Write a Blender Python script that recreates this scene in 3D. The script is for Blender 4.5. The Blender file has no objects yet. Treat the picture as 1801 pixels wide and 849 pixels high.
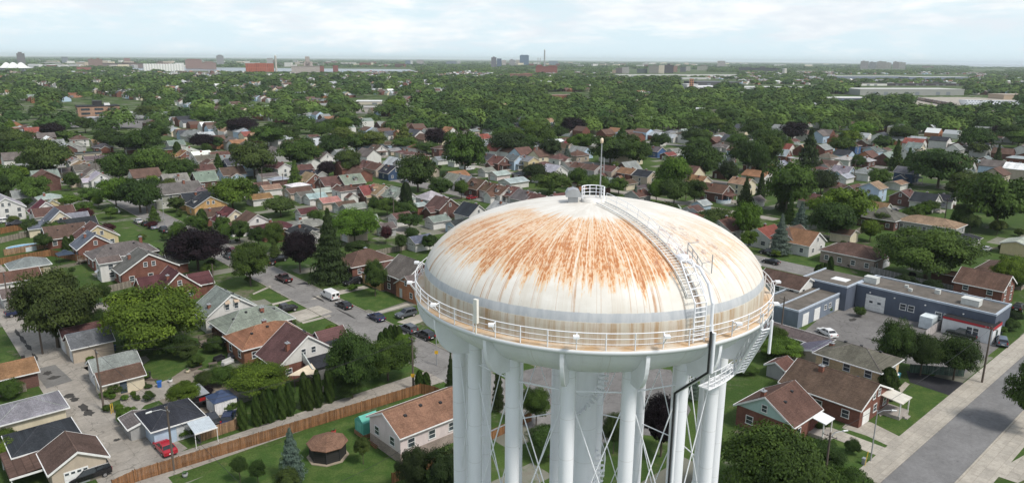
import bpy, math, random
import numpy as np
from mathutils import Vector, Matrix, noise as mnoise

# ------------------------------------------------------------------ camera, light, exposure
C = bpy.context.scene.collection
SC = bpy.context.scene
R = math.radians
PW, PH, F, HC = 1801.0, 849.0, 1286.0, 52.0
PITCH = math.atan((424.5 - 104.0) / F)
ROLL = R(0.48)

cam_d = bpy.data.cameras.new("Camera")
cam = bpy.data.objects.new("Camera", cam_d); C.objects.link(cam)
cam_d.sensor_width = 36.0
cam_d.lens = 36.0 * F / PW
cam_d.clip_start = 0.5; cam_d.clip_end = 120000
_cp, _sp = math.cos(PITCH), math.sin(PITCH)
_right = Vector((1, 0, 0)); _fwd = Vector((0, _cp, -_sp)); _up = Vector((0, _sp, _cp))
_c, _s = math.cos(ROLL), math.sin(ROLL)
_xr = _right * _c + _up * _s
_yu = -_right * _s + _up * _c
cam.matrix_world = Matrix(((_xr.x, _yu.x, -_fwd.x, 0), (_xr.y, _yu.y, -_fwd.y, 0), (_xr.z, _yu.z, -_fwd.z, HC), (0, 0, 0, 1)))
SC.camera = cam

SUN_EL, SUN_AZ = R(52), math.atan2(0.80, -0.60)      # azimuth measured from +Y towards +X
world = bpy.data.worlds.new("World"); SC.world = world; world.use_nodes = True
SUN_STRENGTH, SUN_ANGLE, SKY_STRENGTH, EXPOSURE = 2.8, R(10), 0.105, 0.20

sun_d = bpy.data.lights.new("sun", 'SUN'); sun_d.energy = SUN_STRENGTH; sun_d.angle = SUN_ANGLE; sun_d.color = (1.0, 0.955, 0.89)
sun = bpy.data.objects.new("sun", sun_d); C.objects.link(sun)
_sd = Vector((math.sin(SUN_AZ) * math.cos(SUN_EL), math.cos(SUN_AZ) * math.cos(SUN_EL), math.sin(SUN_EL)))
sun.rotation_euler = (-_sd).to_track_quat('-Z', 'Y').to_euler(); sun.location = (60, -60, 200)

SC.view_settings.view_transform = 'Standard'; SC.view_settings.look = 'None'
SC.view_settings.exposure = EXPOSURE; SC.view_settings.gamma = 1.0; SC.view_settings.use_curve_mapping = False
cy = SC.cycles
cy.use_denoising = True; cy.max_bounces = 6; cy.diffuse_bounces = 3; cy.glossy_bounces = 2; cy.transmission_bounces = 2
cy.transparent_max_bounces = 4; cy.volume_bounces = 1; cy.caustics_reflective = False; cy.caustics_refractive = False
try:
    cy.denoising_prefilter = 'ACCURATE'
except Exception:
    pass

# ------------------------------------------------------------------ node helpers
class NT:
    def __init__(s, tree): s.t = tree; s.n = tree.nodes; s.l = tree.links
    def new(s, typ, ins=None, **kw):
        nd = s.n.new(typ)
        for k, v in kw.items(): setattr(nd, k, v)
        for k, v in (ins or {}).items(): s.set(nd.inputs[k], v)
        return nd
    def set(s, sock, v):
        if isinstance(v, bpy.types.NodeSocket): s.l.new(v, sock)
        elif isinstance(v, (tuple, list)) and len(v) == 3 and sock.type == 'RGBA': sock.default_value = (*v, 1)
        else: sock.default_value = v
    def math(s, op, a, b=0.0, c=0.0, clamp=False):
        nd = s.n.new('ShaderNodeMath'); nd.operation = op; nd.use_clamp = clamp
        for i, v in enumerate((a, b, c)): s.set(nd.inputs[i], v)
        return nd.outputs[0]
    def mix(s, f, a, b, mode='MIX'):
        nd = s.n.new('ShaderNodeMix'); nd.data_type = 'RGBA'; nd.blend_type = mode
        s.set(nd.inputs[0], f); s.set(nd.inputs[6], a); s.set(nd.inputs[7], b)
        return nd.outputs[2]
    def ramp(s, v, a, b, lo=0.0, hi=1.0):
        nd = s.n.new('ShaderNodeMapRange'); nd.interpolation_type = 'SMOOTHSTEP'
        for i, x in enumerate((v, a, b, lo, hi)): s.set(nd.inputs[i], x)
        return nd.outputs[0]
    def comb(s, x, y, z):
        nd = s.n.new('ShaderNodeCombineXYZ')
        for i, v in enumerate((x, y, z)): s.set(nd.inputs[i], v)
        return nd.outputs[0]
    def sep(s, v):
        nd = s.n.new('ShaderNodeSeparateXYZ'); s.set(nd.inputs[0], v); return nd.outputs
    def noise(s, vec, scale, detail=3.0, rough=0.55, dist=0.0):
        nd = s.new('ShaderNodeTexNoise', {'Scale': scale, 'Detail': detail, 'Roughness': rough, 'Distortion': dist})
        s.set(nd.inputs['Vector'], vec); return nd.outputs[0]
    def vmul(s, vec, k):
        nd = s.n.new('ShaderNodeVectorMath'); nd.operation = 'MULTIPLY'; s.set(nd.inputs[0], vec); nd.inputs[1].default_value = k
        return nd.outputs[0]

# sky: Nishita with thin broken cloud over it, all in direction space
w = NT(world.node_tree); w.n.clear()
sky = w.new('ShaderNodeTexSky', sky_type='NISHITA', sun_disc=False, sun_elevation=SUN_EL, sun_rotation=SUN_AZ,
            air_density=1.0, dust_density=2.2, ozone_density=2.0, altitude=100)
tc = w.new('ShaderNodeTexCoord')
gx, gy, gz = w.sep(tc.outputs['Generated'])
v1 = w.vmul(tc.outputs['Generated'], (5, 5, 24))
n1 = w.noise(v1, 1.3, 7, 0.62, 0.35)
v2 = w.vmul(tc.outputs['Generated'], (15, 15, 58))
n2 = w.noise(v2, 1.0, 6, 0.6, 0.2)
dens = w.math('ADD', w.math('MULTIPLY', n1, 0.7), w.math('MULTIPLY', n2, 0.36))
lift = w.ramp(gz, -0.01, 0.055, -0.14, 0.05)
cover = w.ramp(w.math('ADD', dens, lift), 0.43, 0.66)
cover = w.math('MULTIPLY', cover, w.ramp(gz, 0.12, 0.5, 0.92, 0.5))
shade = w.ramp(w.noise(v2, 0.55, 4, 0.6), 0.35, 0.65)
cl = w.mix(shade, (7.0, 7.5, 8.0), (8.9, 9.0, 9.05))
hz = w.mix(w.ramp(gz, -0.02, 0.4, 0.94, 0.15), sky.outputs[0], (6.7, 8.1, 8.8))
col = w.mix(cover, hz, cl)
bg = w.new('ShaderNodeBackground', {'Color': col, 'Strength': SKY_STRENGTH})
wo = w.new('ShaderNodeOutputWorld'); w.l.new(bg.outputs[0], wo.inputs[0])

# ------------------------------------------------------------------ geometry helpers
def ray(px, py):
    x = (px - 900.5) / F; y = -(py - 424.5) / F
    return _xr * x + _yu * y + _fwd
def G(px, py, z=0.0):
    d = ray(px, py); t = (z - HC) / d.z
    return Vector((d.x * t, d.y * t, z))
def P(p):
    d = Vector(p) - Vector((0, 0, HC)); zc = d.dot(_fwd)
    return 900.5 + F * d.dot(_xr) / zc, 424.5 - F * d.dot(_yu) / zc, zc
TH = R(42.0)
U2 = Vector((math.cos(TH), math.sin(TH), 0)); V2 = Vector((-math.sin(TH), math.cos(TH), 0))
def UV(u, v, z=0.0): return U2 * u + V2 * v + Vector((0, 0, z))
def toUV(p): p = Vector((p[0], p[1], 0)); return p.dot(U2), p.dot(V2)

class MB:
    """collects polygons, then becomes ONE mesh object"""
    def __init__(s): s.v = []; s.f = []; s.m = []; s.smooth = []
    def add(s, vs, fs, mi=0, smooth=False):
        b = len(s.v); s.v += [tuple(p) for p in vs]
        for f in fs: s.f.append([b + i for i in f]); s.m.append(mi); s.smooth.append(smooth)
        return s
    def box(s, x0, x1, y0, y1, z0, z1, mi=0):
        vs = [(x, y, z) for z in (z0, z1) for y in (y0, y1) for x in (x0, x1)]
        return s.add(vs, [(0, 2, 3, 1), (4, 5, 7, 6), (0, 1, 5, 4), (2, 6, 7, 3), (0, 4, 6, 2), (1, 3, 7, 5)], mi)
    def prism(s, poly, a, b, axis='x', mi=0):
        """poly of (p,q) extruded along axis from a to b"""
        n = len(poly)
        def mk(t, p, q): return (t, p, q) if axis == 'x' else ((p, t, q) if axis == 'y' else (p, q, t))
        vs = [mk(a, *p) for p in poly] + [mk(b, *p) for p in poly]
        fs = [tuple(range(n - 1, -1, -1)), tuple(range(n, 2 * n))] + [(i, (i + 1) % n, n + (i + 1) % n, n + i) for i in range(n)]
        return s.add(vs, fs, mi)
    def tube(s, p0, p1, r0, r1=None, n=8, mi=0, caps=True, smooth=True):
        p0 = Vector(p0); p1 = Vector(p1); r1 = r0 if r1 is None else r1
        d = (p1 - p0)
        if d.length < 1e-6: return s
        d.normalize(); a = d.orthogonal().normalized(); b = d.cross(a)
        vs = []
        for p, r in ((p0, r0), (p1, r1)):
            for i in range(n):
                t = 2 * math.pi * i / n; vs.append(p + (a * math.cos(t) + b * math.sin(t)) * r)
        s.add(vs, [(i, (i + 1) % n, n + (i + 1) % n, n + i) for i in range(n)], mi, smooth)
        if caps: s.add(vs[:n], [tuple(range(n - 1, -1, -1))], mi); s.add(vs[n:], [tuple(range(n))], mi)
        return s
    def path(s, pts, r, n=6, mi=0):
        for a, b in zip(pts[:-1], pts[1:]): s.tube(a, b, r, r, n, mi)
        return s
    def lathe(s, prof, n=64, mi=0, a0=0.0, a1=2 * math.pi, smooth=True):
        full = abs(a1 - a0 - 2 * math.pi) < 1e-6; m = n if full else n + 1
        vs = []
        for r, z in prof:
            for i in range(m):
                t = a0 + (a1 - a0) * i / n; vs.append((r * math.cos(t), r * math.sin(t), z))
        fs = []
        for k in range(len(prof) - 1):
            for i in range(n):
                j = (i + 1) % m if full else i + 1
                fs.append((k * m + i, k * m + j, (k + 1) * m + j, (k + 1) * m + i))
        return s.add(vs, fs, mi, smooth)
    def build(s, name, mats, parent=None, loc=None, rz=0.0, color=None):
        me = bpy.data.meshes.new(name); me.from_pydata(s.v, [], s.f); 
        mats = mats if isinstance(mats, (list, tuple)) else [mats]
        for m in mats: me.materials.append(m)
        me.polygons.foreach_set('material_index', s.m); me.polygons.foreach_set('use_smooth', s.smooth)
        me.update()
        o = bpy.data.objects.new(name, me); C.objects.link(o)
        if parent: o.parent = parent
        if loc is not None: o.location = loc
        if rz: o.rotation_euler = (0, 0, rz)
        if color is not None: o.color = (*color, 1)
        return o

def empty(name, loc, rz=0.0, label=None, cat=None, group=None):
    o = bpy.data.objects.new(name, None); C.objects.link(o); o.location = loc; o.rotation_euler = (0, 0, rz)
    o.empty_display_size = 0.3
    return tag(o, label, cat, group)
def tag(o, label=None, cat=None, group=None, kind=None):
    if label: o['label'] = label
    if cat: o['category'] = cat
    if group: o['group'] = group
    if kind: o['kind'] = kind
    return o
def copy_tree(o, parent=None):
    c = o.copy(); C.objects.link(c)
    if parent: c.parent = parent
    for ch in o.children: copy_tree(ch, c)
    return c
rng = random.Random(7)

# ------------------------------------------------------------------ materials
MATS = {}
def mat(name, build):
    if name in MATS: return MATS[name]
    m = bpy.data.materials.new(name); m.use_nodes = True; t = NT(m.node_tree); t.n.clear()
    out = t.new('ShaderNodeOutputMaterial'); r = build(t)
    t.l.new(r, out.inputs['Surface']); MATS[name] = m
    return m
def bsdf(t, col, rough=0.8, metal=0.0, spec=0.3, bump=None, bstr=0.3, bdist=0.02):
    nd = t.new('ShaderNodeBsdfPrincipled', {'Base Color': col, 'Roughness': rough, 'Metallic': metal, 'Specular IOR Level': spec})
    if bump is not None:
        b = t.new('ShaderNodeBump', {'Height': bump, 'Strength': bstr, 'Distance': bdist}); t.l.new(b.outputs[0], nd.inputs['Normal'])
    return nd.outputs[0]
def obc(t): return t.new('ShaderNodeTexCoord').outputs['Object']
def gpos(t): return t.new('ShaderNodeNewGeometry').outputs['Position']
def ocol(t): return t.new('ShaderNodeObjectInfo').outputs['Color']
def orand(t): return t.new('ShaderNodeObjectInfo').outputs['Random']
def bright(t, col, f):
    """col times scalar factor f"""
    nd = t.n.new('ShaderNodeVectorMath'); nd.operation = 'SCALE'; t.set(nd.inputs[0], col); t.set(nd.inputs['Scale'], f)
    return nd.outputs[0]

def m_plain(name, col, rough=0.7, metal=0.0, spec=0.3, var=0.12, sc=1.5):
    def b(t):
        p = obc(t); f = t.ramp(t.noise(p, sc, 5, 0.65), 0.25, 0.75, 1 - var, 1 + var)
        return bsdf(t, bright(t, col, f), rough, metal, spec)
    return mat(name, b)
def m_objcol(name, rough=0.7, spec=0.3, metal=0.0, var=0.12):
    def b(t):
        p = obc(t); f = t.ramp(t.noise(p, 1.3, 5, 0.65), 0.25, 0.75, 1 - var, 1 + var)
        return bsdf(t, bright(t, ocol(t), f), rough, metal, spec)
    return mat(name, b)

def b_shingle(t):
    p = obc(t); x, y, z = t.sep(p)
    row = t.new('ShaderNodeTexBrick', {'Scale': 1.0, 'Mortar Size': 0.012, 'Brick Width': 0.34, 'Row Height': 0.16, 'Color1': (0.78, 0.78, 0.78), 'Color2': (1.2, 1.2, 1.2), 'Mortar': (0.55, 0.55, 0.55)})
    t.set(row.inputs['Vector'], t.comb(t.math('ADD', x, t.math('MULTIPLY', y, 0.0)), t.math('MULTIPLY', z, 1.9), 0.0))
    big = t.ramp(t.noise(p, 0.35, 4, 0.6), 0.3, 0.7, 0.82, 1.18)
    strk = t.ramp(t.noise(t.vmul(p, (1.6, 0.22, 0.22)), 1.0, 4, 0.7), 0.3, 0.72, 0.86, 1.14)
    f = t.math('MULTIPLY', big, strk)
    fine = t.ramp(t.noise(p, 7.0, 2, 0.5), 0.3, 0.7, 0.85, 1.15)
    f = t.math('MULTIPLY', f, fine)
    c = t.mix(0.75, (1, 1, 1), row.outputs[0]); c = t.mix(1.0, c, bright(t, ocol(t), f), 'MULTIPLY')
    return bsdf(t, c, 0.92, 0, 0.15, bump=row.outputs[1], bstr=0.25, bdist=0.02)
M_SHINGLE = mat('shingle', b_shingle)
def b_brick(t):
    p = obc(t); x, y, z = t.sep(p)
    br = t.new('ShaderNodeTexBrick', {'Scale': 1.0, 'Mortar Size': 0.012, 'Brick Width': 0.23, 'Row Height': 0.08, 'Color1': (0.75, 0.75, 0.75), 'Color2': (1.25, 1.2, 1.15), 'Mortar': (1.5, 1.6, 1.7)})
    t.set(br.inputs['Vector'], t.comb(t.math('ADD', x, y), z, 0.0))
    f = t.ramp(t.noise(p, 0.5, 5, 0.65), 0.3, 0.7, 0.8, 1.2)
    c = t.mix(1.0, br.outputs[0], bright(t, ocol(t), f), 'MULTIPLY')
    return bsdf(t, c, 0.9, 0, 0.2)
M_BRICK = mat('brick', b_brick)
def b_siding(t):
    p = obc(t); x, y, z = t.sep(p)
    s = t.math('FRACT', t.math('MULTIPLY', z, 5.2)); ln = t.ramp(s, 0.0, 0.16, 0.72, 1.0)
    dirt = t.ramp(t.noise(t.vmul(p, (1, 1, 0.35)), 0.9, 5, 0.7), 0.3, 0.75, 1.05, 0.86)
    return bsdf(t, bright(t, ocol(t), t.math('MULTIPLY', ln, dirt)), 0.6, 0, 0.3)
M_SIDING = mat('siding', b_siding)
M_PAINT = m_objcol('painted_wood', 0.55)
M_CONCRETE_BLK = m_objcol('painted_block', 0.85)
M_TRIM = m_plain('white_trim', (0.72, 0.72, 0.70), 0.5)
M_DARKMETAL = m_plain('dark_metal', (0.03, 0.03, 0.032), 0.5)
M_GALV = m_plain('galvanised', (0.38, 0.39, 0.40), 0.45, 0.4)
M_GLASS = mat('window_glass', lambda t: bsdf(t, bright(t, (0.045, 0.055, 0.065), t.ramp(t.noise(obc(t), 1.2, 2), 0.3, 0.7, 0.5, 1.6)), 0.08, 0, 0.7))
M_WOODPOLE = mat('weathered_pole', lambda t: bsdf(t, t.mix(t.noise(t.vmul(obc(t), (14, 14, 0.6)), 1.0, 4, 0.6), (0.07, 0.055, 0.045), (0.18, 0.15, 0.125)), 0.9, 0, 0.1))
def b_fence(t):
    p = obc(t); x, y, z = t.sep(p)
    cell = t.math('FLOOR', t.math('MULTIPLY', x, 7.0))
    wn = t.new('ShaderNodeTexWhiteNoise', noise_dimensions='1D'); t.set(wn.inputs['W'], cell)
    f = t.math('MULTIPLY', t.ramp(wn.outputs[0], 0, 1, 0.72, 1.25), t.ramp(t.noise(t.vmul(p, (3, 3, 0.7)), 1.2, 4, 0.7), 0.3, 0.7, 0.75, 1.2))
    gap = t.ramp(t.math('FRACT', t.math('MULTIPLY', x, 7.0)), 0.0, 0.14, 0.45, 1.0)
    return bsdf(t, bright(t, ocol(t), t.math('MULTIPLY', f, gap)), 0.85, 0, 0.15)
M_FENCE = mat('fence_boards', b_fence)

# ground surfaces
def b_grass(t):
    p = gpos(t)
    a = t.noise(p, 0.045, 5, 0.6); b_ = t.noise(p, 0.6, 6, 0.7); c_ = t.noise(p, 3.5, 4, 0.7)
    col = t.mix(t.ramp(a, 0.35, 0.65), (0.038, 0.072, 0.016), (0.066, 0.105, 0.026))
    col = t.mix(t.ramp(b_, 0.52, 0.74), col, (0.10, 0.105, 0.045))
    col = bright(t, col, t.ramp(c_, 0.25, 0.75, 0.65, 1.3))
    rot = t.new('ShaderNodeVectorRotate', rotation_type='Z_AXIS'); t.set(rot.inputs['Vector'], p); rot.inputs['Angle'].default_value = -TH
    br = t.new('ShaderNodeTexBrick', {'Scale': 1.0, 'Mortar Size': 0.0, 'Brick Width': 11.0, 'Row Height': 4.2, 'Color1': (0, 0, 0), 'Color2': (1, 1, 1), 'Mortar': (0, 0, 0)}); t.set(br.inputs['Vector'], rot.outputs[0])
    pav = t.math('MULTIPLY', t.ramp(t.math('ADD', t.sep(br.outputs[0])[0], t.math('MULTIPLY', t.math('SUBTRACT', b_, .5), .45)), .80, .90), .75)
    col = t.mix(pav, col, bright(t, (.23, .215, .19), t.ramp(a, .3, .7, .75, 1.15)))
    dirt = t.math('MULTIPLY', t.ramp(t.noise(p, 0.11, 6, 0.7), 0.56, 0.66), 0.75)
    col = t.mix(dirt, col, (0.17, 0.145, 0.115))
    return bsdf(t, col, 0.95, 0, 0.1, bump=c_, bstr=0.4, bdist=0.06)
M_GRASS = mat('grass_ground', b_grass)
def b_lawn(t):
    p = gpos(t)
    b_ = t.noise(p, 0.5, 6, 0.7); c_ = t.noise(p, 4.5, 4, 0.7)
    col = t.mix(t.ramp(b_, 0.4, 0.68), (0.046, 0.088, 0.020), (0.082, 0.119, 0.033))
    col = bright(t, col, t.ramp(c_, 0.25, 0.75, 0.7, 1.25))
    return bsdf(t, col, 0.95, 0, 0.1, bump=c_, bstr=0.4, bdist=0.05)
M_LAWN = mat('lawn', b_lawn)
def b_paving(base, joint, crack=0.5, stain=(0.12, 0.11, 0.10)):
    def b(t):
        p = gpos(t)
        rot = t.new('ShaderNodeVectorRotate', rotation_type='Z_AXIS'); t.set(rot.inputs['Vector'], p); rot.inputs['Angle'].default_value = -TH
        q = rot.outputs[0]
        n1 = t.noise(q, 0.18, 6, 0.7); n2 = t.noise(q, 1.7, 5, 0.65); n3 = t.noise(q, 9.0, 3, 0.6)
        col = bright(t, base, t.math('MULTIPLY', t.ramp(n1, 0.3, 0.7, 0.82, 1.14), t.math('MULTIPLY', t.ramp(n2, 0.3, 0.7, 0.9, 1.08), t.ramp(n3, 0.3, 0.7, 0.92, 1.08))))
        if joint:
            br = t.new('ShaderNodeTexBrick', {'Scale': 1.0, 'Mortar Size': 0.035, 'Brick Width': joint, 'Row Height': joint * 0.83, 'Color1': (0.93, 0.93, 0.93), 'Color2': (1.06, 1.05, 1.04), 'Mortar': (0.80, 0.79, 0.77)})
            br.offset = 0.0
            t.set(br.inputs['Vector'], q); col = t.mix(1.0, col, br.outputs[0], 'MULTIPLY')
        vo = t.new('ShaderNodeTexVoronoi', feature='DISTANCE_TO_EDGE'); vo.inputs['Scale'].default_value = 0.22
        wv = t.n.new('ShaderNodeVectorMath'); wv.operation = 'ADD'
        nn = t.new('ShaderNodeTexNoise', {'Scale': 0.8, 'Detail': 5.0}); t.set(nn.inputs['Vector'], q)
        t.set(wv.inputs[0], q); t.set(wv.inputs[1], t.vmul(nn.outputs[1], (2.4, 2.4, 0))); t.set(vo.inputs['Vector'], wv.outputs[0])
        ck = t.math('MULTIPLY', t.ramp(vo.outputs[0], 0.004, 0.014, 1.0, 0.0), crack)
        col = t.mix(ck, col, (0.07, 0.065, 0.055))
        st = t.math('MULTIPLY', t.ramp(t.noise(q, 0.33, 5, 0.72), 0.62, 0.74), 0.55)
        col = t.mix(st, col, stain)
        return bsdf(t, col, 0.9, 0, 0.2)
    return b
M_CONC = mat('old_concrete', b_paving((0.305, 0.28, 0.245), 3.6, 0.5))
M_WALK = mat('pale_concrete', b_paving((0.38, 0.35, 0.30), 1.5, 0.15, (0.3, 0.28, 0.25)))
M_ROADA = mat('worn_road', b_paving((0.215, 0.205, 0.193), 0, 0.5, (0.17, 0.16, 0.15)))
M_ASPH = mat('grey_asphalt', b_paving((0.185, 0.182, 0.18), 0, 0.2, (0.10, 0.10, 0.102)))
M_LOT = mat('lot_asphalt', b_paving((0.17, 0.162, 0.155), 0, 0.5, (0.11, 0.105, 0.10)))
M_BLACKTOP = mat('new_blacktop', b_paving((0.032, 0.032, 0.036), 0, 0.1, (0.025, 0.025, 0.028)))
M_PATCH = mat('asphalt_patch', b_paving((0.17, 0.165, 0.155), 0, 0.25, (0.07, 0.065, 0.06)))
M_SOIL = mat('soil', b_paving((0.22, 0.19, 0.15), 0, 0.2, (0.12, 0.10, 0.08)))
M_FARG = mat('far_lot', b_paving((0.36, 0.33, 0.28), 0, 0.1))
def b_water(t):
    p = gpos(t); n = t.noise(t.vmul(p, (0.02, 0.05, 1)), 1.0, 4, 0.6)
    return bsdf(t, (0.10, 0.13, 0.15), 0.25, 0, 0.5, bump=n, bstr=0.25, bdist=0.5)
M_WATER = mat('river_water', b_water)

# foliage: colour per object, light and dark leaves per face
def b_leaf(t):
    tint = t.new('ShaderNodeAttribute', attribute_name='tint').outputs['Fac']
    c = ocol(t); r = orand(t)
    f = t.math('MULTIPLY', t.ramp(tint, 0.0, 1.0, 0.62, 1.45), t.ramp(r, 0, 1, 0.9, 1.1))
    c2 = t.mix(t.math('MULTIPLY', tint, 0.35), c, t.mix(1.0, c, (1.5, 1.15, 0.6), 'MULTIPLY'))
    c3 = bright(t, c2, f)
    d = t.new('ShaderNodeBsdfPrincipled', {'Base Color': c3, 'Roughness': 0.7, 'Specular IOR Level': 0.15})
    tr = t.new('ShaderNodeBsdfTranslucent'); t.set(tr.inputs['Color'], t.mix(1.0, c3, (1.15, 1.25, 0.6), 'MULTIPLY'))
    m = t.new('ShaderNodeMixShader'); m.inputs[0].default_value = 0.22
    t.l.new(d.outputs[0], m.inputs[1]); t.l.new(tr.outputs[0], m.inputs[2])
    return m.outputs[0]
M_LEAF = mat('leaf', b_leaf)
def b_farleaf(t):
    tint = t.new('ShaderNodeAttribute', attribute_name='tint').outputs['Fac']
    hue = t.new('ShaderNodeAttribute', attribute_name='hue').outputs['Fac']
    c = t.mix(hue, (0.034, 0.066, 0.019), (0.094, 0.146, 0.033))
    return bsdf(t, bright(t, c, t.ramp(tint, 0, 1, 0.65, 1.45)), 0.8, 0, 0.1)
M_FARLEAF = mat('far_leaf', b_farleaf)
M_BARK = mat('bark', lambda t: bsdf(t, t.mix(t.noise(t.vmul(obc(t), (30, 30, 4)), 1.0, 4, 0.6), (0.05, 0.04, 0.03), (0.14, 0.115, 0.09)), 0.95, 0, 0.1))

# ------------------------------------------------------------------ the ground, roads, water
def sheet(name, pts, z, m, kind='structure', label=None, cat=None):
    mb = MB(); mb.add([(p[0], p[1], z) for p in pts], [tuple(range(len(pts)))])
    o = mb.build(name, m); me = o.data
    if me.polygons[0].normal.z < 0: me.flip_normals()
    return tag(o, label, cat, None, kind)
def uvrect(u0, u1, v0, v1): return [UV(u0, v0), UV(u1, v0), UV(u1, v1), UV(u0, v1)]
def px(*pts): return [G(a, b) for a, b in pts]
sheet('ground', [(-26000, -300), (26000, -300), (26000, 42000), (-26000, 42000)], 0.0, M_GRASS)
# lanes and streets run on one grid: u to the upper right, v to the upper left
sheet('lane', uvrect(16.2, 23.2, 20, 290), 0.020, M_CONC)
sheet('lane', uvrect(23.2, 67.0, 90.9, 96.2), 0.022, M_CONC)
sheet('lane_mouth', px((212, 849), (330, 788), (268, 742), (225, 770), (190, 810)), 0.026, M_CONC)
sheet('asphalt_patch', px((57, 650), (97, 641), (128, 669), (82, 683)), 0.032, M_PATCH)
M_TAR = mat('tar', b_paving((0.055, 0.052, 0.048), 0, 0.2, (0.04, 0.038, 0.035)))
def blotch(cx, cy, rx, ry, seed, z=0.036):
    r = random.Random(seed); c = G(cx, cy); n = 18; ph = r.uniform(0, 6)
    pts = [c + U2 * (rx * (1 + .35 * math.sin(i * 1.7 + ph) * r.uniform(.4, 1)) * math.cos(i * 2 * math.pi / n)) + V2 * (ry * (1 + .35 * r.uniform(-1, 1)) * math.sin(i * 2 * math.pi / n)) for i in range(n)]
    return sheet('tar_patch', pts, z, M_TAR)
for i, q in enumerate(((84, 656, .6, .9), (95, 664, .9, .8), (122, 696, .7, 1.0), (131, 702, .6, .8), (147, 716, .55, 1.5), (156, 726, .7, 1.1), (40, 597, .35, 3.0), (50, 610, .4, 2.2), (30, 585, .3, 2.6), (206, 773, .5, .4), (62, 628, .3, 2.0), (470, 745, 1.6, .25), (350, 778, .3, .5))): blotch(*q, i)
for i, q in enumerate(((560, 525, .3, 3.0), (610, 552, .25, 4.0), (690, 590, .3, 3.4), (500, 497, .25, 5), (300, 425, .3, 6), (240, 395, .3, 7), (1500, 562, 1.2, .6), (1580, 600, 1.4, .7), (1690, 615, .6, .5), (1545, 600, .4, 2.2))): blotch(*q, 40 + i, .027)
for q in (((100, 224), (262, 226), (262, 200), (190, 196), (104, 214)), ((600, 200), (690, 200), (690, 184), (606, 186)), ((430, 205), (482, 205), (480, 190), (432, 190)), ((955, 182), (1045, 182), (1040, 172), (958, 172)), ((1190, 166), (1262, 166), (1262, 158), (1190, 158))): sheet('car_park', px(*q), 0.04, M_LOT)
sheet('lane', uvrect(119.5, 124.5, 130, 420), 0.020, M_CONC)
sheet('lane', uvrect(226, 231, 120, 420), 0.020, M_CONC)
def kerbs(u0, u1, v0, v1):
    for u in (u0 - 0.16, u1):
        mb = MB(); d = 0.16
        q = [UV(u, v0), UV(u + d, v0), UV(u + d, v1), UV(u, v1)]
        mb.add([(p.x, p.y, 0.0) for p in q] + [(p.x, p.y, 0.13) for p in q], [(4, 5, 6, 7), (0, 1, 5, 4), (1, 2, 6, 5), (2, 3, 7, 6), (3, 0, 4, 7)])
        tag(mb.build('kerb', M_WALK), kind='structure')
sheet('road', uvrect(66.7, 75.0, 60, 300), 0.014, M_ROADA)
kerbs(66.7, 75.0, 99, 290)
sheet('road', uvrect(172.0, 181.0, 78, 520), 0.016, M_ROADA)
for uu in (282, 388): sheet('road', uvrect(uu - 4, uu + 4, 100, 420), 0.016, M_ROADA)
sheet('road', uvrect(-160, 66, 296, 304), 0.018, M_ROADA)
sheet('road', uvrect(-120, -112, 120, 900), 0.016, M_ROADA)
# main street on the right
sheet('road', uvrect(60, 420, 23.9, 30.2), 0.018, M_ASPH)
sheet('pavement', uvrect(60, 420, 30.36, 33.4), 0.030, M_WALK)
sheet('pavement', uvrect(60, 420, 20.6, 23.74), 0.030, M_WALK)
mbk = MB()
for v in (23.74, 30.2):
    q = [UV(60, v), UV(420, v), UV(420, v + .16), UV(60, v + .16)]
    mbk.add([(p.x, p.y, 0.0) for p in q] + [(p.x, p.y, 0.12) for p in q], [(4, 5, 6, 7), (0, 1, 5, 4), (1, 2, 6, 5), (2, 3, 7, 6), (3, 0, 4, 7)])
tag(mbk.build('kerb', M_WALK), kind='structure')
sheet('driveway', px((1801, 800), (1742, 833), (1790, 849), (1860, 815)), 0.034, M_WALK)
# workshop car park, drives and paths
sheet('car_park', px((1398, 610), (1405, 590), (1440, 560), (1508, 532), (1600, 552), (1662, 580), (1757, 596), (1770, 600), (1690, 662), (1640, 655), (1600, 640), (1500, 620)), 0.012, M_LOT)
sheet('concrete_apron', px((1509, 533), (1520, 532), (1640, 562), (1630, 572)), 0.018, M_WALK)
sheet('driveway', px((1594, 651), (1704, 675), (1676, 697), (1600, 672)), 0.024, M_BLACKTOP)
sheet('driveway', px((1481, 752), (1496, 735), (1532, 742), (1590, 771), (1570, 787), (1523, 765)), 0.022, M_WALK); sheet('driveway', px((1445, 751), (1461, 751), (1563, 789), (1549, 803), (1452, 765)), 0.023, M_WALK)
sheet('path', px((1395, 790), (1405, 782), (1440, 800), (1428, 806)), 0.022, M_WALK)
sheet('path', px((1541, 720), (1562, 710), (1572, 716), (1548, 732)), 0.024, M_WALK)
sheet('path', px((1572, 690), (1592, 671), (1600, 675), (1582, 695)), 0.023, M_WALK)
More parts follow.
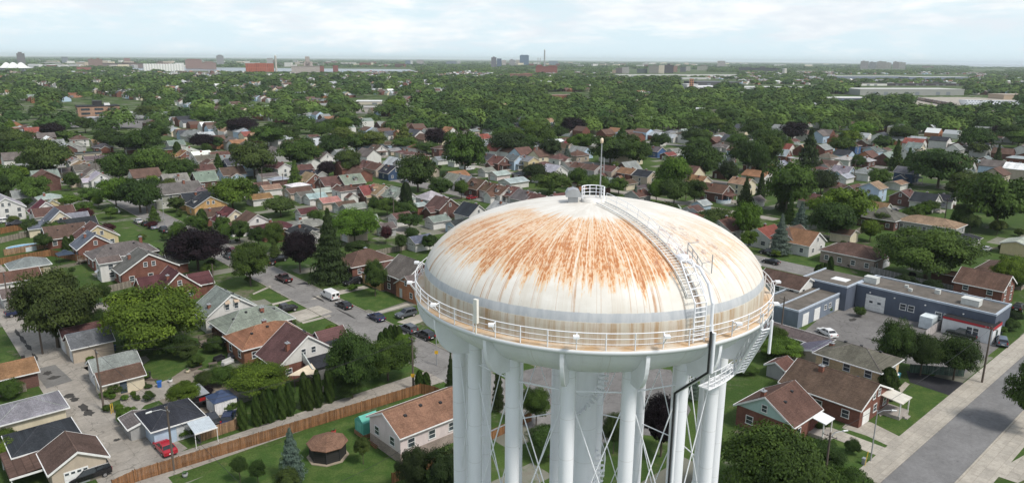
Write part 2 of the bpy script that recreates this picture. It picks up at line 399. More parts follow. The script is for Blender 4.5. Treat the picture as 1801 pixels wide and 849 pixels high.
# mown lawns
def lawn(*pts, z=0.008): return sheet('lawn', px(*pts), z, M_LAWN)
lawn((1543, 735), (1562, 700), (1608, 673), (1676, 697), (1590, 769), (1552, 758))
lawn((1461, 751), (1481, 752), (1523, 765), (1570, 787), (1563, 789)); lawn((1408, 803), (1452, 766), (1549, 803), (1519, 826), (1470, 849), (1440, 849))
lawn((1790, 849), (1745, 835), (1801, 780), (1860, 800))
lawn((330, 849), (500, 775), (735, 695), (790, 720), (800, 849)); lawn((745, 690), (800, 660), (830, 690), (800, 720))
for q in (((447, 515), (470, 508), (508, 527), (478, 533)), ((492, 538), (515, 528), (541, 542), (510, 550)), ((518, 571), (556, 557), (580, 556), (540, 575)), ((556, 578), (586, 562), (628, 577), (590, 592)),
          ((590, 522), (640, 502), (720, 528), (660, 548)), ((690, 555), (735, 540), (760, 545), (702, 562)), ((610, 700), (650, 650), (720, 627), (768, 632), (640, 690)),
          ((200, 412), (235, 402), (262, 424), (232, 430)), ((262, 385), (300, 368), (330, 378), (318, 400), (296, 397)), ((258, 430), (272, 424), (300, 440), (286, 444)),
          ((320, 590), (380, 600), (430, 625), (330, 650), (270, 660), (240, 650)), ((205, 550), (240, 540), (290, 570), (215, 580)), ((150, 400), (190, 405), (170, 420)),
          ((168, 520), (225, 505), (235, 520), (175, 535)), ((0, 620), (25, 628), (38, 640), (0, 640)), ((0, 420), (60, 415), (80, 425), (0, 432))):
    lawn(*q)
lawn((1355, 465), (1370, 452), (1470, 440), (1480, 470), (1445, 475)); lawn((1470, 410), (1540, 395), (1600, 405), (1500, 425)); lawn((1680, 520), (1801, 535), (1801, 580), (1720, 540))
lawn((1560, 372), (1700, 368), (1690, 385), (1600, 390)); lawn((840, 322), (880, 316), (900, 322), (850, 332)); lawn((640, 312), (668, 308), (690, 318), (650, 322))
# drives and front walks along the side street
for q in (((505, 552), (560, 537), (585, 548), (528, 566)), ((640, 502), (560, 519), (545, 527), (575, 523), (650, 506)), ((698, 566), (740, 551), (768, 556), (722, 573))): sheet('driveway', px(*q), 0.021, M_WALK)
sheet('driveway', px((520, 500), (560, 500), (645, 478), (640, 470)), 0.017, M_BLACKTOP)
for q in (((444, 516), (446, 518), (478, 504), (475, 502)), ((478, 534), (480, 537), (513, 528), (510, 526)), ((530, 566), (533, 569), (583, 556), (580, 553)), ((655, 550), (662, 553), (722, 536), (716, 533))): sheet('path', px(*q), 0.023, M_WALK)
# ground under and behind the tower
sheet('gravel_lot', px((905, 655), (1010, 630), (1180, 650), (1215, 720), (1190, 770), (1090, 760), (960, 720)), 0.010, M_LOT)
sheet('vegetable_bed', px((175, 690), (262, 655), (275, 675), (185, 712)), 0.012, M_SOIL)
sheet('yard_gravel', px((262, 690), (330, 645), (372, 655), (420, 690), (418, 745), (352, 772), (300, 720)), 0.013, M_SOIL)
sheet('yard_slab', px((210, 700), (300, 665), (320, 690), (255, 712), (222, 745)), 0.016, M_CONC)
for q in (((105, 620), (150, 605), (205, 640), (160, 655)), ((150, 540), (210, 520), (250, 560), (180, 580)), ((88, 585), (105, 575), (150, 605), (130, 625)), ((128, 650), (170, 640), (175, 668), (150, 676))): sheet('driveway', px(*q), 0.017, M_CONC)
sheet('driveway', px((262, 778), (300, 800), (330, 788), (295, 770)), 0.031, M_CONC)
# open sandy yards, river and lake far away
for q in (((1430, 187), (1640, 190), (1801, 196), (1801, 175), (1690, 171), (1500, 172)), ((1640, 196), (1801, 206), (1801, 200), (1700, 192)), ((1240, 158), (1460, 160), (1440, 164), (1260, 163))): sheet('freight_yard', px(*q), 0.05, M_FARG)
sheet('river', [G(-300, 121.5), G(300, 124.5), G(740, 128), G(720, 122.5), G(560, 121), G(300, 118.5), G(-300, 114)], 0.30, M_WATER)
sheet('harbour', px((650, 132), (705, 133.5), (775, 134), (770, 131.5), (700, 130)), 0.30, M_WATER)
sheet('lake', [G(1610, 119.3), G(1700, 119.6), G(2500, 126), Vector((26000, 20000, 0)), Vector((26000, 41900, 0)), Vector((7000, 41900, 0)), G(1690, 114.5)], 0.30, M_WATER)

# ------------------------------------------------------------------ the water tower
TX, TY, TR, TZ = 5.4, 48.25, 11.35, 36.9
def build_tower():
    root = empty('water_tower', (TX, TY, 0), 0, 'white elevated water tank with a rust streaked dome standing on many columns', 'water tower')
    # one continuous shell: u = arc length round the tank, v = distance down from the apex
    prof = [(TR * math.cos(t), 38.0 + 4.8 * math.sin(t)) for t in np.linspace(math.pi / 2, 0, 40)]
    prof += [(TR, 37.6), (TR, 37.2), (TR, TZ)]
    prof += [(TR * math.cos(t), TZ - 4.0 * math.sin(t)) for t in np.linspace(0.05, math.pi / 2 - 0.02, 28)]
    n = 192; s = 0; arc = [0]
    for a, b in zip(prof[:-1], prof[1:]): s += math.hypot(a[0] - b[0], a[1] - b[1]); arc.append(s)
    mb = MB(); vs = []
    off = math.pi / 2                      # seam on the far side
    for r, z in prof:
        for i in range(n + 1):
            t = off + 2 * math.pi * i / n; vs.append((max(r, 0.002) * math.cos(t), max(r, 0.002) * math.sin(t), z))
    fs = []; uvs = []
    for k in range(len(prof) - 1):
        for i in range(n):
            fs.append((k * (n + 1) + i, (k + 1) * (n + 1) + i, (k + 1) * (n + 1) + i + 1, k * (n + 1) + i + 1))
            uvs += [(i, k), (i, k + 1), (i + 1, k + 1), (i + 1, k)]
    mb.add(vs, fs, 0, True)
    def b_tank(t):
        uvn = t.new('ShaderNodeUVMap').outputs[0]; u, v, _ = t.sep(uvn)
        # u in metres round the shell (0 at the far side, 35.66 nearest the viewer), v in metres from the apex
        lon = t.math('DIVIDE', t.math('SUBTRACT', u, 35.66), 11.35)          # radians, 0 = -Y side
        def N(fu, fv, d=5, r=0.6, off=0.0, dist=0.0):
            return t.noise(t.comb(t.math('MULTIPLY', u, fu), t.math('MULTIPLY', v, fv), off), 1.0, d, r, dist)
        white = t.mix(t.ramp(N(0.35, 0.5, 5, 0.65, 3), 0.3, 0.7), (0.74, 0.715, 0.66), (0.62, 0.585, 0.52))
        white = t.mix(t.ramp(N(2.2, 0.12, 4, 0.6, 8), 0.48, 0.75, 0, 0.45), white, (0.58, 0.52, 0.43))
        # where the paint has failed: a belt half way down, strongest just left of the nearest side
        def lobe(c, wd): 
            d = t.math('ABSOLUTE', t.math('SUBTRACT', lon, c)); return t.ramp(d, wd * 0.45, wd, 1.0, 0.0)
        ang = t.math('ADD', t.math('MULTIPLY', lobe(-0.14, 0.80), 1.0), t.math('MULTIPLY', lobe(-1.08, 0.72), 0.66), clamp=True)
        ang = t.math('ADD', ang, t.math('MULTIPLY', lobe(1.05, 0.62), 0.40))
        ang = t.math('ADD', ang, 0.16, clamp=True)
        edge_n = t.math('MULTIPLY', t.math('SUBTRACT', N(1.1, 0.0, 4, 0.7, 21), 0.5), 5.0)
        vb = t.math('ADD', v, edge_n)
        belt = t.math('MULTIPLY', t.ramp(vb, 2.9, 5.0), t.ramp(t.math('ADD', v, t.math('MULTIPLY', edge_n, 1.3)), 9.4, 12.3, 1.0, 0.0))
        rust_amt = t.math('MULTIPLY', belt, ang)
        streak = N(4.6, 0.36, 7, 0.66, 0, 0.25)
        flake = N(7.5, 3.2, 5, 0.62, 5, 0.6)
        patch = N(0.9, 0.55, 4, 0.6, 12)
        sig = t.math('ADD', t.math('MULTIPLY', streak, 0.44), t.math('ADD', t.math('MULTIPLY', flake, 0.40), t.math('MULTIPLY', patch, 0.22)))
        wash = t.math('MULTIPLY', t.ramp(N(5.2, 0.07, 4, 0.62, 23), 0.50, 0.68), 0.11)
        fine = t.math('MULTIPLY', t.math('SUBTRACT', N(11.0, 0.5, 4, 0.6, 27), 0.5), 0.30)
        sig = t.math('ADD', t.math('ADD', t.math('SUBTRACT', sig, wash), fine), t.ramp(v, 5.5, 8.6, -0.012, 0.035))
        thr = t.ramp(rust_amt, 0.0, 1.0, 0.74, 0.445)
        m1 = t.ramp(t.math('SUBTRACT', sig, thr), -0.075, 0.02)               # pale orange stain
        m2 = t.ramp(t.math('SUBTRACT', sig, thr), 0.03, 0.12)                 # orange rust
        m3 = t.ramp(t.math('SUBTRACT', sig, thr), 0.085, 0.18)                # dark bare rust
        fl2 = t.ramp(flake, 0.42, 0.56)
        c = t.mix(t.math('MULTIPLY', m1, 0.62), white, (0.68, 0.45, 0.235))
        c = t.mix(t.math('MULTIPLY', t.math('MULTIPLY', m2, 0.85), t.math('ADD', 0.45, t.math('MULTIPLY', fl2, 0.55))), c, (0.57, 0.225, 0.06))
        c = t.mix(t.math('MULTIPLY', m3, 0.6), c, (0.31, 0.10, 0.038))
        # long runs that reach down to the painted band
        runs = t.math('MULTIPLY', t.ramp(N(1.9, 0.012, 5, 0.75, 31), 0.55, 0.63), t.ramp(v, 6.0, 9.0))
        runs = t.math('MULTIPLY', runs, t.ramp(N(1.2, 0.5, 4, 0.6, 17), 0.3, 0.55))
        c = t.mix(t.math('MULTIPLY', runs, 0.85), c, (0.42, 0.20, 0.075))
        fine_run = t.math('MULTIPLY', t.ramp(N(6.5, 0.02, 3, 0.6, 44), 0.60, 0.68), t.ramp(v, 8.0, 10.5))
        c = t.mix(t.math('MULTIPLY', fine_run, 0.6), c, (0.40, 0.23, 0.11))
        # speckled primer showing through on the right, round the ladder
        prim = t.math('MULTIPLY', lobe(0.62, 0.42), t.math('MULTIPLY', t.ramp(v, 4.5, 6.5), t.ramp(v, 9.0, 11.0, 1, 0)))
        prim = t.math('MULTIPLY', prim, t.ramp(N(2.4, 2.0, 6, 0.75, 61, 1.2), 0.53, 0.60))
        c = t.mix(t.math('MULTIPLY', prim, 0.75), c, (0.26, 0.13, 0.115))
        spk = t.ramp(N(5.0, 4.0, 4, 0.7, 71), 0.69, 0.73)
        c = t.mix(t.math('MULTIPLY', spk, t.ramp(v, 1.5, 4.0, 0.1, 0.75)), c, (0.12, 0.06, 0.04))
        # repainted grey band, scuffed along its lower edge, dirty wall under it, clean bowl
        bn = t.math('MULTIPLY', t.math('SUBTRACT', N(2.5, 1.0, 6, 0.7, 81), 0.5), 0.10)
        vq = t.math('ADD', v, bn)
        V0 = ARC0
        band = t.math('MULTIPLY', t.ramp(vq, V0 - 0.87, V0 - 0.83), t.ramp(vq, V0 - 0.37, V0 - 0.33, 1, 0))
        wear = t.ramp(N(1.5, 3.0, 6, 0.75, 91), 0.60, 0.70, 1.0, 0.35)
        gband = t.mix(t.ramp(N(3, 0.6, 4, 0.6, 95), 0.3, 0.7), (0.41, 0.43, 0.45), (0.51, 0.52, 0.53))
        below = t.ramp(vq, V0 - 0.36, V0 - 0.30)
        dirt = t.math('MULTIPLY', below, t.ramp(N(1.3, 0.18, 6, 0.72, 101), 0.36, 0.62, 0.45, 1.0))
        c = t.mix(dirt, c, t.mix(t.ramp(N(2.6, 0.1, 5, 0.7, 111), 0.42, 0.62), (0.56, 0.505, 0.415), (0.40, 0.27, 0.155)))
        c = t.mix(t.math('MULTIPLY', band, wear), c, gband)
        bowl = t.ramp(v, V0 + 1.08, V0 + 1.12)
        cb = t.mix(t.ramp(N(0.5, 0.5, 5, 0.65, 120), 0.35, 0.65), (0.85, 0.86, 0.89), (0.79, 0.80, 0.84))
        c = t.mix(bowl, c, cb)
        bs = t.math('ABSOLUTE', t.math('SUBTRACT', t.math('FRACT', t.math('MULTIPLY', lon, 2.546)), 0.5)); c = t.mix(t.math('MULTIPLY', bowl, t.math('MULTIPLY', t.ramp(N(3.0, 0.12, 5, 0.7, 131), 0.52, 0.72), 0.28)), c, (.45, .40, .33))
        # plate seams
        seam = t.math('ABSOLUTE', t.math('SUBTRACT', t.math('FRACT', t.math('MULTIPLY', lon, 2.546)), 0.5))
        sm = t.math('MULTIPLY', t.ramp(seam, 0.492, 0.498), 0.25)
        sv = t.ramp(t.math('ABSOLUTE', t.math('SUBTRACT', v, 9.6)), 0.0, 0.035, 0.35, 0.0)
        c = t.mix(t.math('MULTIPLY', t.math('ADD', sm, sv, clamp=True), t.math('SUBTRACT', 1.0, band)), c, (0.42, 0.33, 0.25))
        return bsdf(t, c, 0.62, 0, 0.25, bump=t.math('ADD', t.math('MULTIPLY', m1, -0.4), t.math('MULTIPLY', flake, 0.3)), bstr=0.25, bdist=0.03)
    global ARC0
    k0 = min(i for i, p in enumerate(prof) if p[1] <= 38.0 + 1e-6); ARC0 = arc[k0] + 0.0
    # band spans z 38.35..38.85 i.e. just above the spring line
    tank = mb.build('tank', mat('tank_shell', b_tank), root)
    ul = tank.data.uv_layers.new(name='UVMap')
    ul.data.foreach_set('uv', np.array([(i / n * 2 * math.pi * TR, arc[k]) for i, k in uvs], dtype=np.float32).ravel())
    wp = m_plain('tower_paint', (0.83, 0.84, 0.87), 0.5, var=0.06, sc=0.7)
    def b_col(t):
        p = obc(t); n_ = t.noise(t.vmul(p, (2.5, 2.5, 1.1)), 1.0, 6, 0.7)
        rdm = orand(t)
        c = t.mix(t.ramp(t.noise(t.vmul(p, (1.5, 1.5, 0.2)), 1.0, 4, 0.6), 0.3, 0.7), (0.85, 0.86, 0.89), (0.79, 0.80, 0.83))
        pk = t.ramp(n_, t.math('ADD', 0.665, t.math('MULTIPLY', rdm, 0.07)), t.math('ADD', 0.685, t.math('MULTIPLY', rdm, 0.07)))
        c = t.mix(t.math('MULTIPLY', pk, 0.8), c, (0.13, 0.12, 0.11))
        rs = t.ramp(t.noise(t.vmul(p, (6, 6, 1.2)), 1.0, 5, 0.7), 0.68, 0.76, 0, 0.5)
        zz = t.sep(p)[2]; ring = t.ramp(t.math('ABSOLUTE', t.math('SUBTRACT', t.math('FRACT', t.math('MULTIPLY', zz, .38)), .5)), .488, .498, 0, .35)
        c = t.mix(ring, c, (.42, .40, .37))
        return bsdf(t, t.mix(rs, c, (0.42, 0.27, 0.15)), 0.5, 0, 0.35)
    mc = mat('column_paint', b_col)
    # balcony, kerb and railing
    b = MB(); b.lathe([(TR - .05, 37.02), (12.0, 37.02), (12.0, 36.72), (11.88, 36.72), (11.88, 36.94), (TR - .05, 36.94)], 160)
    def b_deck(t):
        p = obc(t); x, y, z = t.sep(p); top = t.ramp(z, 36.99, 37.015)
        c = t.mix(t.ramp(t.noise(p, 0.9, 5, 0.7), 0.35, 0.65), (0.60, 0.52, 0.42), (0.52, 0.35, 0.20))
        return bsdf(t, t.mix(top, (0.72, 0.735, 0.745), c), 0.7)
    b.build('balcony', mat('balcony_deck', b_deck), root)
    rail = MB()
    for z, r in ((37.98, 0.03), (37.66, 0.02), (37.36, 0.02)):
        pts = [(11.94 * math.cos(a), 11.94 * math.sin(a), z) for a in np.linspace(0, 2 * math.pi, 97)]
        rail.path(pts, r, 6)
    rail.build('railing', wp, root)
    PHASE = -13.0
    for i in range(48):
        a = R(PHASE + i * 7.5 + 3.75) ; x, y = 11.94 * math.sin(a), -11.94 * math.cos(a)
        m = MB(); m.tube((x, y, 37.0), (x, y, 37.98), 0.035, n=6)
        if i % 3 == 0:                     # small outward brackets under every third post
            x2, y2 = 12.35 * math.sin(a), -12.35 * math.cos(a)
            m.tube((x, y, 37.9), (x2, y2, 37.86), 0.04, n=5).tube((x, y, 37.3), (x2, y2, 37.86), 0.03, n=5).box(x2 - .16, x2 + .16, y2 - .16, y2 + .16, 37.82, 37.95)
        m.build('railing_post', wp, root)
    # columns, gusset fins under the balcony, struts and crossed rods
    CR = 9.1; angs = [R(PHASE + 22.5 * i) for i in range(16)]
    cp = lambda a, z, r=CR: Vector((r * math.sin(a), -r * math.cos(a), z))
    for a in angs:
        m = MB(); m.tube(cp(a, 0.35), cp(a, 35.1), 0.45, 0.45, 24).tube(cp(a, 0.0), cp(a, 0.35), 0.8, 0.8, 12)
        m.build('column', mc, root)
        g = MB(); prf = []
        for t in np.linspace(0, math.pi / 2, 12): prf.append((9.45 + 2.40 * math.cos(t) ** 0.75, 36.72 - 2.7 * math.sin(t) ** 0.9))
        poly = [(9.2, 36.72)] + prf + [(9.2, 34.02)]
        th = 0.09; dirn = Vector((math.sin(a), -math.cos(a), 0)); side = Vector((math.cos(a), math.sin(a), 0))
        vs = [dirn * r + side * sg * th + Vector((0, 0, z)) for sg in (-1, 1) for r, z in poly]
        k = len(poly)
        g.add(vs, [tuple(range(k - 1, -1, -1)), tuple(range(k, 2 * k))] + [(i, (i + 1) % k, k + (i + 1) % k, k + i) for i in range(k)])
        fl = [dirn * r + Vector((0, 0, z)) for r, z in prf]
        wd = 0.11; n0 = len(fl); vs = [p + side * sg * wd for sg in (-1, 1) for p in fl] + [p + side * sg * wd + dirn * .05 for sg in (-1, 1) for p in fl]
        g.add(vs, [(i, i + 1, n0 + i + 1, n0 + i) for i in range(n0 - 1)] + [(2 * n0 + i, 3 * n0 + i, 3 * n0 + i + 1, 2 * n0 + i + 1) for i in range(n0 - 1)] + [(i, 2 * n0 + i, 2 * n0 + i + 1, i + 1) for i in range(n0 - 1)] + [(n0 + i, n0 + i + 1, 3 * n0 + i + 1, 3 * n0 + i) for i in range(n0 - 1)])
        g.build('gusset', wp, root)
    lev = [1.5, 12.2, 22.7, 33.2]
    for i, a in enumerate(angs):
        a2 = angs[(i + 1) % 16]
        for z in lev[1:]:
            MB().tube(cp(a, z), cp(a2, z), 0.05, n=8).build('strut', wp, root)
    for i, a in enumerate(angs):
        a2 = angs[(i + 1) % 16]; m = MB()
        for z0, z1 in zip(lev[:-1], lev[1:]):
            m.tube(cp(a, z0), cp(a2, z1), 0.04, n=6).tube(cp(a2, z0), cp(a, z1), 0.04, n=6)
        m.build('bracing_rods', wp, root)
    # central riser with its spiral stair
    MB().tube((0, 0, 0), (0, 0, 33.6), 0.80, 0.80, 36).build('riser_pipe', mc, root)
    st = MB()
    for i in range(130):
        a = i * 0.21; z = 0.5 + i * 0.25
        c, s_ = math.cos(a), math.sin(a); c2, s2 = math.cos(a + .17), math.sin(a + .17)
        st.add([(0.81 * c, 0.81 * s_, z), (1.55 * c, 1.55 * s_, z), (1.55 * c2, 1.55 * s2, z), (0.81 * c2, 0.81 * s2, z)] + [(0.81 * c, 0.81 * s_, z - .05), (1.55 * c, 1.55 * s_, z - .05), (1.55 * c2, 1.55 * s2, z - .05), (0.81 * c2, 0.81 * s2, z - .05)],
               [(0, 1, 2, 3), (7, 6, 5, 4), (0, 4, 5, 1), (1, 5, 6, 2), (2, 6, 7, 3), (3, 7, 4, 0)])
        st.tube((1.55 * c, 1.55 * s_, z), (1.55 * math.cos(a + .21), 1.55 * math.sin(a + .21), z + 1.25), 0.02, n=4)
    st.path([(1.57 * math.cos(i * .21), 1.57 * math.sin(i * .21), 1.5 + i * .25) for i in range(130)], 0.03, 5)
    st.build('spiral_stair', wp, root)
    # crown platform with curved guard, vent and mast
    dome = lambda r: 38.0 + 4.8 * math.sqrt(max(0.0, 1 - (r / TR) ** 2))
    pf = MB(); pf.lathe([(0.02, 42.98), (0.78, 42.98), (0.78, 42.70)], 32); pf.build('crown_platform', m_plain('stained_white', (0.74, 0.71, 0.66), 0.6), root)
    la = R(24.5)                          # the bearing of the roof ladder
    hr = MB()
    for dz, rr in ((0.78, .035), (0.56, .025), (0.32, .025)):
        hr.path([(0.76 * math.sin(a), -0.76 * math.cos(a), 42.98 + dz) for a in np.linspace(R(60), R(290), 24)], rr, 6)
    for a in np.linspace(R(60), R(290), 8): hr.tube((0.76 * math.sin(a), -0.76 * math.cos(a), 42.7), (0.76 * math.sin(a), -0.76 * math.cos(a), 43.76), .03, n=6)
    hr.build('crown_guard', wp, root)
    vt = MB(); vx, vy = -1.35, -0.1; z0 = dome(1.35)
    vt.box(vx - .32, vx + .32, vy - .3, vy + .3, z0 - .1, z0 + .42)
    cap = [(vx - .50, z0 + .40), (vx + .50, z0 + .40), (vx + .50, z0 + .62), (vx + .35, z0 + .85), (vx + .0, z0 + .93), (vx - .35, z0 + .85), (vx - .50, z0 + .62)]
    vt.prism(cap, vy - .48, vy + .48, 'y'); vt.build('roof_vent', M_GALV, root)
    ms = MB(); ms.tube((0.55, 0.75, 42.6), (0.55, 0.75, 46.6), 0.055, 0.035, 8).tube((0.75, 0.75, 44.6), (0.75, 0.75, 45.6), 0.03, 0.03, 6).tube((0.55, .75, 45.0), (0.75, .75, 45.0), .02, n=5); ms.build('lightning_mast', M_GALV, root)
    MB().lathe([(0.01, 46.95), (0.09, 46.9), (0.11, 46.75), (0.09, 46.6), (0.01, 46.58)], 12).build('beacon', m_plain('beacon_glass', (0.75, 0.6, 0.45), 0.3), root).location = (0.55, 0.75, 0)
    # roof ladder with low rails, becoming a steep caged ladder down the wall
    lp = lambda r, z, s_: Vector((r * math.sin(la), -r * math.cos(la), z)) + Vector((math.cos(la), math.sin(la), 0)) * s_
    nrm = lambda r: Vector((r / TR ** 2 * math.sin(la), -r / TR ** 2 * math.cos(la), (dome(r) - 38.0) / 4.8 ** 2)).normalized()
    rs = list(TR * np.sin(np.linspace(0.09, 1.28, 44)))
    ladder = MB()
    for sd in (-0.34, 0.34):
        ladder.path([lp(r, dome(r), sd) + nrm(r) * .12 for r in rs], 0.045, 6)
    for r in rs:
        for q in (0.0,): ladder.tube(lp(r, dome(r), -.34) + nrm(r) * .12, lp(r, dome(r), .34) + nrm(r) * .12, 0.022, n=5)
    ladder.build('roof_ladder', m_plain('grey_steel', (0.66, 0.66, 0.64), 0.5), root)
    gl = MB()
    for hh in (.72, .4): gl.path([lp(r, dome(r), .42) + nrm(r) * hh for r in rs], 0.02, 6)
    for r in rs[::4]: gl.tube(lp(r, dome(r), .42), lp(r, dome(r), .42) + nrm(r) * .72, .018, n=5)
    gl.build('roof_handrail', wp, root)
    wl = MB(); r0 = rs[-1]; a0 = lp(r0, dome(r0) + .5, 0); top = [lp(10.2, 41.3, s_) for s_ in (-.38, .38)]; bot = [lp(11.72, 37.05, s_) for s_ in (-.38, .38)]
    mid = [lp(11.70, 39.3, s_) for s_ in (-.38, .38)]
    for k in (0, 1): wl.path([top[k], mid[k], bot[k]], 0.045, 6)
    for i in range(9): wl.tube(mid[0].lerp(bot[0], i / 8.5), mid[1].lerp(bot[1], i / 8.5), .035, n=5)
    for i in range(6): wl.tube(top[0].lerp(mid[0], i / 6), top[1].lerp(mid[1], i / 6), .035, n=5)
    wl.build('wall_ladder', wp, root)
    cg = MB()
    curve = [lp(9.6, 41.0, .62), lp(10.6, 40.9, .66), lp(11.4, 40.2, .68), lp(11.85, 39.2, .68), lp(11.9, 37.1, .68)]
    cg.path(curve, 0.10, 8); cg.build('cable_conduit', wp, root)
    pk = MB(); c0 = lp(8.9, dome(8.9), 0.75)
    pk.lathe([(0.01, .22), (.34, .22), (.36, .18), (.36, -.1)], 20); ho = pk.build('roof_hatch', wp, root, c0)
    cf = MB(); cf.tube(lp(10.05, dome(10.05) + .72, 1.25), lp(10.0, dome(10.) + .72, 2.0), .02, n=5)
    for i in range(4): cf.tube(lp(8.7 + i * .45, dome(8.7 + i * .45) + .05, 1.25), lp(8.7 + i * .45, dome(8.7 + i * .45) + .75, 1.25), .025, n=5)
    cf.path([lp(8.7 + i * .45, dome(8.7 + i * .45) + .72, 1.25) for i in range(4)], .025, 5).path([lp(8.7 + i * .45, dome(8.7 + i * .45) + .4, 1.25) for i in range(4)], .025, 5)
    cf.tube(lp(10.0, dome(10.), 2.0), lp(10.0, dome(10.) + 1.1, 2.0), .03, n=5).tube(lp(8.7, dome(8.7) + .72, 1.25), lp(8.7, dome(8.7) + .72, 2.0), .025, n=5)
    cf.build('hatch_guard', M_GALV, root)
    # black cable running off the balcony and down beside a column
    ca = R(27.0)
    bc = MB(); dd = lambda a, r, z: Vector((r * math.sin(a), -r * math.cos(a), z))
    bc.path([dd(ca, 12.08, 37.7), dd(ca, 12.08, 35.3), dd(R(26.3), 9.6, 33.0), dd(R(26.3), 9.55, 0.2)], 0.065, 8); bc.build('feeder_cable', M_DARKMETAL, root)
    wc = MB(); wc.path([dd(R(28.1), 12.1, 37.6), dd(R(28.1), 12.1, 35.3), dd(R(27.6), 9.6, 33.1), dd(R(27.6), 9.6, 0.2)], 0.11, 8); wc.build('pipe_conduit', wp, root)
    # stair from the balcony down to the landing round a column on the right
    s0 = dd(R(52.5), 12.25, 36.7); s1 = dd(R(56), 10.6, 33.1)
    sd = (s1 - s0); hor = Vector((sd.x, sd.y, 0)).normalized(); lat = Vector((-hor.y, hor.x, 0))
    sr = MB()
    for q in (-.42, .42):
        sr.tube(s0 + lat * q, s1 + lat * q, 0.09, n=6)
        for hh in (.5, 1.0): sr.tube(s0 + lat * q + Vector((0, 0, hh)), s1 + lat * q + Vector((0, 0, hh)), 0.035, n=6)
        for i in range(7): 
            p = s0.lerp(s1, i / 6) + lat * q; sr.tube(p, p + Vector((0, 0, 1.0)), .035, n=5)
    for i in range(15):
        p = s0.lerp(s1, (i + .5) / 15); sr.tube(p - lat * .42, p + lat * .42, .06, n=4)
    p = s0 + lat * .42; sr.tube(p, p + Vector((0, 0, 1.0)), .04, n=6); sr.tube(s0 - lat * .42 + Vector((0, 0, -1.7)), s0 - lat * .42 + Vector((0, 0, .4)), .09, n=6)
    sr.build('access_stair', wp, root)
    ld = MB()
    for a, b_ in zip(np.linspace(R(37), R(63), 9)[:-1], np.linspace(R(37), R(63), 9)[1:]):
        ld.tube(dd(a, 9.75, 33.1), dd(b_, 9.75, 33.1), .06, n=5).tube(dd(a, 10.45, 33.1), dd(b_, 10.45, 33.1), .06, n=5).tube(dd(a, 9.75, 33.1), dd(a, 10.45, 33.1), .05, n=5)
        for hh in (.35, .7, 1.05): ld.tube(dd(a, 10.45, 33.1 + hh), dd(b_, 10.45, 33.1 + hh), .03, n=5)
        ld.tube(dd(a, 10.45, 33.1), dd(a, 10.45, 34.15), .035, n=5)
        q = [dd(a, 9.75, 33.13), dd(a, 10.45, 33.13), dd(b_, 10.45, 33.13), dd(b_, 9.75, 33.13)]; ld.add([tuple(x) for x in q] + [(x.x, x.y, x.z - .04) for x in q], [(0, 1, 2, 3), (7, 6, 5, 4), (0, 4, 5, 1), (1, 5, 6, 2), (2, 6, 7, 3), (3, 7, 4, 0)])
    ld.build('landing', wp, root)
    # panel aerials clamped to the balcony
    for ad in (-37.5,):
        p = dd(R(ad), 12.12, 37.3); m = MB(); m.box(-.13, .13, -.09, .09, 0.35, 1.75).tube((0, 0, -.3), (0, 0, 0.4), .05, n=6)
        m.build('aerial_panel', m_plain('aerial_white', (0.78, 0.75, 0.68), 0.45), root, p, R(ad))
    return root
TOWER = build_tower()

# ------------------------------------------------------------------ houses, garages, sheds
ROOF = dict(br=((0.105, 0.066, 0.052), 'brown'), rb=((0.115, 0.066, 0.055), 'red-brown'), bg=((0.095, 0.034, 0.037), 'burgundy'), gy=((0.205, 0.215, 0.208), 'grey'),
            dg=((0.065, 0.07, 0.08), 'dark grey'), ch=((0.035, 0.037, 0.044), 'charcoal'), tn=((0.26, 0.175, 0.115), 'tan'), ob=((0.235, 0.125, 0.07), 'orange-brown'),
            lg=((0.34, 0.36, 0.37), 'light grey'), sg=((0.19, 0.225, 0.20), 'sage green'), rd=((0.20, 0.068, 0.055), 'red'), wt=((0.68, 0.69, 0.68), 'white'),
            gb=((0.124, 0.108, 0.10), 'grey-brown'), sl=((0.11, 0.125, 0.145), 'slate'), pt=((0.215, 0.128, 0.082), 'tan'), pk=((0.33, 0.19, 0.165), 'pinkish'), cr=((0.22, 0.045, 0.05), 'crimson'))
WALL = dict(w=((0.62, 0.61, 0.58), 'white', 0), cr=((0.62, 0.55, 0.41), 'cream', 0), bk=((0.145, 0.064, 0.047), 'red brick', 1), db=((0.105, 0.055, 0.045), 'dark brick', 1),
            ye=((0.55, 0.46, 0.27), 'yellow', 0), be=((0.46, 0.39, 0.31), 'beige', 0), lb=((0.42, 0.53, 0.64), 'pale blue', 0), nb=((0.04, 0.07, 0.13), 'navy', 0),
            ob=((0.31, 0.14, 0.075), 'orange brick', 1), gr=((0.36, 0.36, 0.35), 'grey', 0), tb=((0.44, 0.33, 0.20), 'tan brick', 1), sg=((0.30, 0.31, 0.26), 'sage', 0),
            pi=((0.66, 0.57, 0.55), 'pale pink', 0), te=((0.40, 0.54, 0.50), 'teal', 0), yb=((0.38, 0.23, 0.10), 'yellow brick', 1), bl=((0.06, 0.115, 0.24), 'blue', 0), st=((0.25, 0.20, 0.17), 'stone', 1), bb=((0.21, 0.10, 0.06), 'brown brick', 1))
THINGS = []       # (object, plain description, category, pixel) for labels made later
def wallmat(k): return M_BRICK if WALL[k][2] else M_SIDING
def auto(o, desc, cat, group, at=None):
    o['category'] = cat; o['group'] = group
    THINGS.append((o, desc, cat, P(at if at is not None else o.location)))
    return o

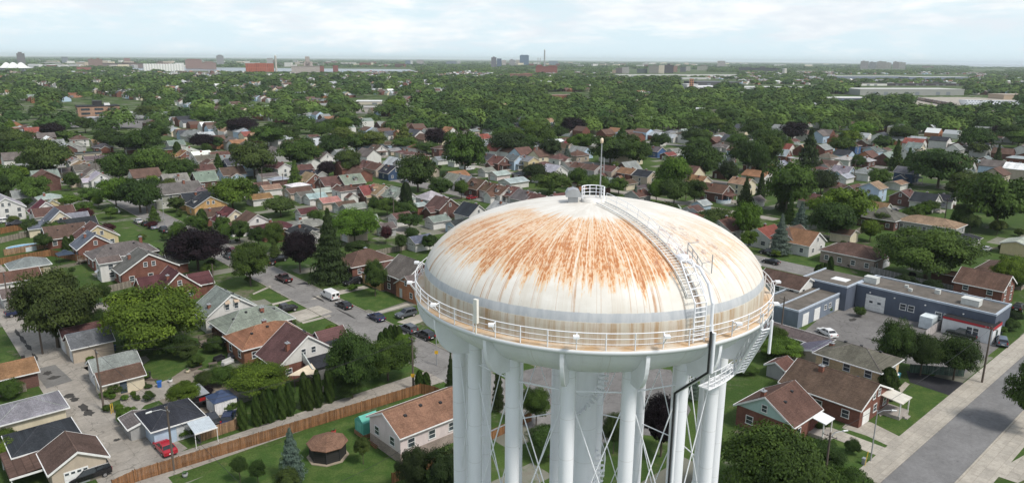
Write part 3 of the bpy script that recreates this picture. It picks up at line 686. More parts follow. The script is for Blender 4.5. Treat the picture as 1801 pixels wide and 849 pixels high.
def window(parent, c, n, wd, ht, near):
    """c centre on the wall face, n outward axis 'x','-x','y','-y' in the parent's frame"""
    ax = n[-1]; sg = -1 if n[0] == '-' else 1
    f = MB(); g = f if not near else MB()
    def bx(mb, a0, a1, z0, z1, d0, d1, mi=0):
        lo, hi = sorted((sg * d0, sg * d1))
        if ax == 'x': mb.box(lo, hi, a0, a1, z0, z1, mi)
        else: mb.box(a0, a1, lo, hi, z0, z1, mi)
    t = 0.09
    bx(f, -wd / 2 - t, -wd / 2, -ht / 2, ht / 2, .0, .07); bx(f, wd / 2, wd / 2 + t, -ht / 2, ht / 2, .0, .07)
    bx(f, -wd / 2 - t, wd / 2 + t, ht / 2, ht / 2 + t, .0, .07); bx(f, -wd / 2 - t - .04, wd / 2 + t + .04, -ht / 2 - t, -ht / 2, .0, .11)
    bx(f, -wd / 2, wd / 2, -.03, .03, .02, .055)
    bx(g, -wd / 2, wd / 2, -ht / 2, ht / 2, .004, .03, 0 if near else 1)
    o = f.build('window', [M_TRIM] if near else [M_TRIM, M_GLASS], parent, c)
    if near: g.build('pane', M_GLASS, o)
    return o
def onroof(L, W, eave, rise, kind, x, y):
    if kind == 'hip':
        h = min(W / 2 - abs(y), L / 2 - abs(x)) / (W / 2); return eave + rise * max(0, h)
    return eave + rise * max(0.0, 1 - abs(y) / (W / 2))
def gable_roof(mb, L, W, eave, rise, ov=0.4, rk=0.3, th=0.16, x0=0, y0=0):
    s = rise / (W / 2); a = W / 2 + ov; ze = eave - s * ov
    poly = [(-a + y0, ze), (y0, eave + rise), (a + y0, ze), (a + y0, ze + th), (y0, eave + rise + th * 1.1), (-a + y0, ze + th)]
    x1, x2 = x0 - L / 2 - rk, x0 + L / 2 + rk
    n = 6; vs = [(x1, *p) for p in poly] + [(x2, *p) for p in poly]
    fs = [(0, 1, 4, 5), (1, 2, 3, 4), (6 + 5, 6 + 4, 6 + 1, 6 + 0), (6 + 4, 6 + 3, 6 + 2, 6 + 1)] + [(i, 6 + i, 6 + (i + 1) % n, (i + 1) % n) for i in range(n)]
    mb.add(vs, fs)
def hip_roof(mb, L, W, eave, rise, ov=0.45, th=0.15, x0=0, y0=0):
    s = rise / (W / 2); a, b = L / 2 + ov, W / 2 + ov; z = eave - s * ov * 0.5; r = max(0.02, (L - W) / 2)
    zt = eave + rise
    vs = [(x0 - a, y0 - b, z), (x0 + a, y0 - b, z), (x0 + a, y0 + b, z), (x0 - a, y0 + b, z), (x0 - a, y0 - b, z + th), (x0 + a, y0 - b, z + th), (x0 + a, y0 + b, z + th), (x0 - a, y0 + b, z + th), (x0 - r, y0, zt), (x0 + r, y0, zt)]
    mb.add(vs, [(3, 2, 1, 0), (0, 1, 5, 4), (1, 2, 6, 5), (2, 3, 7, 6), (3, 0, 4, 7), (4, 5, 9, 8), (5, 6, 9), (6, 7, 8, 9), (7, 4, 8)])
M_TRIM2 = m_plain('dull_trim', (0.50, 0.48, 0.45), 0.6)
def rake_trim(mb, L, W, eave, rise, ov=0.4, rk=0.3, th=0.16, x0=0, y0=0):
    s = rise / (W / 2); a = W / 2 + ov + .03; ze = eave - s * (ov + .03)
    for sx in (-1, 1):
        xa = x0 + sx * (L / 2 + rk + .004); xb = xa + sx * .05; xa, xb = min(xa, xb), max(xa, xb)
        for sy in (-1, 1):
            q = [(y0 + sy * a, ze - .10), (y0, eave + rise - .10), (y0, eave + rise + th * 1.1 + .03), (y0 + sy * a, ze + th + .03)]
            mb.prism(q, xa, xb)
    for sy in (-1, 1):
        ya, yb = sorted((y0 + sy * (W / 2 + ov + .004), y0 + sy * (W / 2 + ov + .11))); mb.box(x0 - L / 2 - rk, x0 + L / 2 + rk, ya, yb, eave - s * ov, eave - s * ov + .15)
def hip_trim(mb, L, W, eave, rise, ov=0.45, x0=0, y0=0):
    s = rise / (W / 2); a, b = L / 2 + ov, W / 2 + ov; z = eave - s * ov * 0.5; e = .10
    for sy in (-1, 1):
        lo, hi = sorted((sy * (b + .004), sy * (b + e))); mb.box(x0 - a - e, x0 + a + e, y0 + lo, y0 + hi, z - .02, z + .15)
    for sx in (-1, 1):
        lo, hi = sorted((sx * (a + .004), sx * (a + e))); mb.box(x0 + lo, x0 + hi, y0 - b, y0 + b, z - .02, z + .15)

def house(loc, rot, L, W, eave, rise, roof, wall, kind='gable', gable=None, near=False, chim=None, vents=0, wings=(), dormers=(), porch=None, garage=None, door=None, wins=True, base=None,
          label=None, cat='house', group=None, name='house', desc=None, upper=True, awn=None, seed=0):
    """x runs along the ridge. -x or -y sides that face the viewer get their windows."""
    r = random.Random(int(loc[0] * 13 + loc[1] * 7) + seed)
    root = empty(name, (loc[0], loc[1], 0), rot)
    gable = gable or wall
    wm = wallmat(wall); wc = WALL[wall][0]
    b = MB()
    lo = 0.0
    if base: b2 = MB(); b2.box(-L / 2 - .03, L / 2 + .03, -W / 2 - .03, W / 2 + .03, 0, base[1]); b2.build('foundation', wallmat(base[0]), root, color=WALL[base[0]][0]); lo = base[1] - .05
    if kind == 'gable' and gable == wall:
        b.prism([(-W / 2, lo), (W / 2, lo), (W / 2, eave), (0, eave + rise - .01), (-W / 2, eave)], -L / 2, L / 2)
    else: b.box(-L / 2, L / 2, -W / 2, W / 2, lo, eave)
    for wg in wings:
        dx, dy, l2, w2, e2, r2, ax = wg[:7]
        if ax == 'x': b.prism([(dy - w2 / 2, 0), (dy + w2 / 2, 0), (dy + w2 / 2, e2), (dy, e2 + r2 - .01), (dy - w2 / 2, e2)], dx - l2 / 2, dx + l2 / 2)
        else: b.prism([(dx - w2 / 2, 0), (dx + w2 / 2, 0), (dx + w2 / 2, e2), (dx, e2 + r2 - .01), (dx - w2 / 2, e2)], dy - l2 / 2, dy + l2 / 2, 'y')
    b.build('wall', wm, root, color=wc)
    if kind == 'gable' and gable != wall:
        for sx in (-1, 1):
            g = MB(); lo_, hi_ = sorted((sx * (L / 2 - .12), sx * (L / 2 + .03)))
            g.prism([(-W / 2, eave - .02), (W / 2, eave - .02), (0, eave + rise - .02)], lo_, hi_)
            g.build('gable_end', wallmat(gable), root, color=WALL[gable][0])
    rb = MB(); tr = MB()
    if kind == 'gable': gable_roof(rb, L, W, eave, rise); rake_trim(tr, L, W, eave, rise)
    elif kind == 'hip': hip_roof(rb, L, W, eave, rise); hip_trim(tr, L, W, eave, rise)
    for wg in wings:
        dx, dy, l2, w2, e2, r2, ax = wg[:7]
        t2 = MB(); t3 = MB(); gable_roof(t2, l2, w2, e2, r2, .35, .25); rake_trim(t3, l2, w2, e2, r2, .35, .25)
        for src, dst in ((t2, rb), (t3, tr)):
            for i, (x, y, z) in enumerate(src.v): src.v[i] = (x + dx, y + dy, z) if ax == 'x' else (-y + dx, x + dy, z)
            dst.add(src.v, src.f)
    ro = rb.build('roof', M_SHINGLE, root, color=tuple(c * r.uniform(.9, 1.1) for c in ROOF[roof][0]))
    tr.build('eaves_trim', M_TRIM if near else M_TRIM2, root)
    if near:
        rc = MB(); zt = eave + rise + (.17 if kind == 'gable' else .0)
        if kind == 'gable': rc.tube((-L / 2 - .25, 0, zt), (L / 2 + .25, 0, zt), .09, n=6)
        else:
            rr = max(0.02, (L - W) / 2); sl_ = rise / (W / 2); ze = eave - sl_ * .225 + .15
            rc.tube((-rr, 0, zt), (rr, 0, zt), .08, n=6)
            for sx in (-1, 1):
                for sy in (-1, 1): rc.tube((sx * rr, 0, zt), (sx * (L / 2 + .42), sy * (W / 2 + .42), ze), .07, n=6)
        rc.build('ridge_cap', M_SHINGLE, ro, color=tuple(c * 1.3 + .01 for c in ROOF[roof][0]))
    for (cx_, cy_, ch) in (chim or ()):
        z = onroof(L, W, eave, rise, kind, cx_, cy_); c = MB(); c.box(cx_ - .35, cx_ + .35, cy_ - .28, cy_ + .28, z - .4, z + ch)
        k = c.build('chimney', M_BRICK, ro, color=(0.19, 0.08, 0.055)); c2 = MB(); c2.box(cx_ - .42, cx_ + .42, cy_ - .35, cy_ + .35, z + ch + .003, z + ch + .12); c2.tube((cx_, cy_, z + ch + .1), (cx_, cy_, z + ch + .4), .1, n=8); c2.build('chimney_cap', M_GALV, k)
    for i in range(vents):
        vx = (i - (vents - 1) / 2) * L / (vents + .6); vy = -W * .12 if i % 2 else -W * .2; z = onroof(L, W, eave, rise, kind, vx, vy)
        m = MB(); m.box(vx - .2, vx + .2, vy - .2, vy + .2, z + .1, z + .36); m.build('roof_vent', M_DARKMETAL, ro)
    for (dx, sy, dw) in dormers:             # dormers: x place, side, width; walls white with one window each
        y1 = sy * W * .38; z = onroof(L, W, eave, rise, kind, dx, y1); dep = W * .36; m = MB()
        lo_, hi_ = sorted((y1, y1 - sy * dep)); m.prism([(dx - dw / 2, z - .3), (dx + dw / 2, z - .3), (dx + dw / 2, z + 1.15), (dx, z + 1.15 + dw * .35), (dx - dw / 2, z + 1.15)], lo_, hi_, 'y')
        d = m.build('dormer', M_SIDING, root, color=WALL['w'][0] if gable not in ('db', 'br') else WALL[gable][0])
        t2 = MB(); gable_roof(t2, dep + .3, dw, z + 1.15, dw * .35, .2, .1)
        for i, (x, y, zz) in enumerate(t2.v): t2.v[i] = (dx + y, (lo_ + hi_) / 2 + x, zz)
        t2.f = [list(reversed(f)) for f in t2.f]
        t2.build('dormer_roof', M_SHINGLE, d, color=ROOF[roof][0]); window(d, (dx, y1, z + .62), '-y' if sy < 0 else 'y', dw * .5, .75, False)
    faces = []
    Rm = Matrix.Rotation(rot, 3, 'Z')
    for n, v, ln in (('x', (1, 0, 0), W), ('-x', (-1, 0, 0), W), ('y', (0, 1, 0), L), ('-y', (0, -1, 0), L)):
        if (Rm @ Vector(v)).dot(Vector((-loc[0], -loc[1], 0))) > 0: faces.append((n, ln))
    if wins:
        for n, ln in faces:
            if door == n or garage and garage[0] == n: ln_ = ln
            k = max(1, int(ln / (3.2 if near else 4.0))); off = {'x': L / 2, '-x': -L / 2, 'y': W / 2, '-y': -W / 2}[n]
            zs = [1.55] if eave < 4.2 else [1.5, 4.0 if eave > 4.9 else 3.4]
            if base and eave < 4.9: zs = [min(base[1] + 1.1, eave - .9)]
            for zz in zs:
                for i in range(k):
                    a = (i + .5) / k * ln - ln / 2
                    if garage and garage[0] == n and abs(a - garage[1]) < garage[2] / 2 + .7 and zz < 2.5: continue
                    if door == n and i == k // 2 and zz < 2.5: continue
                    wd_ = r.choice((.8, .95, 1.3)) if not near else 1.0
                    window(root, (off, a, zz) if n[-1] == 'x' else (a, off, zz), n, wd_, 1.15, near)
            if upper and kind == 'gable' and n[-1] == 'x' and rise > 2.2:
                for a in ((-.9, .9) if W > 9.5 else (0,)): window(root, (off + (.03 if n == 'x' else -.03), a, eave + rise * .36), n, .75, 1.0, near)
    if door:
        off = {'x': L / 2, '-x': -L / 2, 'y': W / 2, '-y': -W / 2}[door]; m = MB(); d0, d1 = sorted((off, off + (.06 if off > 0 else -.06)))
        ln = W if door[-1] == 'x' else L; k = max(1, int(ln / 3.2)); a = (k // 2 + .5) / k * ln - ln / 2
        if door[-1] == 'x': m.box(d0, d1, a - .5, a + .5, 0.15, 2.25)
        else: m.box(a - .5, a + .5, d0, d1, 0.15, 2.25)
        dd_ = m.build('door', M_PAINT, root, color=r.choice(((.5, .5, .48), (.16, .05, .04), (.06, .08, .1), (.3, .22, .14))))
        if near:
            h = MB(); kx = d1 if off > 0 else d0
            if door[-1] == 'x': h.box(kx - .03, kx + .03, a + .34, a + .42, 1.15, 1.22)
            else: h.box(a + .34, a + .42, kx - .03, kx + .03, 1.15, 1.22)
            h.build('handle', M_GALV, dd_)
    if garage:
        n, a, gw, gc = garage[:4]; off = {'x': L / 2, '-x': -L / 2, 'y': W / 2, '-y': -W / 2}[n]; d0, d1 = sorted((off, off + (.05 if off > 0 else -.05))); m = MB()
        H_ = min(2.15, eave - .25)
        for i in range(4):
            z0, z1 = .05 + i * H_ / 4, .03 + (i + 1) * H_ / 4
            if n[-1] == 'x': m.box(d0, d1, a - gw / 2, a + gw / 2, z0, z1)
            else: m.box(a - gw / 2, a + gw / 2, d0, d1, z0, z1)
        if gw > 2.6:
            e = .012 * (1 if off > 0 else -1)
            for i in range(4):
                q = a - gw / 2 + gw * (i + .5) / 4; z0, z1 = H_ * .8, H_ * .93; dd = sorted((d1 if off > 0 else d0, (d1 if off > 0 else d0) + e))
                if n[-1] == 'x': m.box(dd[0], dd[1], q - .22, q + .22, z0, z1, 1)
                else: m.box(q - .22, q + .22, dd[0], dd[1], z0, z1, 1)
        m.build('garage_door', [M_PAINT, M_GLASS], root, color=gc)
    if porch:                                  # (side, along, width, depth, colour, height)
        n, a, pw, pd, pc, ph = porch; off = {'x': L / 2, '-x': -L / 2, 'y': W / 2, '-y': -W / 2}[n]; sg = 1 if off > 0 else -1
        pr = empty('porch', (0, 0, 0)); pr.parent = root
        m = MB(); o0, o1 = off, off + sg * pd
        def bx(mb, a0, a1, q0, q1, z0, z1):
            q0, q1 = sorted((q0, q1))
            if n[-1] == 'x': mb.box(q0, q1, a0, a1, z0, z1)
            else: mb.box(a0, a1, q0, q1, z0, z1)
        def slab(mb):
            pts = [(o0, ph + .35), (o1 + sg * .2, ph), (o1 + sg * .2, ph + .12), (o0, ph + .47)]
            if n[-1] == 'x': mb.prism([(p[0], p[1]) for p in pts], a - pw / 2, a + pw / 2, 'y')
            else: mb.prism([(p[0], p[1]) for p in pts], a - pw / 2, a + pw / 2, 'x')
        slab(m); m.build('awning', M_PAINT if isinstance(pc, tuple) else M_SHINGLE, pr, color=pc if isinstance(pc, tuple) else ROOF[pc][0])
        for q in (-1, 1):
            m = MB(); bx(m, a + q * (pw / 2 - .12) - .07, a + q * (pw / 2 - .12) + .07, o1 - sg * .05, o1 - sg * .19, 0, ph + .02); m.build('post', M_TRIM, pr)
        m = MB(); bx(m, a - pw / 2, a + pw / 2, o0, o1, 0, .5); bx(m, a - .7, a + .7, o1, o1 + sg * .35, 0, .33); bx(m, a - .7, a + .7, o1 + sg * .35, o1 + sg * .7, 0, .17); m.build('steps', M_CONCRETE_BLK, pr, color=(.34, .31, .28))
    for (n, a, z, wd, colr) in (awn or ()):     # little metal window awnings
        off = {'x': L / 2, '-x': -L / 2, 'y': W / 2, '-y': -W / 2}[n]; sg = 1 if off > 0 else -1; m = MB()
        pts = [(off, z + .5), (off + sg * .75, z), (off + sg * .75, z - .05), (off, z + .45)]
        if n[-1] == 'x': m.prism(pts, a - wd / 2, a + wd / 2, 'y')
        else: m.prism(pts, a - wd / 2, a + wd / 2, 'x')
        m.build('awning', M_PAINT, root, color=colr)
    if label: tag(root, label, cat, group)
    if not label: auto(root, desc or f"{ROOF[roof][1]}-roofed {WALL[wall][1]} {cat}", cat, group or 'houses along the residential streets', Vector((loc[0], loc[1], eave)))
    else:
        root['category'] = cat
        LAND.append((label, P((loc[0], loc[1], eave)), cat))
    return root
LAND = []
ROTU, ROTV = TH, TH + math.pi / 2
def hs(pxy, ax, L, W, eave, rise, roof, wall, **k):
    """house placed by where its ridge centre is seen"""
    g = G(pxy[0], pxy[1], eave + rise); rot = ROTU if ax == 'u' else ROTV
    return house((g.x, g.y), rot, L, W, eave, rise, roof, wall, **k)

# near houses, between the back lane and the side street (each seen clearly; ridge along u or v)
N = dict(near=True)
hs((522, 579), 'v', 7.8, 11.0, 2.9, 4.1, 'br', 'bk', gable='w', chim=((-2.6, 3.0, 1.3),), vents=3, wings=((1.2, -6.6, 5.0, 6.0, 2.7, 2.4, 'y'),), label='brown roofed house with a big white gable holding three small windows', awn=(), **N)
hs((466, 568), 'u', 11.5, 8.0, 3.0, 2.3, 'ob', 'bb', kind='hip', chim=((0.5, 1.6, .9),), vents=3, label='brown brick bungalow with an orange-brown hip roof', **N)
hs((441, 540), 'u', 12.5, 8.2, 3.1, 2.5, 'gy', 'db', kind='hip', chim=((1.5, -1.5, .9),), vents=4, door='-x', awn=(('-x', 3.2, 2.2, 1.4, (.66, .68, .7)),), label='dark brick bungalow under a plain grey hip roof', **N)
hs((393, 511), 'v', 7.4, 10.4, 3.1, 3.6, 'gy', 'w', vents=4, chim=((-1.5, 3.6, .8),), awn=(('-x', -.9, 5.3, 1.0, (.40, .31, .23)), ('-x', .9, 5.3, 1.0, (.40, .31, .23))), label='white gabled house with two beige window awnings', **N)
hs((305, 474), 'v', 6.8, 8.0, 3.0, 3.5, 'bg', 'bk', chim=((-1.5, 1.8, .9),), vents=2, wings=((3.2, 3.4, 6.5, 5.5, 2.8, 2.2, 'y'), (1.0, -5.4, 4.5, 5.5, 2.6, 1.9, 'y')), label='red brick house with a burgundy gable roof and two gable windows', **N)
hs((252, 441), 'v', 7.8, 12.4, 3.1, 3.7, 'gb', 'bk', chim=((1.0, 3.0, 1.2),), vents=2, wings=((1.6, -7.4, 4.2, 5.5, 2.6, 2.0, 'y'),), label='wide red brick gable house with a grey-brown roof', **N)
hs((212, 426), 'u', 14.5, 8.2, 3.2, 2.5, 'gb', 'bk', kind='hip', chim=((5.0, 1.0, 1.6),), vents=2, label='long brick house with a grey-brown hip roof and tall square chimney', **N)
hs((189, 452), 'u', 4.5, 4.0, 4.6, .8, 'gb', 'w', label='tall white rear addition with small awnings over its door', cat='house', awn=(('-x', 0, 2.2, 1.5, (.7, .7, .7)),), name='house', **N)
hs((160, 410), 'v', 7.5, 8.5, 3.0, 3.0, 'sl', 'bk', chim=((0, 1.5, 1.1),), vents=2, label='brick house with a slate roof and a pale strip along its gable', **N)
hs((165, 393), 'v', 7.2, 9.8, 3.1, 3.3, 'br', 'ye', chim=((1, 2.5, .8),), vents=2, label='yellow gabled house with a brown roof', **N)
hs((112, 396), 'u', 10, 7.6, 2.9, 2.6, 'br', 'bk', vents=2, door='-x', label='red brick bungalow with brown roof and a skylight beside the pool yard', **N)
hs((100, 368), 'v', 7.2, 8.8, 3.3, 4.0, 'sl', 'cr', chim=((1, -3.2, .9),), vents=1, wings=((1, 6.0, 4, 5, 2.6, 1.6, 'y'),), label='cream gabled house with a steep slate roof', **N)
hs((76, 353), 'v', 7.0, 8.0, 3.2, 3.2, 'bg', 'w', label='white gabled house with a burgundy roof', **N)
hs((92, 364), 'u', 11.0, 7.0, 2.9, 2.0, 'br', 'w', desc='long white house')
hs((132, 384), 'u', 10.0, 8.0, 3.0, 2.4, 'ch', 'bk', chim=((-2.5, .8, 1.0),), desc='charcoal-roofed house')
hs((126, 375), 'u', 8.0, 7.0, 3.2, 2.4, 'gy', 'w')
hs((4, 345), 'v', 10, 10, 4.2, 3.2, 'lg', 'w', label='tall white house at the left edge with a pale roof', **N)

# lane side garages and sheds, bottom left
GD = (.62, .63, .63)
def gar(pxy, ax, L, W, roof, wall, label=None, kind='gable', eave=2.5, rise=1.4, **k):
    k.setdefault('wins', False); k.setdefault('group', None); k.setdefault('name', 'garage'); k.setdefault('near', False)
    d = k.pop('desc', f"{ROOF[roof][1]}-roofed {WALL[wall][1]} garage")
    return hs(pxy, ax, L, W, eave, rise, roof, wall, kind=kind, label=label, cat='garage', desc=d, **k) if label else hs(pxy, ax, L, W, eave, rise, roof, wall, kind=kind, cat='garage', desc=d, **{**k, 'group': 'garages in the back yards'})
gar((125, 777), 'v', 6.3, 6.0, 'br', 'be', 'brown roofed garage with an attached carport and arched-pane white door', eave=2.7, rise=1.7, garage=('-x', .4, 2.7, (.72, .72, .71)), near=True)
g1 = G(38, 816, 2.3)
cpt = empty('carport', (g1.x + .3, g1.y + 1.6, 0), ROTV, 'open carport with a sloping brown roof joined to the arched-door garage', 'carport')
m = MB(); m.prism([(-3.4, 2.75), (3.0, 2.15), (3.0, 2.27), (-3.4, 2.87)], -3.9, 3.9, 'x'); m.build('roof', M_SHINGLE, cpt, color=ROOF['br'][0])
for x in (-3.7, 3.7):
    m = MB(); m.box(x - .06, x + .06, 2.75, 2.87, 0, 2.16); m.build('post', M_TRIM, cpt)
m = MB(); m.box(-3.98, -3.91, -3.4, 3.0, 2.05, 2.3); m.build('eaves_trim', M_TRIM, cpt)
gar((72, 747), 'u', 7.2, 6.6, 'ch', 'be', 'low charcoal hip roofed outbuilding behind the brown carport garage', kind='hip', eave=2.6, rise=1.7, near=True)
gar((46, 703), 'u', 8.2, 6.4, 'gy', 'cr', 'cream walled garage with a pale grey hip roof beside the lane', kind='hip', eave=2.7, rise=1.3, near=True)
gar((2, 641), 'u', 8.5, 6.6, 'ob', 'db', 'dark red garage with an orange-brown roof at the left edge', eave=2.6, rise=1.2, near=True)
gar((154, 582), 'u', 6.4, 5.6, 'sl', 'be', 'grey block garage with slate roof and two white doors', eave=2.8, rise=1.6, garage=('-x', -1.2, 2.2, GD), near=True)
gar((143, 572), 'u', 6.6, 3.6, 'rb', 'w', 'narrow garage with a red-brown roof behind the slate one', eave=2.8, rise=1.35, garage=('-x', 0, 2.6, GD), near=True)
gar((198, 625), 'u', 6.6, 5.0, 'gy', 'w', 'white garage with a worn pale grey roof', eave=2.6, rise=1.4, garage=('-x', 0, 2.8, GD), near=True)
gar((208, 648), 'u', 6.2, 4.0, 'rb', 'cr', 'cream garage with a red-brown roof above the vegetable bed', eave=2.5, rise=1.1, door='-y', wins=True, near=True)
gar((297, 708), 'u', 6.4, 6.4, 'ch', 'lb', 'pale blue garage with a charcoal hip roof at the lane corner', kind='hip', eave=2.7, rise=1.8, garage=('-y', .8, 2.2, (.5, .52, .53)), near=True)
gar((48, 452), 'u', 7.8, 6.4, 'gy', 'cr', 'cream garage with grey hip roof beside the orange fence', kind='hip', eave=2.6, rise=1.7, door='-y', near=True)
gar((30, 476), 'u', 8, 6.0, 'rb', 'w', 'white garage with a red-brown roof and two small doors', eave=2.6, rise=1.5, garage=('-x', 0, 2.6, GD), near=True)
gar((32, 505), 'u', 6.5, 5.5, 'gb', 'gr', 'old grey shed with an open lean-to beside the tall left tree', eave=2.4, rise=1.2, near=True)
gar((241, 733), 'v', 4.0, 3.0, 'gb', 'gr', 'weathered grey lean-to shed against the pale blue garage', eave=2.0, rise=.4, near=True)

# the yard in the foreground
hs((748, 700), 'u', 13.5, 7.6, 4.0, 1.9, 'pt', 'pi', base=('st', 1.5), vents=4, near=True, label='pale pink split-level house with a tan roof and stone base', upper=False)

# right of the tower
hs((1372, 684), 'u', 8.0, 8.6, 3.2, 2.7, 'br', 'bk', gable='te', chim=((-3.2, .8, .9),), vents=2, door='-y', porch=('-y', 2.4, 2.8, 2.2, (.74, .75, .75), 2.5), near=True, label='red brick house with a teal gable and white porch awning')
hs((1472, 653), 'v', 12.4, 10.6, 3.0, 2.3, 'br', 'bk', chim=((2.0, 1.0, 1.0),), vents=2, garage=('-x', 3.0, 2.4, (.74, .73, .70)), porch=('-x', -3.6, 3.6, 3.0, (.58, .55, .48), 2.6), near=True, label='long brown roofed brick house with an attached white garage and beige porch awning')
hs((1511, 608), 'v', 10.4, 7.9, 4.3, 1.8, 'gb', 'tb', kind='hip', vents=3, chim=((4.5, 0, .6),), awn=(('-x', -1.8, 2.2, 1.6, (.75, .75, .75)),), near=True, label='tan brick house with a grey-brown hip roof beside the new blacktop drive')
gar((1443, 607), 'u', 7.0, 6.0, 'sl', 'be', 'beige outbuilding with a slate roof behind the tan brick house', eave=2.6, rise=.8, near=True)
gar((1400, 580), 'v', 22.0, 4.6, 'gb', 'cr', 'very long low cream shed beside the workshop car park', eave=2.7, rise=.7, wins=True, near=True)
gar((1374, 632), 'u', 3.6, 3.0, 'rb', 'gr', 'tiny grey garden shed with a red-brown roof', eave=2.1, rise=.8, near=True)
hs((1385, 481), 'v', 10.0, 8.0, 4.2, 1.8, 'br', 'w', kind='gable', near=True, label='white bungalow with a brown roof touching the workshop', vents=1)
hs((1392, 400), 'u', 10.0, 8.6, 3.0, 3.0, 'br', 'be', label='beige house with a brown roof behind the blue spruce', near=True)
hs((1414, 405), 'v', 8.5, 9.4, 3.2, 2.9, 'ob', 'w', gable='w', label='white house with an orange-brown roof beside the blue spruce', near=True)
hs((1507, 428), 'v', 14.0, 10.5, 3.3, 2.2, 'br', 'st', kind='hip', vents=2, garage=('-x', -2.6, 4.2, (.70, .71, .72)), wings=(), near=True, label='stone faced bungalow with brown hip roof and wide white garage door')
gar((1486, 402), 'v', 6.0, 5.5, 'br', 'cr', 'cream garage with a brown roof behind the stone bungalow', eave=2.6, rise=1.2)
hs((1556, 364), 'u', 12.0, 11.5, 3.2, 3.0, 'gb', 'db', kind='hip', vents=1, near=True, label='dark brick house with a grey-brown pyramid roof and skylight')
hs((1638, 381), 'v', 17.0, 9.5, 3.0, 1.8, 'tn', 'gr', kind='hip', near=True, label='long pale bungalow with a tan roof', vents=1)
hs((1735, 478), 'v', 9.5, 9.0, 4.2, 2.4, 'br', 'bk', near=True, label='red brick house at the right behind the workshop roof', chim=())
hs((1773, 458), 'u', 12.0, 10.0, 3.0, 2.2, 'br', 'st', kind='hip', desc='wide stone house')
gar((1795, 421), 'u', 8.0, 7.0, 'lg', 'ye', 'yellow outbuilding with a light grey roof at the right edge', eave=3.0, rise=1.0)
gar((1697, 415), 'u', 7.0, 6.5, 'ch', 'w', 'white garage with a flat charcoal roof', eave=2.7, rise=.5)
gar((1680, 478), 'v', 9.0, 4.0, 'br', 'db', 'low dark carport with a brown roof behind the grey fence', eave=2.5, rise=.5)

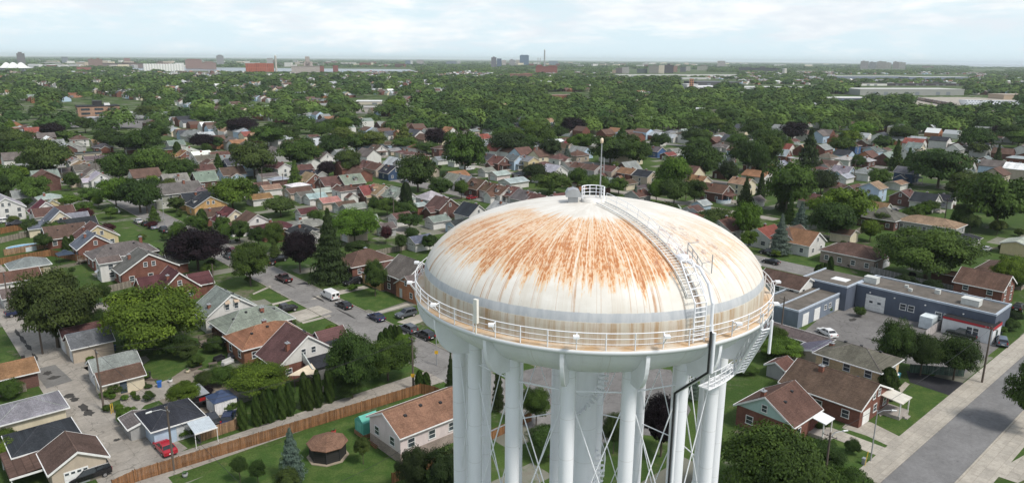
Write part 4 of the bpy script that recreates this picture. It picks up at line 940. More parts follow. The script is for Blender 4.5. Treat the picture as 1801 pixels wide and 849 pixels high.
# the middle distance: (ridge px, ridge axis, length, width, eave, rise, roof, wall, kind, gable)
MID = '''138 238 u 10 8 4.4 2.4 br w hip|130 248 u 11 9 3 2.8 gy w hip|180 252 u 10 8 3 2.2 dg w hip|174 245 u 9 8 3 2 tn be gable|154 267 u 13 6 3 .6 ch be gable|172 274 u 14 8 3 1.6 gb be gable|132 278 v 8 8 4 2 gy w gable|143 284 v 10 9 3 2 tn bb gable|150 289 u 11 9 3.2 2.4 gb w gable|150 306 v 8 8 2.9 2.2 gb be gable|173 303 v 9 9 3.4 2.8 lg w gable|160 296 v 8 9 3.2 2.8 gb w gable|86 340 u 8 7 4 1.6 lg ye hip|40 334 u 8 8 3 2.4 gy w gable|118 268 v 9 8 3 2.4 gy bk gable
308 247 u 10 8 3 2.6 sg w gable|330 258 u 9 8 3.2 2.2 lg be hip|324 264 v 9 8 3 2.6 ob w gable|352 266 u 10 8 4.6 1.6 wt w gable|360 273 u 11 9 3.2 2.4 gb w gable|386 267 u 11 9 3.2 2.6 rb w gable|397 273 u 9 8 3.2 2.6 gy w gable|368 281 v 8 8 3 2.2 br w gable|356 290 u 10 8 3 2.2 rb be gable|409 279 u 9 9 3.5 2.8 dg nb gable|306 306 u 10.5 9.5 3.2 3.4 gy db gable|358 302 u 9.5 9.5 3.2 3.6 sg db gable|406 294 u 11 9.5 3.2 3.0 br lb gable|352 328 u 9 10 4.2 2.4 gb ob hip|362 343 v 9 13 3.2 3.4 ch yb gable|346 338 u 12 9 3.2 2.6 ch yb gable|405 366 v 8.5 11 3.2 3.8 bg cr gable|374 366 u 9 8 3 2.2 br bk gable|443 374 v 8.5 11 3.2 3.2 br w gable|474 285 v 9 8 4.6 2 rb w hip|494 286 v 9 8 4.6 2.2 rb w gable
532 290 u 9 7 3 2 rb w gable|569 268 v 9 10 3.6 3 gb w gable|664 255 v 9 9 3.4 2.8 br w gable|662 242 v 8 8 3.2 2.4 gb ob gable|546 304 v 9 9.5 3.2 3.2 tn bk gable|533 300 u 9 8 3 1.4 ch gr gable|556 299 u 10 8 3 1 ch gr gable|578 311 u 9 10 3.2 3 rb db gable|615 307 u 10.5 10 3.2 3.4 sg db gable|608 326 u 9 8 4.8 1.6 br w hip|648 326 u 9 9 3.2 3.2 rd db gable|668 325 v 9 10 3.6 3 tn w gable|648 283 v 10 9 3.2 2.6 rb cr gable|664 287 v 10 9 3.2 2.6 rb w gable|688 291 v 9 10 3.2 3 ch nb gable|538 385 u 13 9 3 1.8 gy be hip|484 389 u 12 9 3 2 bg bk hip|530 394 u 9 8 3 2 ch w hip
734 252 v 9 9 3.8 2.6 rd w hip|776 255 u 9 8 5 1.8 br db hip|772 238 u 11 9 4 2.4 br cr gable|850 236 u 8 8 5 2.6 rd w gable|802 306 v 10 9 3.2 3 gy w gable|824 310 v 10 9 3.2 3.2 gy db gable|842 315 v 9 10 3.4 3.4 br db gable|868 322 v 9 10 3.2 2.8 br w gable|701 330 v 10 10.5 3.4 3.2 sg w gable|758 335 u 9 9 4.6 2.6 lg w hip|779 347 v 9 10.5 3.4 3.4 br db gable|829 358 v 8.5 9.5 3.4 3.4 ch w gable|740 356 u 7 6 3 .8 lg w gable|862 271 v 9 8 3.4 2.6 dg w gable
878 275 v 9 10 3.6 3 rb db gable|904 273 v 9 8 4.6 2.4 sl lb gable|929 275 v 9 8.5 4.6 2 gy ye gable|956 284 u 10 8 3.2 2 rb w hip|974 290 v 10 11 3.2 3 lg w gable|1005 285 u 11 8 3.2 2 gb w gable|1022 287 v 9 8 4 2 br w gable|1043 290 v 9 8.5 4.8 2 rb gr gable|1073 292 v 9 8.5 4.8 2 rb be gable|994 252 v 10 9 3.6 2.6 br w gable|1008 245 v 9 9 4.4 2.6 cr w gable|1016 265 u 11 9 3.4 2.4 rb w hip|984 270 u 9 9 3.4 2.6 rb w hip|882 327 v 9 10 3.2 2.8 br w gable|903 328 v 8 9 3.2 3 rb w gable|926 335 v 9 10.5 3.4 3 gb w gable|947 342 v 9 9 3.2 2.8 rb w gable|986 340 u 9 8 3 2 rb w gable|1106 296 v 9 8.5 5 2 ob bk gable|1135 300 v 9 8.5 4.8 2.2 ch w gable
1110 251 u 9 8 3.2 2.4 rb be hip|1128 255 v 9 9 3.4 2.8 sl w gable|1153 258 v 10 9 3.4 2.4 gb bl gable|1158 242 u 9 8 3.2 2 tn w hip|1266 251 u 10 8 3.2 2.2 gb gr hip|1276 274 v 8 8 4.4 2.2 gy gr gable|1274 295 u 9 8 3 2 rb w gable|1229 309 v 9 9 3.6 2.4 ob cr gable|1262 324 v 11 9.5 3.6 2.8 rb db gable|1306 313 v 9 9 4.6 2.2 tn cr gable|1168 356 u 8 7 2.9 1.4 rb w hip|1122 334 u 8 8 3 2 rb gr gable
1378 263 v 8 8 3.6 3.2 lg w gable|1456 268 u 10 9 3.4 2.6 gb w hip|1460 282 v 10 9 3.2 2.2 rb w gable|1488 273 u 10 9 3.2 2.2 lg w hip|1521 275 u 10 9 3.2 2.2 lg w hip|1500 251 u 9 8 4.8 1.8 rb bl hip|1520 245 u 9 8 3.2 2.2 gb w gable|1536 258 u 10 9 3.2 2.4 sl lb gable|1484 292 v 9 9 3.4 2.6 gy lb gable|1522 294 u 11 9 3.4 2.6 gy w hip|1537 320 u 8.5 9 5.2 2.2 tn lb gable|1502 325 u 9 9 3.2 2.6 rb w gable|1428 341 v 8 8 3 2.4 rb w gable|1472 320 u 9 8 3 2 rb be hip|1611 251 v 9 9 4.4 3 gy cr gable|1594 260 u 9 8 3.6 2.6 sl w gable|1596 294 v 9 9 4.6 2.4 sl nb gable|1592 334 u 9 9 3.2 2.6 rb db gable|1630 340 v 9 10 3.4 3 ch w gable|1666 343 v 6 6 2.8 2 ch w gable|1725 282 u 14 10 3.4 .7 lg st hip|1772 285 u 12 10 3.2 .7 lg gr hip|1794 275 u 14 10 3.8 .7 lg bk hip|1754 256 u 9 8 3.2 2.4 dg w gable|1699 277 v 9 8 3.4 2.2 tn w gable|1548 356 v 7 6 3 1.6 ob w gable'''
for ln in MID.replace('\n', '|').split('|'):
    a = ln.split(); f = [float(x) for x in a[3:7]]; f[0] *= .88; f[1] *= .84; f[3] *= .9
    fx = dict(door='-x') if rng.random() < .5 else {}
    if rng.random() < .7: fx['chim'] = ((rng.uniform(-2, 2), rng.choice((-1.2, 1.2)), 1.0),)
    if rng.random() < .34: fx['wings'] = ((rng.uniform(-.5, .5), (1 if a[2] == 'v' else -1) * (f[1] / 2 + .9), 3.4, f[0] * .5, 2.6, 1.3, 'y'),)
    if a[9] == 'gable' and f[3] > 2.4 and rng.random() < .22: fx['dormers'] = ((rng.uniform(-1, 1), 1 if a[2] == 'v' else -1, 1.5),)
    if rng.random() < .4: fx['vents'] = rng.choice((1, 2))
    if a[0] == '405': fx = dict(dormers=((-1.8, 1, 1.3), (1.6, 1, 1.3)), desc='burgundy house with two white dormers')
    if a[0] in ('842', '701'): fx = dict(dormers=((0, 1, 2.2),))
    if a[9] == 'gable' and a[2] == 'v' and rng.random() < .4: fx['porch'] = ('-x', 0, f[1] * .75, 2.2, a[7], 2.5); fx.pop('door', None)
    if a[8] == 'w' and rng.random() < .38: a[8] = rng.choice(('be', 'gr', 'db', 'bk', 'be'))
    hs((float(a[0]), float(a[1])), a[2], f[0], f[1], f[2], f[3], a[7], a[8], kind=a[9], **fx)
hs((306, 322), 'u', 16.5, 11.5, 5.0, 2.8, 'gb', 'sg', near=True, garage=('-y', -4.5, 4.0, (.5, .5, .46)), chim=((3.0, -1.0, 1.4),), label='big two-storey sage house with a grey-brown roof and garage below')
sp = G(812, 356, 6.2); sr = empty('solar_array', (sp.x, sp.y, 0), ROTV, 'dark blue solar panels laid on a charcoal roof behind the tank', 'solar panels')
for i in range(3):
    for j in range(2):
        m = MB(); x0 = -2.6 + i * 1.75; y0 = -2.2 + j * 1.1
        q = [(x0, y0), (x0 + 1.65, y0), (x0 + 1.65, y0 + 1.0), (x0, y0 + 1.0)]; zf = lambda y: 6.45 + (y + .0) * .45
        m.add([(a, b, zf(b)) for a, b in q] + [(a, b, zf(b) - .06) for a, b in q], [(0, 1, 2, 3), (7, 6, 5, 4), (0, 4, 5, 1), (1, 5, 6, 2), (2, 6, 7, 3), (3, 7, 4, 0)])
        m.build('panel', m_plain('solar_cell', (0.02, 0.035, 0.075), 0.15, 0, 0.6), sr)
GAR = '''524 330 u 11 8 rb be|534 337 u 6 6 gb w|554 340 u 8 6 lg w|577 347 u 8 6.5 pk be|606 354 u 8 6 rb gr|622 358 u 9 6 gy gr|539 366 u 7 5.5 bg w|456 341 u 8.5 7 ob w|454 321 u 9 7 rb w|475 325 u 8 6 tn w|704 374 u 7 6 rb w|769 379 u 7.5 5.5 gy w|808 386 u 8 6 ch lb|679 392 u 5 4.5 gb gr|856 295 u 7 6 gy w|878 301 u 9 7 lg pi|903 313 u 12 9 lg w|1234 352 u 6 5.5 lg lb|1208 369 u 7 6 dg be|1218 362 u 7 6 rb w|738 414 u 7.5 6 sl w|655 378 u 3 2.6 lg w|1330 345 u 6 5 gb w|1184 361 u 5 4.5 lg w|622 400 u 7 6 gb be|1486 306 u 9 6 lg w|1598 300 u 5 5 lg w|430 330 u 6 5 rb w|112 296 u 8 6 gb be|98 288 u 7 6 gy w'''
for ln in GAR.replace('\n', '|').split('|'):
    a = ln.split(); a[3] = float(a[3]) * .86; a[4] = float(a[4]) * .86; gar((float(a[0]), float(a[1])), a[2], float(a[3]), float(a[4]), a[5], a[6], eave=2.5, rise=1.3, garage=('-x', 0, min(3.0, float(a[4]) - 1.6), (.6, .6, .58)), wins=False)
hs((640, 439), 'u', 12, 9, 3.2, 2.4, 'rb', 'bk', kind='hip', near=True, door='-y', chim=((1, 1, .6),), base=('w', .7), label='red brick bungalow with a red-brown hip roof and white base')
hs((682, 460), 'u', 9.5, 8.0, 3.0, 2.2, 'br', 'yb', kind='hip', near=True, chim=((2, 0, .8),), label='yellow brick bungalow behind the small round lawn tree')
hs((722, 455), 'v', 9.0, 9.0, 4.4, 3.2, 'gb', 'db', near=True, porch=('-x', 0, 3.2, 2.2, 'gb', 2.7), label='dark brick two-storey house with a white porch rail at the tower edge')

# ------------------------------------------------------------------ vehicles
M_CARPAINT = mat('car_paint', lambda t: bsdf(t, ocol(t), 0.25, 0.0, 0.6))
M_TYRE = m_plain('tyre', (0.018, 0.018, 0.018), 0.9)
M_RIM = m_plain('rim', (0.4, 0.4, 0.41), 0.3, 0.6)
M_CARGLASS = mat('car_glass', lambda t: bsdf(t, (0.012, 0.014, 0.017), 0.06, 0, 0.8))
M_LAMP = m_plain('headlamp', (0.7, 0.7, 0.68), 0.15, 0, .6)
M_TAIL = m_plain('tail_lamp', (0.35, 0.012, 0.012), 0.2, 0, .6)
CARS = dict(
    sedan=(4.7, 1.80, [(-2.35, .42), (-2.33, .86), (-2.1, .98), (-1.5, 1.02), (1.05, .96), (1.9, .84), (2.28, .70), (2.35, .42)], [(-1.75, 1.0), (-1.15, 1.42), (.05, 1.44), (.95, .96)]),
    suv=(4.6, 1.86, [(-2.28, .48), (-2.27, 1.0), (-2.2, 1.12), (1.0, 1.10), (1.85, 1.02), (2.2, .86), (2.3, .48)], [(-2.18, 1.1), (-1.9, 1.66), (.1, 1.70), (.95, 1.08)]),
    minivan=(5.1, 1.98, [(-2.5, .42), (-2.5, 1.02), (-2.4, 1.12), (1.4, 1.06), (2.1, .92), (2.45, .74), (2.55, .42)], [(-2.42, 1.1), (-2.2, 1.70), (.6, 1.74), (1.6, 1.04)]),
    pickup=(5.6, 2.0, [(-2.75, .55), (-2.75, 1.12), (1.1, 1.14), (2.1, 1.10), (2.6, .98), (2.75, .55)], [(-.85, 1.12), (-.7, 1.82), (.55, 1.84), (1.25, 1.12)]))
def loft(mb, prof, w, ins, mi=0):
    """side profile across the width, edges pulled in at both flanks"""
    n = len(prof); cx = sum(p[0] for p in prof) / n; cz = sum(p[1] for p in prof) / n; vs = []
    for y, k in ((-w / 2, ins), (-w / 2 + .12, 0), (w / 2 - .12, 0), (w / 2, ins)):
        for x, z in prof: vs.append((x + (cx - x) / max(.01, abs(cx - x)) * k if abs(x - cx) > .3 else x, y, z - (k if z > cz else 0)))
    fs = [tuple(range(n)), tuple(range(4 * n - 1, 3 * n - 1, -1))]
    for r_ in range(3):
        for i in range(n): fs.append((r_ * n + (i + 1) % n, r_ * n + i, (r_ + 1) * n + i, (r_ + 1) * n + (i + 1) % n))
    mb.add(vs, [tuple(reversed(f)) for f in fs], mi)
def wheels(root, L, w, xs, r=.34):
    for x in xs:
        for sy in (-1, 1):
            t = MB(); t.tube((x, sy * (w / 2 - .20), r), (x, sy * (w / 2 + .02), r), r, n=18)
            wo_ = empty('wheel', (0, 0, 0)); wo_.parent = root
            t.build('tyre', M_TYRE, wo_); q = MB(); q.tube((x, sy * (w / 2 + .0), r), (x, sy * (w / 2 + .035), r), r * .62, n=14); q.build('rim', M_RIM, wo_)
def car(pxy, kind, col, ang, label, cat=None, z=0.0, parts=True, group=None):
    """ang: heading in the street frame, degrees from the u axis"""
    g = G(pxy[0], pxy[1], 0.7); root = empty('van' if kind == 'van' else ('pickup_truck' if kind == 'pickup' else 'parked_car'), (g.x, g.y, z), TH + R(ang), label, cat or {'sedan': 'car', 'suv': 'car', 'minivan': 'minivan', 'pickup': 'pickup truck', 'van': 'van'}[kind], group)
    LAND.append((label, P(g), 'car'))
    b = MB()
    if kind == 'van':
        L, w = 5.6, 2.0
        loft(b, [(-2.75, .5), (-2.75, 1.9), (-2.6, 2.05), (.9, 2.08), (1.7, 1.25), (2.6, 1.05), (2.8, .8), (2.8, .5)], w, .08)
        b.build('body', M_CARPAINT, root, color=col)
        q = MB(); q.add([(1.0, -.8, 1.98), (1.0, .8, 1.98), (1.66, .86, 1.33), (1.66, -.86, 1.33)], [(0, 1, 2, 3)]); 
        for i, v in enumerate(q.v): q.v[i] = (v[0] + .03, v[1], v[2] + .02)
        q.build('windscreen', M_CARGLASS, root)
        for sy in (-1, 1):
            q = MB(); q.box(.2, 1.1, sy * 1.002 - .01, sy * 1.002 + .01, 1.3, 1.8); q.build('side_window', M_CARGLASS, root)
        for y in (-.5, .5):
            q = MB(); q.box(-2.775, -2.74, y - .33, y + .33, 1.2, 1.75); q.build('rear_window', M_CARGLASS, root)
        xs = (-1.7, 1.85)
    else:
        L, w, prof, top = CARS[kind]; loft(b, prof, w, .06)
        if kind == 'pickup':
            b.box(-2.62, -.95, -.82, .82, 1.145, 1.16, 1)
        b.build('body', [M_CARPAINT, M_DARKMETAL], root, color=col)
        # glasshouse and roof panel
        c = MB(); (x0, z0), (x1, z1), (x2, z2), (x3, z3) = top; wb, wt = w / 2 - .06, w / 2 - .26
        vs = [(x0, -wb, z0 - .05), (x3, -wb, z3 - .05), (x3, wb, z3 - .05), (x0, wb, z0 - .05), (x1, -wt, z1), (x2, -wt, z2), (x2, wt, z2), (x1, wt, z1)]
        c.add(vs, [(0, 1, 5, 4), (1, 2, 6, 5), (2, 3, 7, 6), (3, 0, 4, 7), (4, 5, 6, 7)]); c.build('windows', M_CARGLASS, root)
        rf = MB(); rf.add([(x1 - .1, -wt - .03, z1 - .03), (x2 + .12, -wt - .03, z2 - .03), (x2 + .12, wt + .03, z2 - .03), (x1 - .1, wt + .03, z1 - .03), (x1, -wt + .05, z1 + .05), (x2, -wt + .05, z2 + .05), (x2, wt - .05, z2 + .05), (x1, wt - .05, z1 + .05)],
                         [(0, 1, 5, 4), (1, 2, 6, 5), (2, 3, 7, 6), (3, 0, 4, 7), (4, 5, 6, 7), (3, 2, 1, 0)])
        for sy in (-1, 1):
            for f_ in ((0, 1), (.45, .45), (1, 0)):
                xb = x0 + (x3 - x0) * (f_[0]); xt = x1 + (x2 - x1) * (f_[0]); rf.tube((xb, sy * wb, (z0 + (z3 - z0) * f_[0])), (xt, sy * (wt + .01), z1 + (z2 - z1) * f_[0]), .045, n=4)
        rf.build('roof', M_CARPAINT, root, color=col)
        xs = (-L / 2 + .95, L / 2 - .9)
    wheels(root, L, w, xs, .38 if kind in ('pickup', 'suv') else .33)
    zz = .75 if kind in ('sedan', 'minivan') else .85
    xf = (prof[-2][0] if kind != 'van' else 2.78); xr = (prof[1][0] if kind != 'van' else -2.75)
    for sy in (-1, 1):
        q = MB(); q.box(xf - .16, xf + .03, sy * (w / 2 - .38) - .2, sy * (w / 2 - .38) + .2, zz - .14, zz + .02); q.build('headlight', M_LAMP, root)
        q = MB(); q.box(xr - .03, xr + .1, sy * (w / 2 - .25) - .12, sy * (w / 2 - .25) + .12, zz - .05, zz + (.15 if kind == 'sedan' else .3)); q.build('tail_light', M_TAIL, root)
    q = MB(); q.box(xr - .035, xr - .005, -.26, .26, zz - .22, zz - .08); q.build('number_plate', M_TRIM, root)
    return root
BLK, NAVY, SILV, WHT, RED, DGY, BURG = (.012, .012, .014), (.012, .02, .06), (.45, .46, .47), (.72, .72, .71), (.34, .012, .025), (.07, .08, .09), (.09, .015, .03)
car((156, 832), 'minivan', BLK, 180, 'black minivan parked in front of the arched-pane garage door')
car((290, 784), 'sedan', RED, 92, 'bright red sedan beside the pale blue garage at the lane corner')
car((499, 489), 'pickup', (.05, .012, .012), 92, 'dark maroon pickup truck on the side street left of the spruce')
car((580, 519), 'van', WHT, 90, 'white panel van parked on the side street')
car((605, 535), 'sedan', BLK, 92, 'black sedan parked right behind the white van')
car((662, 556), 'sedan', NAVY, 90, 'dark blue sedan alone at the far kerb of the side street')
car((718, 577), 'suv', DGY, 90, 'dark grey hatchback parked in front of the black crossover')
car((748, 588), 'suv', BLK, 90, 'black crossover parked nearest the lane end below the tank')
car((620, 495), 'suv', BLK, 180, 'black crossover in the drive beside the round lawn tree')
car((500, 543), 'pickup', BLK, 0, 'black pickup parked in a drive beside the grey bungalow')
car((714, 551), 'suv', DGY, 178, 'dark car half hidden in the drive by the tower edge')
car((203, 371), 'suv', WHT, 270, 'white car crossing at the far end of the side street')
car((243, 388), 'sedan', SILV, 90, 'silver sedan first in the line at the lamp post kerb')
car((255, 393), 'sedan', BLK, 90, 'black sedan between two silver cars at the lamp post kerb')
car((268, 398), 'sedan', (.22, .26, .31), 90, 'blue-grey sedan third in the line at the lamp post kerb')
car((288, 404), 'pickup', (.02, .025, .035), 90, 'dark navy pickup last in the line at the lamp post kerb')
car((407, 441), 'suv', BURG, 90, 'burgundy car by the dark purple tree'); car((402, 449), 'sedan', DGY, 90, 'dark grey car beside the burgundy one by the dark purple tree')
car((490, 455), 'suv', BLK, 178, 'black car under the second dark purple tree'); car((473, 460), 'suv', BLK, 90, 'black car left of the second dark purple tree')
car((36, 547), 'pickup', NAVY, 5, 'dark blue car parked by the old grey shed', 'car')
car((401, 733), 'sedan', NAVY, 60, 'dark blue car behind the board fence by the white curtained canopy')
car((372, 737), 'suv', (.015, .015, .02), 85, 'black off-roader with a blue soft top behind the board fence')
car((86, 320), 'van', WHT, 10, 'white van at the street corner behind the yellow house')
car((118, 318), 'suv', WHT, 5, 'small white car right of the street corner van')
car((10, 388), 'suv', WHT, 0, 'white car beside a black one at the left edge'); car((25, 395), 'suv', BLK, 5, 'black car next to a white one at the left edge')
car((1455, 583), 'sedan', WHT, 60, 'white car alone in the workshop car park')
car((1692, 587), 'pickup', (.012, .02, .018), 90, 'dark green pickup beside the white annex')
car((1762, 599), 'suv', (.10, .13, .17), 20, 'slate blue crossover at the corner of the workshop car park')
car((1508, 467), 'sedan', BLK, 100, 'black car on the drive of the stone bungalow')
car((1356, 459), 'sedan', BLK, 90, 'black car parked at the kerb by the tank'); car((1350, 443), 'suv', BLK, 92, 'black car under the blue spruce')
car((1793, 540), 'suv', BLK, 0, 'black car behind the workshop at the right edge')
car((830, 347), 'sedan', (.22, .01, .015), 0, 'red car beside the solar panel house')
car((712, 319), 'sedan', DGY, 90, 'grey car under the broad tree left of the tank'); car((1572, 371), 'suv', BLK, 0, 'black car beside the pyramid roofed house')
car((592, 298), 'suv', (.3, .3, .32), 0, 'grey car parked beyond the small purple tree'); car((825, 297), 'sedan', WHT, 0, 'white car below the tall full-crowned tree')
car((1735, 437), 'sedan', SILV, 0, 'silver car in the yard beside the white flat roofed garage')
for i, (x, y) in enumerate(((545, 245), (552, 253), (560, 262), (600, 296), (640, 308), (1185, 388))):
    car((x, y), 'sedan', (SILV, WHT, DGY, NAVY, RED, BLK)[i], 40, ('silver car far up the street between tall trees', 'white car just nearer than the silver one far up the street', 'grey car nearest of three far up the street', 'navy car in front of the brown gabled row', 'red car in front of the brown gabled row', 'black car in a back yard behind the dome')[i])
# trailer, canopy, gazebo, pool ...
def thing(name, loc, rz, label, cat, group=None):
    o = empty(name, loc, rz, label, cat, group); LAND.append((label, P(loc), cat)); return o
g = G(350, 708); o = thing('box_trailer', (g.x, g.y, 0), ROTV, 'black trailer with a silver roof behind the pale blue garage', 'trailer')
b = MB(); loft(b, [(-2.2, .5), (-2.2, 2.1), (2.2, 2.1), (2.3, .5)], 2.1, .06); b.build('body', M_CARPAINT, o, color=BLK); m = MB(); m.box(-2.2, 2.2, -1.0, 1.0, 2.105, 2.2); m.build('roof', M_GALV, o)
m = MB(); m.box(-2.23, -2.205, -.6, .6, 1.2, 1.75); m.build('rear_window', m_plain('red_panel', (.3, .02, .02), .4), o); wheels(o, 4.4, 2.1, (-.5, .5)); m = MB(); m.tube((2.2, 0, .5), (3.4, 0, .5), .06); m.build('hitch', M_DARKMETAL, o)
def canopy(pxy, col, label, curtain, sz=3.0, rot=ROTU, h=2.2):
    g = G(pxy[0], pxy[1], h); o = thing('gazebo', (g.x, g.y, 0), rot, label, 'gazebo'); a = sz / 2
    m = MB(); m.add([(-a, -a, h), (a, -a, h), (a, a, h), (-a, a, h), (-.45, -.45, h + .75), (.45, -.45, h + .75), (.45, .45, h + .75), (-.45, .45, h + .75)], [(0, 1, 5, 4), (1, 2, 6, 5), (2, 3, 7, 6), (3, 0, 4, 7), (4, 5, 6, 7), (3, 2, 1, 0)])
    m.add([(-.6, -.6, h + .8), (.6, -.6, h + .8), (.6, .6, h + .8), (-.6, .6, h + .8), (0, 0, h + 1.15)], [(0, 1, 4), (1, 2, 4), (2, 3, 4), (3, 0, 4), (3, 2, 1, 0)]); m.build('canopy', M_PAINT, o, color=col)
    for x in (-1, 1):
        for y in (-1, 1): MB().tube((x * (a - .1), y * (a - .1), 0), (x * (a - .1), y * (a - .1), h), .05).build('post', M_DARKMETAL, o)
    if curtain:
        for axis in 'xy':
            m = MB(); n = 26; pts = [(-a + .15 + (sz - .3) * i / n, .05 * math.sin(i * 1.9)) for i in range(n + 1)]
            vs = []
            for t_, w_ in pts:
                for z in (.15, h - .05): vs.append((t_, -a + .12 + w_, z) if axis == 'y' else (-a + .12 + w_, t_, z))
            m.add(vs, [(2 * i, 2 * i + 2, 2 * i + 3, 2 * i + 1) for i in range(n)]); m.build('curtain', M_PAINT, o, color=(.74, .73, .72))
    return o
canopy((389, 697), (.035, .055, .11), 'navy canopy with white curtains in the back yard', True, 3.6)
canopy((114, 446), (.03, .045, .07), 'navy gazebo in front of the orange fence', False, 3.8)
canopy((30, 392), (.02, .02, .024), 'black flat canopy by the two cars at the left edge', False, 3.4)
# eight-sided screen house
g = G(569, 818); o = thing('screen_house', (g.x, g.y + 2.4, 0), R(10), 'eight-sided screen house with a brown shingle roof on the lawn', 'gazebo')
m = MB(); m.lathe([(2.35, .1), (2.35, 2.1)], 8, smooth=False)
M_MESH = mat('screen_mesh', lambda t: bsdf(t, t.mix(t.ramp(t.math('FRACT', t.math('MULTIPLY', t.sep(obc(t))[2], 3.2)), 0, .2), (.05, .047, .043), (.028, .027, .026)), .7))
m.build('screen', M_MESH, o); m = MB(); m.lathe([(2.75, 2.02), (2.75, 2.14), (.25, 3.2), (.01, 3.22)], 8, smooth=False); m.build('roof', M_SHINGLE, o, color=(.19, .11, .075))
m = MB(); m.lathe([(.01, .1), (2.8, .1), (2.8, 0)], 8, smooth=False); m.build('base', M_CONCRETE_BLK, o, color=(.30, .25, .19))
for i in range(8):
    a = i * math.pi / 4; MB().tube((2.37 * math.cos(a), 2.37 * math.sin(a), .1), (2.37 * math.cos(a), 2.37 * math.sin(a), 2.1), .06).build('post', M_DARKMETAL, o)
# greenhouse tent
g = G(640, 770); o = thing('garden_tent', (g.x + .3, g.y + 1.5, 0), ROTU, 'teal greenhouse tent beside the pink house', 'greenhouse')
m = MB(); m.prism([(-1.15, .6), (1.15, .6), (1.15, 2.3), (0, 3.1), (-1.15, 2.3)], -1.4, 1.4); m.build('cover', M_PAINT, o, color=(.10, .36, .29)); m = MB(); m.box(-1.5, 1.5, -1.25, 1.25, 0, .6); m.build('base', M_FENCE, o, color=(.25, .14, .08))
m = MB(); m.box(-1.43, -1.405, -.6, .6, .8, 2.2); m.build('door_flap', M_PAINT, o, color=(.16, .45, .37))
g = G(686, 783); o = thing('deck', (g.x - .6, g.y + 1.8, 0), ROTU, 'brown timber deck stairs against the pink house', 'deck')
m = MB(); m.box(-1.6, 1.6, -1.5, 1.5, 1.0, 1.15); m.build('boards', M_FENCE, o, color=(.24, .12, .06)); m = MB()
for i in range(5): m.box(-1.6 - i * .28, -1.6 - i * .28 + .25, -1.2, 1.2, .8 - i * .2, .88 - i * .2)
m.build('steps', M_FENCE, o, color=(.24, .12, .06)); m = MB()
for i in range(9): m.box(-1.6 + i * .4 - .03, -1.6 + i * .4 + .03, -1.5, -1.44, 1.15, 2.0)
m.box(-1.65, 1.65, -1.52, -1.42, 2.0, 2.08); m.build('railing', M_FENCE, o, color=(.22, .11, .055))
for q in range(4):
    m = MB(); m.box(-1.5 + (q % 2) * 2.9, -1.4 + (q % 2) * 2.9, -1.4 + (q // 2) * 2.7, -1.3 + (q // 2) * 2.7, 0, 1.0); m.build('post', M_FENCE, o, color=(.2, .1, .05))
# pools
def pool(pxy, r, ry, label):
    g = G(pxy[0], pxy[1], 1.1); o = thing('swimming_pool', (g.x, g.y, 0), ROTU, label, 'pool'); n = 36
    m = MB(); vs = []
    for k, z in ((1, 0), (1, 1.2), (.93, 1.2), (.93, .95)): vs += [(r * k * math.cos(i * 2 * math.pi / n), ry * k * math.sin(i * 2 * math.pi / n), z) for i in range(n)]
    m.add(vs, [(a * n + i, a * n + (i + 1) % n, (a + 1) * n + (i + 1) % n, (a + 1) * n + i) for a in range(3) for i in range(n)]); m.build('wall', M_PAINT, o, color=(.5, .55, .58))
    m = MB(); m.add([(r * .94 * math.cos(i * 2 * math.pi / n), ry * .94 * math.sin(i * 2 * math.pi / n), 1.0) for i in range(n)], [tuple(range(n))]); m.build('water', mat('pool_water', lambda t: bsdf(t, t.mix(t.noise(obc(t), 1.2, 3), (.03, .22, .42), (.10, .38, .56)), .08)), o)
    m = MB(); m.box(r + .05, r + 1.5, -1.2, 1.2, 0, 1.15); m.build('deck', M_FENCE, o, color=(.34, .26, .17))
pool((42, 433), 4.2, 2.6, 'oval above-ground pool with blue water between two board fences')
pool((1273, 351), 3.2, 2.6, 'small round blue pool behind the dome at the right')
# metal carport roof on the pale blue garage
g = G(355, 748, 2.3); o = thing('patio_cover', (g.x, g.y, 0), ROTU, 'corrugated metal lean-to cover on the pale blue garage', 'lean-to')
m = MB()
for i in range(12): m.prism([(-1.6, 2.16), (1.5, 2.65), (1.5, 2.7), (-1.6, 2.21)], -1.5 + i * .25, -1.5 + i * .25 + (.235), 'x')
m.build('roof', m_plain('pale_sheet', (.52, .57, .60), .4, .2), o); m = MB(); m.box(-1.58, 1.55, -1.75, -1.62, 2.1, 2.26); m.build('fascia', M_TRIM, o)
for x in (-1.5, 1.45): MB().tube((x, -1.6, 0), (x, -1.6, 2.15), .05).build('post', M_TRIM, o)
# sail and patio roof by the white gable house
g = G(560, 622, 3.2); o = thing('patio_room', (g.x + 1.0, g.y + .5, 0), ROTU, 'patio room with a black roof joined to the white gable house', 'patio room')
m = MB(); m.prism([(-3.4, 2.3), (3.4, 3.6), (3.4, 3.75), (-3.4, 2.45)], -4.0, 5.0, 'x'); m.build('roof', M_SHINGLE, o, color=(.032, .034, .04)); m = MB(); m.box(-3.7, 4.8, -3.0, 3.2, 0, 2.35); m.build('wall', M_SIDING, o, color=(.30, .30, .28))
m = MB(); m.prism([(-3.4, 2.45), (0, 2.6), (0, 4.4), (-3.4, 2.6)], -4.1, -3.95, 'x'); m.build('glazed_end', m_plain('pale_glazing', (.46, .5, .48), .2), o)
for y in (-2.4, -.9): window(o, (-3.7, y, 1.4), '-x', 1.1, 1.3, False)
g = G(533, 655, 2.4); o = thing('shade_sail', (g.x, g.y, 0), ROTU, 'cream triangular shade sail over a patio', 'shade sail')
m = MB(); n = 8; vs = []
